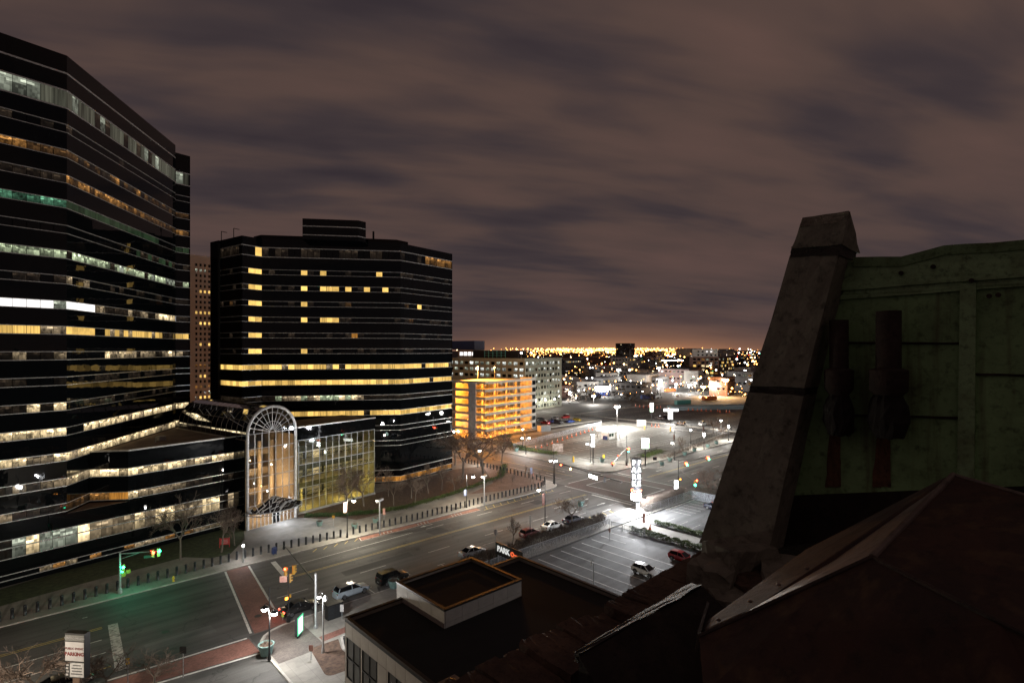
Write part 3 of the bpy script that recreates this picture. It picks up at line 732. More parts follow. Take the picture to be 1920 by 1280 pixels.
for a, b in ((D_, Vector((D_.x, 58))), (Vector((D_.x, 58)), Vector((-45, 58))), (Vector((-45, 58)), Vector((-45, 0)))): strip(mb, a, b, 0.0, 79.0)
mb.build('rear_wall', M['black_glass'], tw)
mb = MB()
for i in range(1, len(pathL)): strip(mb, pathL[i - 1], pathL[i], 76.1, 76.35, 0.05, 0.2)
mb.build('roof_trim', M['alu'], tw)
MB().prism(inset(cp, 0.3), 78.2, 78.5).build('roof', M['roof_black'], tw)
# ground storeys flush along the whole street front, as far as the glass entrance
UE = upx(458)
base_path = [Vector((-45, 0)), Vector((U0 - 1.5, 0)), Vector((UE, 0))]
def choose_base(si, bi, k, n):
    if si == 0: return 'dark', 0
    t = k / n
    if bi == 0: q = pw(('dark', 3), ('creamdim', 1), ('orange', 1)) if t < 0.75 else pw(('cream', 2), ('creamdim', 3))
    else: q = pw(('whitedim', 1), ('creamdim', 2), ('trace', 1), ('cream', 1)) if t < 0.35 else pw(('creamdim', 3), ('cream', 1), ('trace', 0.6))
    return q, 2
facade(tw, base_path, [(0.95, 1.75), (4.0, 6.7)], 0.2, ZB, choose_base, 1.55, 0.12, 300)
mb = MB(); strip(mb, base_path[0], base_path[2], 5.45, 5.62, 0.10, 0.12); mb.build('window_rail', M['alu'], tw)
MB().prism([(A_.x - 0.3, 0.35), (UE, 0.35), (UE, 22), (E_.x, 30), (E_.x, 26), (D_.x, D_.y), (A_.x, 4)], 0.3, ZB - 0.15).build('podium_core', M['core'], tw)
mb = MB(); mb.prism([(A_.x + 0.1, 0.05), (C_.x - 0.1, 0.05), (B_.x, B_.y - 0.1)], ZB - 0.12, ZB + 0.05); mb.build('notch_roof', M['roof_brown'], tw)
# --- podium wing between the tower and the entrance
pod = fac('office_podium', 'low black glass podium wing between the left tower and arched entrance', 'office building')
def choose_pod(si, bi, k, n):
    t = k / n
    if bi == 1: q = 'cream' if (si == 0 and t > 0) else pw(('cream', 4), ('creamdim', 1)) if t < 0.9 else 'trace'
    else: q = pw(('amber', 1), ('creamdim', 2), ('orange', 1)) if si == 0 else (pw(('cream', 2), ('creamdim', 2)) if t < 0.42 else pw(('trace', 3), ('dark', 1), ('creamdim', 0.5)))
    return q, 2
facade(pod, [B_, C_, Vector((UE, 0))], [LB[0], LB[1]], ZB + 0.06, 17.2, choose_pod, 1.55, 0.11)
pp = [(B_.x, B_.y), (C_.x, 0.0), (UE, 0.0), (UE, 26), (E_.x, 26), (D_.x, D_.y)]
MB().prism([(B_.x + 0.2, B_.y + 0.3), (C_.x + 0.1, 0.35), (UE - 0.3, 0.35), (UE - 0.3, 25.7), (E_.x, 25.7), (D_.x + 0.2, D_.y - 0.3)], ZB, 16.9).build('roof', M['roof_brown'], pod)
mb = MB()
for a, b in ((B_, C_), (C_, Vector((UE, 0)))): strip(mb, a, b, 17.2, 17.42, 0.08, 0.5)
mb.build('coping', M['alu'], pod)
mb = MB(); strip(mb, Vector((UE, 0)), Vector((UE, 26)), 0.2, 17.4); mb.build('end_wall', M['black_glass'], pod)
mb = MB(); mb.box(24, 9, 16.9, 25.2, 10.2, 17.7); mb.tube((23, 8, 16.9), (23, 8, 17.9), 0.12, n=8); mb.build('roof_vent', M['galv'], pod)
# --- second tower
t2 = fac('office_tower', 'black glass office tower with a rooftop box and yellow lit floors', 'office tower')
K_ = Vector((upx(751), 0)); QQ = Vector((upx(848), 0))
Lp = K_ - Vector((Q2, -Q2)) * 33.2
Mp = Lp - Vector((5.0, 0)); Np = Mp + Vector((0, 14.7))
pathT = [Np, Mp, Lp, K_, QQ]
TB = [(29.7 - 3.87 * k - 0.62, 29.7 - 3.87 * k + 0.62) for k in range(6, -7, -1)] + [(56.6, 58.9)]
TB = [(0.6, 1.9)] + TB[1:]
def choose_t2(si, bi, k, n):
    nb = len(TB); fl = nb - bi      # 1 = top ribbon
    z = TB[bi][0] + 0.6; t = k / n
    if bi == 0: return ('amber' if rng.random() < 0.9 else 'orangedim'), 2
    if fl == 1: 
        if si == 3 and t > 0.45: return 'orange', 2
        return (pw(('dark', 5), ('trace', 3), ('orange', 0.12)) if not (si == 1 and k == 2) else 'yellow'), 1
    if abs(z - 29.7) < 0.6 or abs(z - 25.8) < 0.6: return pw(('yellow', 6), ('yellow2', 4), ('creamdim', 0.5), ('trace', 0.25)), 3
    if abs(z - 21.96) < 0.6: return (pw(('creamdim', 3), ('greenish', 1), ('cream', 1)) if si == 2 and 0.05 < t < 0.72 else 'trace'), 2
    if abs(z - 18.09) < 0.6: return (pw(('yellow', 4), ('yellow2', 3), ('trace', 0.5)) if si >= 2 else 'dark'), 3
    if z < 17: return ('dark' if rng.random() < 0.95 else 'creamdim'), (0 if si == 2 and t < 0.8 else 1)
    if si == 1 and 1 <= k <= 2: return 'yellow', 3
    if si == 2 and k == 6 and fl in (2, 3, 4, 5, 7): return 'yellow', 3
    if si == 2 and fl in (3, 5) and k in (9, 10, 11): return pw(('yellow', 2), ('yellow2', 1)), 3
    if si == 2 and fl == 2 and k in (9, 18): return 'yellow', 3
    if si == 2 and fl == 3 and k in (13, 16, 19): return pw(('amber', 1), ('yellow', 1)), 3
    if si == 2 and fl == 6 and k in (14,): return 'amber', 3
    if si == 3 and fl == 4 and k == 4: return 'yellow', 3
    return pw(('dark', 8), ('trace', 2), ('orangedim', 0.25)), (1 if si in (2, 3) else 0)
facade(t2, pathT, TB, 0.3, 61.0, choose_t2, 1.5, 0.10, 300, (len(TB) - 1,))
c2 = [tuple(Np), tuple(Mp), tuple(Lp), tuple(K_), tuple(QQ), (QQ.x, 34), (Np.x, 34)]
MB().prism(inset(c2, 0.35), 0.5, 60.2).build('core', M['core'], t2)
MB().prism(inset(c2, 0.3), 60.2, 60.5).build('roof', M['roof_black'], t2)
mb = MB()
for a, b in ((QQ, Vector((QQ.x, 34))), (Vector((QQ.x, 34)), Vector((Np.x, 34))), (Vector((Np.x, 34)), Np)): strip(mb, a, b, 0.0, 61.0)
mb.build('rear_wall', M['black_glass'], t2)
mb = MB()
for i in range(1, len(pathT)): strip(mb, pathT[i - 1], pathT[i], 3.4, 3.6, 0.06, 0.2)
mb.build('base_trim', M['alu'], t2)
# rooftop boxes
def lf(px, back): return Vector((upx(px, back), back))
h0, h1, h2 = lf(583, 8), lf(672, 4), lf(686, 4)
h0 = h1 - Vector((Q2, -Q2)) * 13.0
mb = MB(); mb.prism([tuple(h0), tuple(h1), tuple(h2), (h2.x, 18), tuple(h0 + Vector((7, 7)))], 60.4, 65.4); mb.build('rooftop_box', M['black_glass'], t2)
mb = MB()
for a, b in ((h0, h1), (h1, h2)): strip(mb, a, b, 63.5, 63.72, 0.06, 0.12); strip(mb, a, b, 61.4, 61.6, 0.06, 0.12)
mb.build('rooftop_box_trim', M['alu'], t2)
g0 = Lp + Vector((1.5, 3)); g1 = K_ + Vector((2, 3.6)); g2 = g1 + Vector((4, 0))
mb = MB(); mb.prism([tuple(g0), tuple(g0 + Vector((16, -16 * 0.98))), tuple(g1), tuple(g2), (g2.x, 30), (g0.x, 30)], 60.4, 62.6); mb.build('rooftop_screen', M['black_glass'], t2)
mb = MB(); mb.tube((g1.x - 4, 8, 61), (g1.x - 4, 8, 64.6), 0.25, n=8); mb.build('flue', M['black_metal'], t2)
for q in (Np + Vector((1, -3)), Np + Vector((1, -9))):
    mb = MB(); mb.tube((q.x, q.y, 60.5), (q.x, q.y, 63.6), 0.09, n=6); mb.tube((q.x, q.y, 63.6), (q.x + 1.1, q.y - 0.6, 63.4), 0.08, n=6); mb.build('davit', M['black_metal'], t2)
# --- glazed link hall (steel trusses behind a gridded glass wall)
VL = -3.0; u0, u1 = upx(560, VL), upx(702, VL)
hall = fac('glass_hall', 'gridded glass hall with yellow light and steel trusses beside the arch', 'glass hall')
M['hall_glass'] = clear_glass('hall_glass', (0.88, 0.88, 0.80), 0.06)
M['hall_wall'] = plain('hall_inner_wall', (0.34, 0.31, 0.22), 0.8, scale=0.5, var=0.15)
M['hall_floor'] = plain('hall_floor', (0.30, 0.26, 0.18), 0.6, scale=0.5)
nc, rows = 12, [0.5, 3.0, 5.4, 7.8, 10.2, 12.8, 15.3]
for c in range(nc):
    a, b = u0 + (u1 - u0) * c / nc, u0 + (u1 - u0) * (c + 1) / nc
    for r_ in range(len(rows) - 1):
        w, h = b - a - 0.08, rows[r_ + 1] - rows[r_] - 0.08
        key = ('hall', round(w, 2), round(h, 2))
        if key not in PANES: PANES[key] = MB().box(-w / 2, 0, -h / 2, w / 2, 0.03, h / 2).mesh('pane', M['hall_glass'])
        link('pane', PANES[key], hall, ((a + b) / 2, VL, (rows[r_] + rows[r_ + 1]) / 2))
mb = MB()
for c in range(nc + 1): x = u0 + (u1 - u0) * c / nc; mb.box(x - 0.045, VL - 0.06, 0.3, x + 0.045, VL + 0.14, 15.4)
for z in rows: mb.box(u0, VL - 0.05, z - 0.045, u1, VL + 0.12, z + 0.045)
mb.build('mullions', M['galv'], hall)
mb = MB(); mb.box(u0 - 0.2, VL - 0.1, 15.4, u1 + 0.2, VL + 0.4, 17.9); mb.build('top_band', M['black_glass'], hall)
mb = MB(); mb.box(u0 - 0.25, VL - 0.16, 17.9, u1 + 0.25, VL + 0.5, 18.1); mb.build('coping', M['alu'], hall)
mb = MB(); mb.box(u0 - 0.2, VL - 0.2, 0.0, u1 + 0.1, VL + 0.2, 0.45); mb.build('plinth', M['kerb'], hall)
mb = MB(); mb.box(u0, 9.0, 0.2, u1, 9.3, 17.5); mb.box(u0 - 0.2, VL + 0.4, 0.2, u0, 9.0, 17.5); mb.box(u1, VL + 0.1, 0.2, u1 + 0.2, 9.0, 15.3); mb.build('inner_wall', M['hall_wall'], hall)
mb = MB(); mb.box(u0 - 0.2, VL + 0.5, 17.5, u1 + 0.2, 9.3, 17.8); mb.build('roof', M['roof_brown'], hall)
for z in (0.3, 4.6, 8.6, 12.6):
    mb = MB(); mb.box(u0, 1.2 if z > 1 else VL + 0.2, z - 0.35, u1, 9.0, z); mb.build('floor_slab', M['hall_floor'], hall)
    if z > 1:
        mb = MB(); mb.box(u0, 1.08, z - 0.5, u1, 1.16, z + 0.75); mb.build('balustrade', plain('dark_olive_panel', (0.05, 0.05, 0.02), 0.6) if 'dark_olive_panel' not in bpy.data.materials else bpy.data.materials['dark_olive_panel'], hall)
for z0_ in (0.4, 4.7, 8.7):
    for k in range(7):
        x = u0 + 1.2 + k * (u1 - u0 - 2) / 7; MB().box(x, 8.9, z0_, x + (1.0, 1.9, 1.3)[k % 3], 8.99, z0_ + 2.5).build('inner_door', M['dark_metal'] if k % 2 else WIN['cream'], hall)
    for x in (u0 + 4, u0 + 10, u0 + 16): MB().tube((x, 2.2, z0_), (x, 2.2, z0_ + 3.6), 0.28, n=10).build('column', M['hall_wall'], hall)
for z in (3.4, 7.4, 11.4, 14.6):
    mb = MB(); n = 10; zz = 0.9
    mb.tube((u0, VL + 0.9, z), (u1, VL + 0.9, z), 0.07, n=5); mb.tube((u0, VL + 0.9, z + zz), (u1, VL + 0.9, z + zz), 0.07, n=5)
    for k in range(n * 2):
        x0 = u0 + (u1 - u0) * k / (2 * n); x1 = u0 + (u1 - u0) * (k + 1) / (2 * n)
        mb.tube((x0, VL + 0.9, z + (zz if k % 2 else 0)), (x1, VL + 0.9, z + (0 if k % 2 else zz)), 0.05, n=4)
    mb.build('truss', M['dark_metal'], hall)
for k in range(6):
    for z in (3.9, 7.9, 11.9):
        x = u0 + (u1 - u0) * (k + 0.5 + 0.3 * math.sin(k * 3 + z)) / 6
        mb = MB(); mb.ball((x, 3.4, z - 0.1), 0.16, 8, 5); mb.build('ceiling_lamp', M['lamp_white'] if (k + int(z)) % 3 else M['lamp_warm'], hall)
for x, z, pw_ in ((0.2, 2.6, 520), (0.6, 2.6, 520), (0.85, 2.4, 420), (0.25, 7.0, 380), (0.7, 7.0, 380), (0.3, 11.2, 220), (0.75, 11.2, 220), (0.5, 15.0, 90)):
    lamp_light('hall_light', (u0 + (u1 - u0) * x, 0.0 if z < 4 else 3.0, z), pw_, (1.0, 0.78, 0.22) if z < 4 else (0.96, 0.85, 0.42), hall, 0.3)
# --- arched glass entrance with a barrel vault
VA = -4.2; a0, a1 = upx(464, VA), upx(554, VA); ac = (a0 + a1) / 2; ar = (a1 - a0) / 2; zs = 18.0
arch = fac('glass_entrance', 'tall arched glass entrance hall with a barrel vault and white frame', 'entrance hall')
M['arch_glass'] = clear_glass('entrance_glass', (0.86, 0.86, 0.84), 0.08)
M['vault_glass'] = clear_glass('vault_glass', (0.16, 0.14, 0.12), 0.10)
M['frame'] = plain('white_arch_frame', (0.55, 0.55, 0.58), 0.4, 0.3, scale=2)
M['atrium_wall'] = plain('beige_atrium_wall', (0.50, 0.38, 0.24), 0.8, scale=0.4, var=0.15)
NA = 12
def ap(k, r, y, n=NA): t = math.pi * (1 - k / n); return (ac + r * math.cos(t), y, zs + r * math.sin(t))
mb = MB()
for x in (a0, a1): mb.tube((x, VA, 0), (x, VA, zs), 0.28, n=8)
for k in range(NA): mb.tube(ap(k, ar, VA), ap(k + 1, ar, VA), 0.28, n=8)
smooth_by_angle(mb.build('arch_frame', M['frame'], arch))
cols = [a0 + (a1 - a0) * k / 7 for k in range(8)]; rws = [4.4, 7.0, 9.7, 12.5, 15.2, zs]
mb = MB()
for x in cols[1:-1]: mb.tube((x, VA, 3.9), (x, VA, zs), 0.075, n=5)
for z in rws: mb.tube((a0, VA, z), (a1, VA, z), 0.075, n=5)
for k in range(1, NA): mb.tube(ap(k, 0.55, VA), ap(k, ar, VA), 0.065, n=5)
for rr in (0.55, 2.1, 3.8):
    for k in range(NA): mb.tube(ap(k, rr, VA), ap(k + 1, rr, VA), 0.065, n=5)
mb.build('glazing_bars', M['frame'], arch)
for i in range(7):
    for j in range(5):
        w, h = cols[1] - cols[0] - 0.1, rws[j + 1] - rws[j] - 0.1; key = ('arch', round(h, 2))
        if key not in PANES: PANES[key] = MB().box(-w / 2, 0, -h / 2, w / 2, 0.03, h / 2).mesh('pane', M['arch_glass'])
        link('pane', PANES[key], arch, ((cols[i] + cols[i + 1]) / 2, VA + 0.02, (rws[j] + rws[j + 1]) / 2))
for k in range(NA):
    for r0, r1 in ((0.55, 2.1), (2.1, 3.8), (3.8, ar)):
        MB().slab([ap(k, r0, VA + 0.03), ap(k + 1, r0, VA + 0.03), ap(k + 1, r1 - 0.05, VA + 0.03), ap(k, r1 - 0.05, VA + 0.03)], (0, 0.03, 0)).build('pane', M['arch_glass'], arch)
VE = 24.0; NR = 14
mb = MB()
for j in range(NR + 1):
    y = VA + (VE - VA) * j / NR
    for k in range(NA): mb.tube(ap(k, ar, y), ap(k + 1, ar, y), 0.06, n=4)
    for x in (a0, a1): mb.tube((x, y, 16.9), (x, y, zs), 0.06, n=4)
for k in (0, 2, 4, 6, 8, 10, 12): mb.tube(ap(k, ar, VA), ap(k, ar, VE), 0.07, n=4)
mb.build('vault_ribs', plain('vault_ribs', (0.11, 0.09, 0.075), 0.6, 0.1), arch)
for j in range(NR):
    y0, y1 = VA + (VE - VA) * j / NR + 0.07, VA + (VE - VA) * (j + 1) / NR - 0.07
    for k in range(0, NA, 2):
        a, b, c = ap(k, ar, 0), ap(k + 1, ar, 0), ap(k + 2, ar, 0)
        mbp = MB(); off = Vector((0, 0, 0.02))
        for p, q in ((a, b), (b, c)): mbp.slab([(p[0], y0, p[2]), (q[0], y0, q[2]), (q[0], y1, q[2]), (p[0], y1, p[2])], off)
        mbp.build('vault_pane', M['vault_glass'], arch)
    for x in (a0, a1): MB().box(x - 0.015, y0, 16.95, x + 0.015, y1, zs - 0.08).build('vault_pane', M['vault_glass'], arch)
mb = MB(); 
for k in range(NA): mb.slab([ap(k, ar - 0.02, VE), ap(k + 1, ar - 0.02, VE), (ac, VE, zs)], (0, 0.1, 0))
mb.box(a0, VE, 15, a1, VE + 0.1, zs); mb.build('vault_end', M['vault_glass'], arch)
mb = MB(); mb.box(a0 - 0.5, VA + 4.3, 16.6, a0 + 0.1, VE, 17.0); mb.box(a1 - 0.1, VA + 4.3, 16.6, a1 + 0.5, VE, 17.0); mb.build('vault_kerb', M['tan_wall'], arch)
for xx in (a0 - 0.42, a1 + 0.2): MB().box(xx, VA + 0.35, 0.0, xx + 0.2, 0.5, 16.9).build('side_cladding', M['black_glass'], arch)
# inside: beige galleries, columns, lamps
mb = MB()
mb.box(a0 - 0.15, VA + 0.6, 0.1, a0 + 0.05, VE, 16.9); mb.box(a1 - 0.05, VA + 0.6, 0.1, a1 + 0.15, VE, 16.9); mb.box(a0, 10, 0.1, a1, 10.3, 15.5); mb.build('inner_wall', M['atrium_wall'], arch)
for z in (0.25, 4.6, 8.6, 12.6):
    mb = MB(); mb.box(a0, 4.5 if z > 1 else VA, z - 0.35, a1, 10, z); 
    if z > 1: mb.box(a0, 4.4, z, a1, 4.5, z + 1.0)
    mb.build('gallery', M['atrium_wall'], arch)
for x in (ac - 3.2, ac + 1.2, ac + 3.8):
    mb = MB(); mb.tube((x, 2.5, 0.2), (x, 2.5, 15.4), 0.42, n=12); smooth_by_angle(mb.build('column', M['atrium_wall'], arch))
for i, (x, z) in enumerate(((-4.3, 8.9), (-3.9, 8.3), (-3.4, 9.1), (-2.9, 5.9), (0.9, 6.5), (-0.6, 7.3), (2.1, 5.2), (-1.5, 12.0), (3.0, 10.5))):
    MB().ball((ac + x, 1.2, z), 0.13, 8, 5).build('pendant_lamp', M['lamp_warm'] if i % 3 == 1 else M['lamp_white'], arch)
for x, z, q in ((-2.5, 6.5, 420), (2.5, 6.8, 420), (0, 11, 380), (0, 3.0, 300), (0, 15, 90)):
    lamp_light('atrium_light', (ac + x, 0.2, z), q, (1.0, 0.72, 0.42), arch, 0.3)
# flood lamp high on the arch, which lights the forecourt
MB().box(a1 - 1.9, VA - 0.75, 18.3, a1 - 1.1, VA - 0.25, 18.9).build('flood_lamp_housing', M['black_metal'], arch)
MB().ball((a1 - 1.5, VA - 1.0, 18.4), 0.34, 10, 6).build('flood_lamp', M['lamp_cool'], arch)
# doors and glass canopy
mb = MB()
for k in range(13):
    x = a0 + 0.25 + (a1 - a0 - 0.5) * k / 12; mb.box(x - 0.06, VA - 0.08, 0.15, x + 0.06, VA + 0.08, 3.7)
mb.box(a0, VA - 0.1, 3.6, a1, VA + 0.1, 3.9); mb.box(a0, VA - 0.07, 2.4, a1, VA + 0.07, 2.5); mb.build('door_frame', M['frame'], arch)
for k in range(12):
    x0 = a0 + 0.33 + (a1 - a0 - 0.5) * k / 12; x1 = x0 + (a1 - a0 - 0.5) / 12 - 0.16
    o = MB().box(x0, VA, 0.16, x1, VA + 0.03, 2.4).build('door', M['arch_glass'] if k not in (6, 7) else M['dark_pane'], arch)
    MB().box(x1 - 0.12, VA - 0.07, 0.9, x1 - 0.08, VA - 0.02, 1.5).build('handle', M['alu'], o)
mb = MB(); nn = 9; fan = []
for k in range(nn + 1):
    t = math.pi * k / nn; fan.append((ac - (ar + 0.6) * math.cos(t), VA - 0.35 - 4.4 * math.sin(t)))
top = [(ac - (ar + 0.3) + (2 * ar + 0.6) * k / nn, VA - 0.3) for k in range(nn + 1)]
for k in range(nn + 1): mb.tube((fan[k][0], fan[k][1], 3.6), (ac, VA - 0.3, 5.6), 0.07, n=5)
for k in range(nn): mb.tube((fan[k][0], fan[k][1], 3.6), (fan[k + 1][0], fan[k + 1][1], 3.6), 0.11, n=6); mb.tube((fan[k][0], fan[k][1], 3.05), (fan[k + 1][0], fan[k + 1][1], 3.05), 0.08, n=6)
for k in range(nn + 1): mb.tube((fan[k][0], fan[k][1], 3.6), (fan[k][0], fan[k][1], 3.05), 0.05, n=5)
mb.build('canopy_frame', M['galv'], arch)
for k in range(nn): MB().slab([(fan[k][0], fan[k][1], 3.64), (fan[k + 1][0], fan[k + 1][1], 3.64), (ac, VA - 0.32, 5.62)], (0, 0, 0.03)).build('canopy_pane', M['vault_glass'], arch)
mb = MB(); mb.box(ac - 0.8, VA - 2.4, 3.2, ac + 2.2, VA - 2.1, 3.3); mb.box(ac + 0.4, VA - 1.2, 3.2, ac + 3.2, VA - 0.95, 3.3); mb.build('canopy_light', M['lamp_cool'], arch)
lamp_light('canopy_lamp', (ac + 0.9, VA - 2.0, 3.05), 420, (0.92, 0.95, 1.0), arch, 0.5)
lamp_light('flood_light', (a1 - 1.5, VA - 1.5, 18.2), 6500, (0.94, 0.96, 1.0), arch, 0.25, spot=62, aim=(a1 - 2.4, VA - 8.5, 0), blend=0.9)
# ---------------------------------------------------------------- the multi-storey car park and the offices behind it
def rect_frame(px, depth, th):            # Empty placed at a corner; local x along th (to the right), local y into the block
    o = W((px - 960) / FPX * depth, depth); return o, HEAD - th
def wpx(px, o, rz, y=0.0):                # local x at which the line local-y meets column px
    k = (px - 960) / FPX
    def camxy(q): return (q[0] * SA - q[1] * CA, q[0] * CA + q[1] * SA)
    d = camxy((math.cos(rz), math.sin(rz))); n = camxy((-math.sin(rz), math.cos(rz))); b = camxy((o.x, o.y))
    bx, by = b[0] + n[0] * y, b[1] + n[1] * y
    return (k * by - bx) / (d[0] - k * d[1])
def ypx(px, o, rz):                       # local y at which the left return meets column px
    k = (px - 960) / FPX
    def camxy(q): return (q[0] * SA - q[1] * CA, q[0] * CA + q[1] * SA)
    n = camxy((-math.sin(rz), math.cos(rz))); b = camxy((o.x, o.y))
    return (k * b[1] - b[0]) / (n[0] - k * n[1])
o, rz = rect_frame(910, 209.7, R(36))
gar = thing('parking_garage', 'open concrete parking garage with orange sodium light on every deck', 'parking garage', o, rz)
GL = wpx(997, o, rz); GW = max(20, ypx(840, o, rz)); LV = 3.03
M['garage_conc'] = plain('garage_concrete', (0.40, 0.37, 0.32), 0.8, scale=0.4, var=0.15)
for k in range(8):
    z = k * LV
    mb = MB(); mb.box(0.3, 0.3, z - 0.25, GL - 0.3, GW, z); mb.build('deck', M['garage_conc'], gar)
    if k:
        mb = MB(); mb.box(0, 0, z - 0.45, GL, 0.28, z + 0.55); mb.build('parapet', M['garage_conc'], gar)
        mb = MB(); mb.box(0, 0.28, z - 0.45, 0.28, GW, z + 0.55); mb.build('parapet', M['garage_conc'], gar)
for k in range(7):
    sp_ = MB().box(-0.05, 0.1, k * LV + (0.56 if k else 0), 0.05, 0.2, (k + 1) * LV - 0.46).mesh('screen_post', M['tan_wall'])
    for j in range(13): link('screen_post', sp_, gar, (min(GL - 0.1, max(0.1, GL * j / 12)), 0, 0))
mb = MB()
for x in (6, 14, 22, 29):
    for y in (6.5, 11.5): mb.box(x - 0.3, y - 0.3, 0, x + 0.3, y + 0.3, 7 * LV)
mb.build('columns', M['garage_conc'], gar)
mb = MB(); mb.box(0.4, 15.5, 0, GL - 0.3, 15.75, 7 * LV - 0.3); mb.build('light_catch_wall', M['garage_conc'], gar)  # inner wall added to catch the orange deck light
mb = MB(); mb.box(-0.35, 4.5, 0, 0.1, 8.2, 7 * LV + 0.2); mb.build('stair_shaft', M['concrete_wall'], gar)
mb = MB(); mb.box(GL - 0.1, -0.1, 0, GL + 3.0, 6, 7 * LV + 0.8); mb.build('end_tower', M['concrete_wall'], gar)
for k in range(7):
    MB().box(GL + 0.25, -0.14, k * LV + 0.7, GL + 2.75, -0.06, k * LV + 2.5).build('tower_window', WIN['dark'], gar)
    for x, y in ((5, 3), (17, 3.4), (28, 3)):
        MB().box(x - 0.5, y - 0.12, (k + 1) * LV - 0.36, x + 0.5, y + 0.12, (k + 1) * LV - 0.27).build('deck_lamp', M['lamp_warm'], gar)
    for x in (5, 15, 25):
        lamp_light('deck_light', (x, 3.0, (k + 1) * LV - 0.55), 4200, (1.0, 0.33, 0.03), gar, 0.3)
    lamp_light('deck_light', (2.0, 11, (k + 1) * LV - 0.55), 5500, (1.0, 0.33, 0.03), gar, 0.3)
lamp_light('roof_deck_light', (16, 8, 7 * LV + 5), 34000, (1.0, 0.36, 0.05), gar, 0.3)
for y_ in (8, min(GW - 3, 34)):
    mb = MB(); mb.tube((16, y_, 7 * LV), (16, y_, 7 * LV + 5.1), 0.1, n=6); mb.build('roof_lamp_pole', M['galv'], gar); MB().ball((16, y_, 7 * LV + 5.4), 0.3, 8, 5).build('roof_lamp', M['lamp_warm'], gar)
lamp_light('roof_deck_light', (14, min(GW - 3, 34), 7 * LV + 4.6), 45000, (1.0, 0.36, 0.05), gar, 0.3)
# office block behind it
o2, rz2 = rect_frame(984, 300, R(36))
off = thing('office_block', 'pale eight storey office block with punched windows behind the orange garage', 'office block', o2, rz2)
OL = wpx(1053, o2, rz2); OW = ypx(838, o2, rz2); OH = 28.4
M['office_wall'] = plain('pale_render', (0.25, 0.27, 0.22), 0.8, scale=0.2, var=0.1)
MB().box(0, 0, 0, OL, OW, OH).build('wall', M['office_wall'], off)
mb = MB(); mb.box(-0.25, -0.25, OH, OL + 0.25, OW, OH + 0.7); mb.build('cornice', M['office_wall'], off)
wr = random.Random(3)
def offwin(x0, x1, z, axis):
    kind = wr.choices(['office', 'whitedim', 'dark'], [4, 2, 2] if z > 22 else [2, 2, 3])[0]
    w = x1 - x0
    ob = link('window', pane_mesh(w, 1.7, kind), off)
    if axis == 0: ob.location = ((x0 + x1) / 2, -0.04, z)
    else: ob.location = (-0.04, (x0 + x1) / 2, z); ob.rotation_euler.z = -R(90)
for f in range(8):
    z = 26.2 - f * 3.45
    for j in range(12):
        x = 1.2 + j * (OL - 2.4) / 12
        offwin(x, x + (OL - 2.4) / 12 * 0.55, z, 0)
    if f < 3:
        for j in range(14):
            y = 1.0 + j * (OW - 2) / 14
            offwin(y, y + (OW - 2) / 14 * 0.62, z, 1)
mb = MB(); mb.box(3, 6, OH + 0.7, 10, OW - 18, OH + 5.0); mb.build('plant_room', M['dark_metal'], off)
M['teal_steel'] = plain('teal_steelwork', (0.10, 0.36, 0.38), 0.5, 0.2)
mb = MB()
for j in range(6):
    for zz in (0.7, 5.0): mb.bar((-0.0 + 1, 14 + j * 3, OH + zz), (7, 14 + j * 3, OH + zz), 0.2, 0.2)
    for xx in (1, 7): mb.bar((xx, 14 + j * 3, OH + 0.7), (xx, 14 + j * 3, OH + 5), 0.25, 0.25)
for zz in (2.2, 3.7, 5.0): mb.bar((1, 14, OH + zz), (1, 29, OH + zz), 0.2, 0.2)
mb.build('roof_steelwork', M['teal_steel'], off)
mb = MB(); mb.box(8, OW - 16, OH + 0.7, 16, OW - 2, OH + 5.5); mb.build('lit_penthouse', M['tan_wall'], off)
for j in range(4): 
    ob = link('window', pane_mesh(2.6, 2.2, 'white'), off, (7.95, OW - 14.5 + j * 3.3, OH + 3.0), -R(90))
mb = MB(); mb.box(14, OW - 10, OH + 5.5, 24, OW + 10, OH + 11); mb.build('blue_tank_screen', plain('blue_cladding', (0.03, 0.06, 0.2), 0.6), off)
MB().ball((-0.2, 2.2, OH + 3.6), 0.5, 8, 5).build('roof_lamp', M['lamp_cool'], off)
mb = MB(); mb.tube((-0.2, 2.2, OH), (-0.2, 2.2, OH + 3.2), 0.08, n=6); mb.build('lamp_pole', M['galv'], off)
for x in (6, 16, 26):
    MB().ball((x, -3.0, 5.2), 0.35, 8, 5).build('wall_lamp', M['lamp_white'], off)
    MB().tube((x, -3.0, 5.3), (x, 0, 5.9), 0.08, n=5).build('lamp_arm', M['galv'], off)
    lamp_light('wall_light', (x, -3.4, 5.0), 2600, (1.0, 0.93, 0.78), off, 0.3)
# pale tower seen in the gap between the two black towers
o3, rz3 = rect_frame(355, 215, R(35.8 - 0))
bt = thing('pale_tower', 'pale concrete tower with rows of small lit windows between the black towers', 'tower', o3, rz3 )
M['pale_tower'] = plain('pale_concrete_tower', (0.30, 0.26, 0.24), 0.8, scale=0.1, var=0.12)
TL = wpx(420, o3, rz3)
MB().box(-8, 0, 0, TL, 22, 70.3).build('wall', M['pale_tower'], bt)
mb = MB(); mb.box(-8.2, -0.2, 70.3, TL + 0.2, 22.2, 71.2); mb.build('parapet', M['pale_tower'], bt)
wr = random.Random(12)
lit_rows = {1: 'whitedim', 5: 'yellow', 9: 'yellow', 11: 'yellow', 15: 'yellow', 19: 'orange', 21: 'yellow', 23: 'orange', 25: 'yellow', 27: 'orange', 29: 'cream'}
x = wpx(364, o3, rz3); st = (wpx(396, o3, rz3) - x) / 4
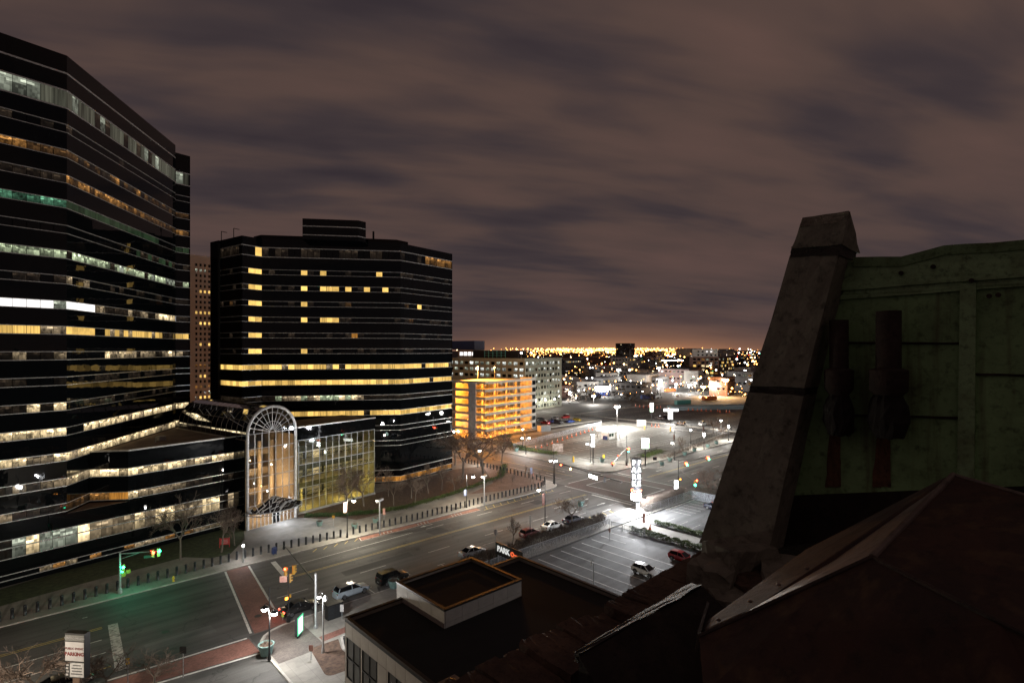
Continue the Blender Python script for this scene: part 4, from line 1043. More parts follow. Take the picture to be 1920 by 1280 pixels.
for rr in range(31):
    z = 67.5 - rr * 2.1
    for j in range(4):
        kd = lit_rows.get(rr, 'dark')
        if kd != 'dark' and wr.random() < 0.15: kd = 'trace'
        link('window', pane_mesh(st * 0.46, 1.05, kd), bt, (x + st * (j + 0.5), -0.03, z))
# small white gabled roof below it
g = thing('white_roofed_hall', 'small white gabled roof behind the dark barrel vault', 'building', P(378, 800), HEAD - R(36))
mb = MB(); mb.box(-6, 0, 0, 6, 9, 12); mb.build('wall', M['tan_wall'], g)
mb = MB(); mb.slab([(-7, -1, 12), (7, -1, 12), (7, 4.5, 15), (-7, 4.5, 15)], (0, 0, 0.2)); mb.slab([(-7, 10, 12), (-7, 4.5, 15), (7, 4.5, 15), (7, 10, 12)], (0, 0, 0.2)); mb.build('roof', M['white'], g)
# ---------------------------------------------------------------- the far city
fr = random.Random(21)
FARW = {'brick': plain('far_brick', (0.16, 0.09, 0.07), 0.85, scale=0.1), 'grey': plain('far_grey_wall', (0.22, 0.22, 0.23), 0.85, scale=0.1),
        'pale': plain('far_pale_wall', (0.42, 0.40, 0.38), 0.85, scale=0.1), 'dark': plain('far_dark_wall', (0.06, 0.055, 0.055), 0.85, scale=0.1), 'pink': plain('far_pink_wall', (0.42, 0.30, 0.29), 0.85, scale=0.1)}
def far_building(px, depth, wpxs, h, wall, label, floors=3, lit=0.3, kinds=('whitedim', 'yellow', 'cream'), group=None, th=36, d=18, roof=None, ww=2.2, wh=1.5, gap=4.0):
    o, rz = rect_frame(px, depth, R(th)); ln = max(6, wpxs * depth / FPX / math.sin(R(th) + 0.15))
    b = thing('far_building', label, 'building', o, rz, group)
    MB().box(0, 0, 0, ln, d, h).build('wall', FARW[wall], b)
    mb = MB(); mb.box(-0.2, -0.2, h, ln + 0.2, d + 0.2, h + 0.6); mb.build('roof', FARW[roof or wall], b)
    if floors:
        groups = {}
        for f in range(floors):
            z = h - 2.2 - f * (h - 2) / max(1, floors)
            for j in range(int((ln - 1) / gap)):
                kd = fr.choice(kinds) if fr.random() < lit else 'dark'
                groups.setdefault(kd, []).append((0, 1.2 + j * gap, z))
            for j in range(int((d - 1) / gap)):
                kd = fr.choice(kinds) if fr.random() < lit else 'dark'
                groups.setdefault(kd, []).append((1, 1.2 + j * gap, z))
        for kd, lst in groups.items():
            mb = MB(); uvs = []
            for ax, x, z in lst:
                q = [(x, -0.05, z - wh / 2), (x + ww, -0.05, z - wh / 2), (x + ww, -0.05, z + wh / 2), (x, -0.05, z + wh / 2)]
                if ax: q = [(-0.05, y, zz) for y, _, zz in q][::-1]
                mb.quad(*q); uvs += [(0, 0), (1.5, 0), (1.5, 1), (0, 1)]
            me = mb.mesh('windows', WIN[kd]); uv = me.uv_layers.new(name='UVMap')
            for i, q in enumerate(uvs): uv.data[i].uv = q
            tag(link('window_rows', me, b), kind='stuff')
    return b
far_building(1348, 560, 80, 26, 'brick', 'brown brick apartment block with a pale top storey beside the stone pier', 7, 0.42, ('yellow', 'cream', 'orange', 'whitedim'), d=30, ww=3.0, wh=1.9, gap=4.4)
b_ = far_building(1346, 561.5, 84, 34, 'pale', 'pale top storeys rising behind the brown brick apartment block', 9, 0.16, ('whitedim', 'white'), d=26, ww=2.0, wh=1.5, gap=4.4)
far_building(1292, 520, 56, 15, 'pink', 'pinkish two storey hall with a dark pitched roof', 2, 0.5, ('white', 'whitedim'), d=30, roof='dark')
far_building(1212, 420, 46, 14, 'pale', 'blank cream gabled shed beside the bright yard lamps', 0, d=16)
far_building(1130, 410, 60, 12, 'grey', 'long grey two storey building behind the car park lamps', 2, 0.3, d=14)
far_building(1178, 640, 40, 24, 'grey', 'grey flat roofed block left of the pinkish hall', 4, 0.2, d=22)
far_building(1060, 620, 56, 22, 'dark', 'dark slab building right of the pale office block', 3, 0.25, d=20)
far_building(1230, 900, 30, 30, 'brick', 'square brick tower in the middle of the far city', 6, 0.3, ('orange', 'yellow'), d=20)
far_building(1180, 1100, 18, 46, 'dark', 'dark rounded looking tower standing out on the horizon', 5, 0.1, d=30)
far_building(1300, 1250, 40, 36, 'pale', 'long pale warehouse on the right of the horizon', 0, d=40)
for i in range(48):
    dep = 380 + 1500 * (i / 48) ** 1.4; px = fr.uniform(1000, 1420) if fr.random() < 0.75 else fr.uniform(300, 1900)
    far_building(px, dep, fr.uniform(14, 46) * (500 / dep) ** 0.5, fr.uniform(6, 13) * (1 + dep / 1500), fr.choice(['brick', 'grey', 'dark', 'dark', 'grey', 'pale']), 'low building lost among the far city lights', fr.choice([0, 1, 2, 3]), 0.22, ('orange', 'creamdim', 'whitedim', 'yellow'), 'far city buildings', th=fr.choice([36, 36, 47, -8]), d=fr.uniform(10, 24))
# dark winter woods between the far blocks
mb = MB()
for i in range(90):
    dep = fr.uniform(360, 1100); px = fr.uniform(1000, 1420) if i < 70 else fr.uniform(200, 1900); c = W((px - 960) / FPX * dep, dep); rr_ = fr.uniform(4, 9)
    for k in range(70):
        q = c + Vector((fr.gauss(0, rr_ * 0.6), fr.gauss(0, rr_ * 0.6), abs(fr.gauss(0.45, 0.3)) * rr_ * 1.2)); s_ = fr.uniform(0.5, 1.3)
        u = Vector((fr.uniform(-1, 1), fr.uniform(-1, 1), fr.uniform(-1, 1))).normalized() * s_; v = Vector((fr.uniform(-1, 1), fr.uniform(-1, 1), fr.uniform(-1, 1))).normalized() * s_; mb.quad(q - u, q + v, q + u, q - v)
tag(mb.build('far_woods', leaf_mat('far_winter_crowns', (0.03, 0.024, 0.02), (0.09, 0.07, 0.055))), 'dark winter tree crowns between the far city blocks', 'trees', kind='stuff')
# sea of small lights: thousands of street and yard lamps, nobody could count them
def light_field(name, label, mat, pts):
    mb = MB()
    for p, r in pts: mb.octa(p, r)
    o = mb.build(name, mat); tag(o, label, 'city lights', kind='stuff')
G1 = {k: [] for k in ('o', 'w', 'y', 'r', 'g')}
def far_pt(px, dep, z, r, k): G1[k].append((W((px - 960) / FPX * dep, dep, z), r))
for i in range(900):                                   # the port: dense sodium lamps on the horizon
    dep = fr.uniform(1500, 3400); px = fr.gauss(1125, 85)
    far_pt(px, dep, fr.uniform(14, 40), dep / FPX * fr.uniform(0.4, 0.9), 'o' if fr.random() < 0.86 else 'y')
for i in range(95):
    dep = fr.uniform(1800, 2600); px = 1000 + i * 3.0 + fr.uniform(-3, 3)
    far_pt(px, dep, fr.uniform(30, 38), dep / FPX * fr.uniform(0.9, 1.7), 'o')
for i in range(1300):
    dep = 330 * math.exp(fr.uniform(0, 2.2)); px = fr.uniform(980, 1450) if fr.random() < 0.7 else fr.uniform(-300, 2200)
    k = fr.choices('owyrg', [46, 26, 22, 4, 2])[0]
    far_pt(px, dep, fr.uniform(4, 9 + dep * 0.010), max(0.14, dep / FPX * fr.choice((0.3, 0.4, 0.5, 0.7, 1.3))), k)
for i in range(26):
    far_pt(1215 + i * 2.6 + fr.uniform(-1, 1), 900 + fr.uniform(-20, 20), 16, 0.9, 'w')
for i in range(70):
    dep = fr.uniform(900, 1900); far_pt(fr.uniform(1290, 1440), dep, fr.uniform(12, 36), dep / FPX * fr.uniform(0.3, 0.75), fr.choice('oowwyr'))
for i in range(130):                                   # nearer, stronger lamps that stand out singly
    dep = 300 * math.exp(fr.uniform(0, 1.5)); px = fr.uniform(1000, 1440); k = fr.choices('owy', [40, 40, 20])[0]
    far_pt(px, dep, fr.uniform(6, 11 + dep * 0.012), dep / FPX * fr.uniform(1.2, 2.3), k)
light_field('sodium_lights', 'orange sodium lamps scattered over the far city and port', glow_mat('far_sodium', (1.0, 0.40, 0.09), 16), G1['o'])
light_field('white_lights', 'white lamps scattered over the far city', glow_mat('far_white', (0.95, 0.97, 1.0), 16), G1['w'])
light_field('warm_lights', 'pale yellow lamps scattered over the far city', glow_mat('far_warm', (1.0, 0.7, 0.34), 16), G1['y'])
light_field('red_lights', 'red beacons and tail lamps in the far city', glow_mat('far_red', (1.0, 0.06, 0.03), 7), G1['r'])
light_field('green_lights', 'green signals in the far city', glow_mat('far_green', (0.1, 1.0, 0.45), 5), G1['g'])
# ---------------------------------------------------------------- low building with a black roof, below the camera
lb = thing('low_building', 'low tan panelled building with a flat black roof below the ledge', 'building')
RZ = 8.0; X0, X1, Y0, Y1 = 24.4, 47.7, 12.0, 50.0
mb = MB(); mb.box(X0 + 0.5, Y0, 0, X1 - 0.5, Y1 - 0.5, RZ - 0.5); mb.build('inner_block', M['core'], lb)
mb = MB(); mb.box(X0 + 0.35, Y0, RZ - 0.5, X1 - 0.35, Y1 - 0.35, RZ - 0.32); mb.build('roof', M['roof_black'], lb)
M['coping'] = plain('brown_metal_coping', (0.04, 0.027, 0.02), 0.45, 0.4, scale=2)
mb = MB(); mb.box(X0 - 0.05, Y1 - 0.3, RZ - 0.02, X1 + 0.05, Y1 + 0.05, RZ + 0.12); mb.box(X0 - 0.05, Y0, RZ - 0.02, X0 + 0.3, Y1 - 0.3, RZ + 0.12); mb.box(X1 - 0.3, Y0, RZ - 0.02, X1 + 0.05, Y1 - 0.3, RZ + 0.12)
mb.build('coping', M['coping'], lb)
mb = MB(); mb.box(X0 - 0.03, Y0, RZ - 0.3, X0 + 0.2, Y1 + 0.03, RZ - 0.02); mb.build('black_band', M['black_metal'], lb)  # black metal strip below the coping
# cladding panels on the side wall in view, with window openings between
PANEL = {}
def panel(y0, y1, z0, z1, x, out=0.0):
    key = (round(y1 - y0, 2), round(z1 - z0, 2))
    if key not in PANEL: PANEL[key] = MB().box(0, 0, 0, 0.12, y1 - y0 - 0.03, z1 - z0 - 0.03).mesh('wall_panel', M['tan_wall'])
    link('wall_panel', PANEL[key], lb, (x - out, y0 + 0.015, z0 + 0.015))
ys = [Y1 - k * 1.55 for k in range(0, 19)]
for k in range(18):
    y1, y0 = ys[k], ys[k + 1]
    panel(y0, y1, 6.3, RZ - 0.32, X0)
    win = (k % 5) in (0, 1, 2, 3) and k > -1
    if k % 5 == 4 or k == 0 and False: 
        panel(y0, y1, 4.2, 6.3, X0); panel(y0, y1, 2.1, 4.2, X0); panel(y0, y1, 0.1, 2.1, X0)
    else:
        panel(y0, y1, 0.1, 2.4, X0)
mb = MB()
for blk in range(4):
    for half in (0, 1):
        yb = Y1 - blk * 1.55 * 5 - half * 3.1 - 0.25; ya = yb - 2.6
        for zz in (2.4, 4.35, 6.3): mb.box(X0 + 0.02, ya, zz - 0.07, X0 + 0.14, yb, zz + 0.07)
        for yy in (ya, (ya + yb) / 2, yb): mb.box(X0 + 0.025, yy - 0.07, 2.33, X0 + 0.135, yy + 0.07, 6.37)
        for i in range(2):
            for j in range(2):
                q0 = ya + i * (yb - ya) / 2 + 0.09; q1 = ya + (i + 1) * (yb - ya) / 2 - 0.09
                MB().box(X0 + 0.10, q0, 2.49 + j * 1.95, X0 + 0.13, q1, 4.26 + j * 1.95).build('pane', M['low_pane'] if 'low_pane' in M else M.setdefault('low_pane', black_glass('curtained_window', (0.10, 0.10, 0.095), 0.15, 0.1)), lb)
    for half in (0, 1, 2):
        yy = Y1 - blk * 1.55 * 5 - half * 3.1
        mb2 = MB(); mb2.box(X0 + 0.01, yy - 0.23, 2.4, X0 + 0.13, yy - 0.01, 6.3); mb2.build('pier_panel', M['tan_wall'], lb)
mb.build('window_frame', M['black_metal'], lb)
mb = MB(); mb.box(X0, Y1 - 0.12, 0, X1, Y1, RZ - 0.02); mb.box(X1 - 0.12, Y0, 0, X1, Y1 - 0.12, RZ - 0.02); mb.build('front_wall', M['tan_wall'], lb)
# raised box on the roof
BX0, BX1, BY0, BY1, BZ = 30.6, 40.7, 42.3, 50.85, 9.5
for x0, y0, x1, y1 in ((BX0, BY0, BX0 + 0.12, BY1), (BX0 + 0.12, BY0, BX1, BY0 + 0.12), (BX1 - 0.12, BY0 + 0.12, BX1, BY1), (BX0 + 0.12, BY1 - 0.12, BX1 - 0.12, BY1)):
    n = max(1, round(max(x1 - x0, y1 - y0) / 2.0)); 
    for k in range(n):
        for z0, z1 in ((6.9, 8.15), (8.15, 9.3)):
            if x1 - x0 > y1 - y0: MB().box(x0 + (x1 - x0) * k / n + 0.015, y0, z0, x0 + (x1 - x0) * (k + 1) / n - 0.015, y1, z1 - 0.02).build('roof_box_panel', M['tan_wall'], lb)
            else: MB().box(x0, y0 + (y1 - y0) * k / n + 0.015, z0, x1, y0 + (y1 - y0) * (k + 1) / n - 0.015, z1 - 0.02).build('roof_box_panel', M['tan_wall'], lb)
MB().box(BX0 + 0.13, BY0 + 0.13, 7, BX1 - 0.13, BY1 - 0.13, 9.05).build('roof_box_top', M['roof_black'], lb)
mb = MB()
for x0, y0, x1, y1 in ((BX0 - 0.06, BY0 - 0.06, BX0 + 0.3, BY1 + 0.06), (BX0 + 0.3, BY0 - 0.06, BX1 + 0.06, BY0 + 0.3), (BX1 - 0.3, BY0 + 0.3, BX1 + 0.06, BY1 + 0.06), (BX0 + 0.3, BY1 - 0.3, BX1 - 0.3, BY1 + 0.06)): mb.box(x0, y0, 9.38, x1, y1, 9.52)
mb.build('roof_box_coping', M['coping'], lb)
mb = MB()
for x0, y0, x1, y1 in ((BX0 - 0.03, BY0 - 0.03, BX0 + 0.1, BY1), (BX0 + 0.1, BY0 - 0.03, BX1 + 0.03, BY0 + 0.1)): mb.box(x0, y0, 9.29, x1, y1, 9.378)
mb.build('roof_box_trim', M['black_metal'], lb)
M['hvac'] = plain('grey_plant_metal', (0.13, 0.12, 0.115), 0.6, 0.2)
for k, (px, py) in enumerate(((1030, 1195), (985, 1215), (960, 1225), (905, 1262), (845, 1278), (1000, 1212))):
    q = P(px, py, RZ + 0.9); s = (1.0, 0.6, 0.5, 1.1, 0.9, 0.45)[k]
    t = thing('rooftop_unit', ('large square ventilation unit nearest the right roof edge', 'flat duct box between the ventilation units', 'slim ventilation cowl beside the duct box', 'wide boxy cooling unit near the bottom of the roof', 'cooling unit at the very bottom of the roof', 'small round headed vent beside the square unit')[k], 'ventilation unit', (q.x, q.y, RZ - 0.32), 0)
    MB().box(-s, -s * 0.8, 0, s, s * 0.8, 1.0).build('casing', M['hvac'], t)
    MB().box(-s - 0.05, -s * 0.8 - 0.05, 1.0, s + 0.05, s * 0.8 + 0.05, 1.12).build('lid', M['hvac'], t)
    mb = MB(); mb.lathe([(s * 0.5, 1.12), (s * 0.5, 1.3), (s * 0.42, 1.32)], 12); mb.build('fan_ring', M['black_metal'], t)
    for j in range(4): MB().box(-s - 0.03, -s * 0.6, 0.2 + j * 0.18, -s - 0.005, s * 0.6, 0.28 + j * 0.18).build('louvre', M['black_metal'], t)
# ---------------------------------------------------------------- the roof ledge the camera stands on
def stained(name, col, stain, scale=1.2, rough=0.8, bump=0.5, amount=0.5, metal=0.0, streak=None):
    m, N, L, b = mat_new(name); t = N.new('ShaderNodeTexCoord'); v = t.outputs['Object']
    f = noise(N, L, v, scale, 7, 0.68, 0.4)
    c = ramp_(N, L, f, [(amount - 0.2, stain), (amount - 0.02, tuple(0.5 * (x + y) for x, y in zip(col, stain))), (amount + 0.12, col), (0.85, tuple(min(1, x * 1.35) for x in col))])
    f2 = noise(N, L, v, scale * 7, 4, 0.7)
    mx = N.new('ShaderNodeMixRGB'); mx.blend_type = 'MULTIPLY'; mx.inputs[0].default_value = 0.9; L.new(c, mx.inputs[1])
    L.new(ramp_(N, L, f2, [(0.3, (0.35,) * 3), (0.48, (1, 1, 1))]), mx.inputs[2]); c = mx.outputs[0]
    if streak:
        mp = N.new('ShaderNodeMapping'); L.new(v, mp.inputs[0]); mp.inputs['Scale'].default_value = (5, 5, 0.35)
        f3 = noise(N, L, mp.outputs[0], 1.0, 4, 0.6)
        m3 = N.new('ShaderNodeMixRGB'); L.new(ramp_(N, L, f3, [(0.55, (0, 0, 0)), (0.72, (0.8,) * 3)]), m3.inputs[0]); L.new(c, m3.inputs[1]); m3.inputs[2].default_value = (*streak, 1); c = m3.outputs[0]
    L.new(c, b.inputs['Base Color']); b.inputs['Roughness'].default_value = rough; b.inputs['Metallic'].default_value = metal
    bn = N.new('ShaderNodeBump'); bn.inputs['Strength'].default_value = bump; bn.inputs['Distance'].default_value = 0.02
    L.new(noise(N, L, v, scale * 12, 6, 0.7), bn.inputs['Height']); L.new(bn.outputs[0], b.inputs['Normal'])
    return m
M['stone'] = stained('weathered_stone', (0.25, 0.245, 0.20), (0.11, 0.105, 0.085), 1.1, 0.9, 0.6, 0.45)
M['stone_dark'] = stained('tarred_stone', (0.05, 0.043, 0.038), (0.012, 0.011, 0.010), 3.0, 0.8, 0.8, 0.5)
M['lichen'] = stained('lichened_stone', (0.42, 0.40, 0.33), (0.16, 0.13, 0.11), 5.0, 0.95, 0.8, 0.52)
M['copper'] = stained('green_painted_metal', (0.26, 0.46, 0.21), (0.12, 0.20, 0.09), 1.6, 0.55, 0.25, 0.40, 0.0, (0.07, 0.035, 0.02))
M['copper2'] = stained('green_painted_flashing', (0.30, 0.50, 0.26), (0.13, 0.16, 0.08), 2.6, 0.5, 0.35, 0.42)
M['rust'] = stained('rusted_sheet', (0.06, 0.026, 0.016), (0.016, 0.009, 0.007), 1.0, 0.75, 0.4, 0.5, 0.0, (0.10, 0.06, 0.03))
M['rust_lit'] = stained('lit_weathered_sheet', (0.17, 0.14, 0.125), (0.08, 0.055, 0.045), 1.3, 0.5, 0.3, 0.45, 0.2)  # paler copy of the rust: light on the left slope put into the colour
M['rust_stain'] = stained('rust_stain', (0.20, 0.10, 0.05), (0.08, 0.045, 0.028), 3.0, 0.8, 0.4, 0.5)
M['rust_pipe'] = stained('rusted_pipe', (0.055, 0.036, 0.030), (0.02, 0.014, 0.012), 3.0, 0.8, 0.6, 0.5)
M['tar'] = stained('wet_tarred_felt', (0.016, 0.015, 0.014), (0.005, 0.005, 0.005), 7.0, 0.62, 1.0, 0.5)
M['black_rot'] = stained('black_rotten_timber', (0.03, 0.022, 0.018), (0.008, 0.007, 0.006), 4.0, 0.9, 0.8, 0.5)
M['brown_stone'] = stained('brown_cornice_stone', (0.13, 0.08, 0.055), (0.04, 0.025, 0.018), 2.2, 0.9, 0.8, 0.5)
def rough_mesh(o, amt, seed, cuts=3):
    bm = bmesh.new(); bm.from_mesh(o.data); bmesh.ops.subdivide_edges(bm, edges=bm.edges[:], cuts=cuts, use_grid_fill=True)
    r_ = random.Random(seed)
    for v in bm.verts: v.co += Vector((r_.uniform(-amt, amt), r_.uniform(-amt, amt), r_.uniform(-amt, amt)))
    bm.to_mesh(o.data); bm.free(); return o
PXF = 6.35                                   # plane of the pier's face (x), the green wall stands behind it
pier = thing('stone_pier', 'leaning weathered stone pier with a pointed cap beside the green wall', 'stone pier')
def pier_block(name, l0, r0, l1, r1, mat, out=0.0, depth=0.55):
    pts = [PX(*l1, PXF - out), PX(*r1, PXF - out), PX(*r0, PXF - out), PX(*l0, PXF - out)]   # bottom left, bottom right, top right, top left
    ob = MB().slab(pts, (depth + out, 0, 0)).build(name, mat, pier); return ob
rough_mesh(pier_block('shaft', (1404, 735), (1507, 742), (1312, 1018), (1440, 1040), M['stone']), 0.008, 1)
rough_mesh(pier_block('shaft', (1481, 478), (1572, 474), (1409, 722), (1509, 728), M['stone']), 0.008, 2)
rough_mesh(pier_block('joint', (1409, 718), (1511, 724), (1403, 738), (1506, 746), M['stone_dark'], -0.02), 0.006, 3)
rough_mesh(pier_block('joint', (1484, 462), (1578, 455), (1480, 482), (1573, 478), M['stone_dark'], 0.01), 0.006, 4)
T0, T1, B1_, B0_ = PX(1505, 408, PXF - 0.03), PX(1592, 396, PXF - 0.03), PX(1578, 458, PXF - 0.03), PX(1484, 466, PXF - 0.03)
bk = Vector((0.62, 0, -0.02)); tk = Vector((0.05, 0, 0))
mb = MB(); mb.add([B0_, B1_, T1, T0, B0_ + bk, B1_ + bk, T1 + tk, T0 + tk], ((0, 1, 2, 3), (7, 6, 5, 4), (0, 4, 5, 1), (1, 5, 6, 2), (2, 6, 7, 3), (3, 7, 4, 0))); rough_mesh(mb.build('cap', M['stone'], pier), 0.005, 5)
# the cap's lichened crust and its tapering return towards the wall
mb = MB(); mb.slab([PX(1499, 426, PXF - 0.034), PX(1588, 414, PXF - 0.034), PX(1592, 397, PXF - 0.034), PX(1505, 409, PXF - 0.034)], (0.01, 0, 0)); rough_mesh(mb.build('lichen_crust', M['lichen'], pier), 0.004, 7, 6)
# green metal wall behind
wall = thing('green_wall', 'green painted metal wall with rust streaks and curled top flashing', 'wall')
PXW = PXF + 0.42
def gp(px, py, out=0.0): return PX(px, py, PXW - out)
mb = MB(); mb.slab([gp(2060, 905), gp(1440, 930), gp(1575, 545), gp(2060, 505)][::-1], (0.3, 0, 0)); mb.build('sheet', M['copper'], wall)
mb = MB(); mb.slab([gp(2060, 1180), gp(1400, 1180), gp(1440, 930), gp(2060, 905)][::-1], (0.3, 0, 0)); mb.build('black_upstand', M['black_rot'], wall)  # near-black sheet closing the gap below the green wall
for py0, py1, ou in ((545, 562, 0.03), (492, 545, 0.055)):
    mb = MB(); mb.slab([gp(1570, py1, ou), gp(2060, py1 - 36, ou), gp(2060, py0 - 42, ou), gp(1585, py0, ou)][::-1], (0.08, 0, 0)); rough_mesh(mb.build('flashing', M['copper2'], wall), 0.004, int(py0), 5)
lip = [(1600, 482), (1650, 481), (1690, 481), (1725, 472), (1770, 460), (1810, 457), (1860, 455), (1925, 449), (2060, 440)]
mb = MB()
for (xa, ya), (xb, yb) in zip(lip[:-1], lip[1:]): mb.slab([gp(xa, ya + 18, 0.07), gp(xb, yb + 18, 0.07), gp(xb, yb, 0.10), gp(xa, ya, 0.10)][::-1], (0.35, 0, 0))
mb.build('curled_lip', M['copper2'], wall)
for px in (1812, 2000):
    mb = MB(); mb.slab([gp(px - 18, 915, 0.05), gp(px + 14, 915, 0.05), gp(px + 18, 530, 0.05), gp(px - 12, 532, 0.05)][::-1], (0.06, 0, 0)); mb.build('standing_seam', M['copper2'], wall)
for (x0, y0, x1, y1) in ((1590, 641, 1800, 642), (1560, 776, 1795, 782), (1830, 700, 2050, 706)):
    mb = MB(); mb.slab([gp(x0, y0 + 2.5, 0.02), gp(x1, y1 + 2.5, 0.02), gp(x1, y1, 0.02), gp(x0, y0, 0.02)][::-1], (0.03, 0, 0)); rough_mesh(mb.build('lap_joint', M['rust_pipe'], wall), 0.006, x0, 8)
for px, py in ((1750, 500), (1822, 526), (1855, 555), (1872, 553), (1690, 512)):
    q = gp(px, py, 0.06); MB().tube(q, q + Vector((-0.02, 0, 0)), 0.022, n=8).build('bolt', M['rust_pipe'], wall)
for px, py, w in ((1658, 905, 22), (1566, 900, 18)):
    mb = MB(); mb.slab([gp(px - w, 912, 0.012), gp(px + w * 0.5, 912, 0.012), gp(px + w * 0.4, 760, 0.012), gp(px - w * 0.3, 760, 0.012)][::-1], (0.02, 0, 0)); rough_mesh(mb.build('rust_stain', M['rust_stain'], wall), 0.01, px, 6)
# two rusted vent pipes with flared collars
for i, (px, ptop, w) in enumerate(((1573, 600, 17), (1666, 583, 21))):
    xx = PXW - 0.3
    pt = PX(px, ptop, xx); pb = PX(px + 3, 762, xx); r_ = w / FPX * 5.4
    v = thing('vent_pipe', ('shorter rusted vent pipe close to the stone pier', 'taller rusted vent pipe in front of the green wall')[i], 'vent pipe', (pt.x, pt.y, pb.z))
    H_ = pt.z - pb.z
    mb = MB(); mb.lathe([(r_, 0), (r_, H_), (r_ * 0.85, H_), (r_ * 0.85, H_ - 0.3)], 16); smooth_by_angle(mb.build('pipe', M['rust_pipe'], v))
    zc_ = pt.z - PX(px, 690, xx).z
    mb = MB(); mb.lathe([(r_ * 1.02, H_ - zc_ - 0.28), (r_ * 1.5, H_ - zc_ - 0.22), (r_ * 1.55, H_ - zc_ - 0.02), (r_ * 1.05, H_ - zc_)], 16); smooth_by_angle(mb.build('collar', M['rust_pipe'], v))
    mb = MB(); mb.lathe([(r_ * 1.1, -0.30), (r_ * 1.6, -0.14), (r_ * 1.55, 0.0), (r_ * 1.05, 0.12)], 14); rough_mesh(mb.build('tar_skirt', M['tar'], v), 0.012, i, 1)
    mb = MB(); mb.box(-0.05, -0.06, -0.3, 0.40, 0.06, -0.1); mb.build('bracket', M['rust_pipe'], v)
# roof deck below the wall, cornice along the edge, rusty hood, tarred block
ZR = 31.2
deck = thing('roof_ledge', 'crumbling brown stone cornice along the roof edge below the pier', 'cornice')
edge = [P(1318, 1026, 31.5), P(1180, 1103, 31.5), P(1130, 1142, 31.45), P(1040, 1190, 31.4), P(930, 1242, 31.4), P(800, 1310, 31.4)]
q = [(p.x, p.y) for p in edge]
rr = random.Random(5)
for i in range(len(q) - 1):
    a, b = Vector(q[i]), Vector(q[i + 1]); n = 3
    for k in range(n):
        p0 = a.lerp(b, k / n); p1 = a.lerp(b, (k + 1) / n); d = (p1 - p0).normalized(); nn = Vector((d.y, -d.x))
        if nn.dot(Vector((0, -1))) < 0: nn = -nn
        p1 = p1 - d * 0.012
        zt = 31.45 + rr.uniform(-0.03, 0.05)
        mb = MB(); mb.prism([tuple(p0), tuple(p1), tuple(p1 + nn * 0.62), tuple(p0 + nn * 0.62)], 30.9, zt)
        rough_mesh(mb.build('cornice_stone', M['brown_stone'], deck), 0.010, i * 10 + k, 4)
mb = MB(); mb.prism([(q[-1][0] - 1.5, q[-1][1] - 0.5), (q[0][0] + 0.3, q[0][1] - 0.5), (q[0][0] + 6, q[0][1] - 0.5), (q[0][0] + 6, -6), (q[-1][0] - 1.5, -6)], 24, ZR); mb.build('deck', M['black_rot'], deck)
mb = MB(); mb.prism([(q[-1][0] - 1.5, q[-1][1] - 0.15), (12.5, q[0][1] - 0.15), (12.5, -8), (q[-1][0] - 1.5, -8)], 0, 30.95); mb.build('facade_below', M['brown_stone'], deck)
for i, (px, py, s, ht) in enumerate(((1345, 1065, 0.30, 0.5), (1385, 1050, 0.34, 0.62), (1420, 1080, 0.26, 0.4), (1395, 1095, 0.3, 0.34), (1470, 1075, 0.32, 0.5))):
    p = P(px, py, 31.6)
    st_ = MB().box(-s, -s * 0.7, 0, s, s * 0.7, ht).build('loose_stone', M['stone'] if i != 2 else M['brown_stone'], loc=(p.x, p.y, ZR - 0.02), rz=rr.uniform(-0.4, 0.5))
    rough_mesh(st_, 0.035, 60 + i, 3); tag(st_, ('squarish broken stone nearest the roof edge under the pier', 'largest broken stone heaped against the foot of the pier', 'small brown stone right of the broken heap', 'flat stone lying in front of the broken heap', 'broken stone in the dark corner between pier and wall')[i], 'stone', 'broken stones at the pier foot')
# tarred timber block with a wet shining top
blk = thing('tarred_kerb', 'black tarred kerb block with a wet glistening bevelled top edge', 'kerb block')
t0, t1, t2_ = P(1085, 1225, 31.95), P(1315, 1096, 31.95), P(1445, 1150, 31.95)
lowp = [Vector((v.x, v.y, 31.0)) for v in (t0, t1)]
e0, e1 = P(1078, 1221, 31.9), P(1292, 1092, 31.78)  # bevel narrows leftwards: the fading glisten is put into its shape
mb = MB(); mb.slab([e0, e1, t1, t0], (0, 0, -0.06)); rough_mesh(mb.build('bevel', M['tar'], blk), 0.008, 8, 8)
b0, b1 = P(1085, 1500, 31.9), P(1450, 1330, 31.9)
mb = MB(); mb.slab([t0 + Vector((0, 0, -0.01)), t1 + Vector((0, 0, -0.01)), t2_ + Vector((0, 0, -0.25)), P(1200, 1420, 31.6)], (0, 0, -0.8)); rough_mesh(mb.build('block', M['black_rot'], blk), 0.012, 9, 5)
# rusty ridged hood
hood = thing('rusty_hood', 'large rust brown sheet metal hood with a raised ridge in the corner', 'metal hood')
A1 = P(1788, 890, 33.05); B1 = P(1636, 1044, 32.75); C1 = P(1312, 1192, 32.1); D1 = P(1990, 948, 33.05); E1 = P(2000, 1230, 32.72); F1 = P(1330, 1420, 32.0); G1_ = P(1330, 1130, 32.0)
L1 = P(1500, 1035, 32.35)
def face(name, pts, mat, th=0.03, amt=0.004, cuts=5):
    mb = MB(); p = [Vector(q) for q in pts]; n = (p[1] - p[0]).cross(p[2] - p[0]).normalized()
    if n.z < 0: n = -n
    mb.slab(p, -n * th); return rough_mesh(mb.build(name, mat, hood), amt, len(name), cuts)
face('right_slope', [A1, D1, E1, B1], M['rust'])
I0, I1 = P(1345, 1178, 32.1), P(1560, 1052, 32.5)
face('left_slope', [A1, B1, C1, I0, I1], M['rust_lit'], cuts=3)
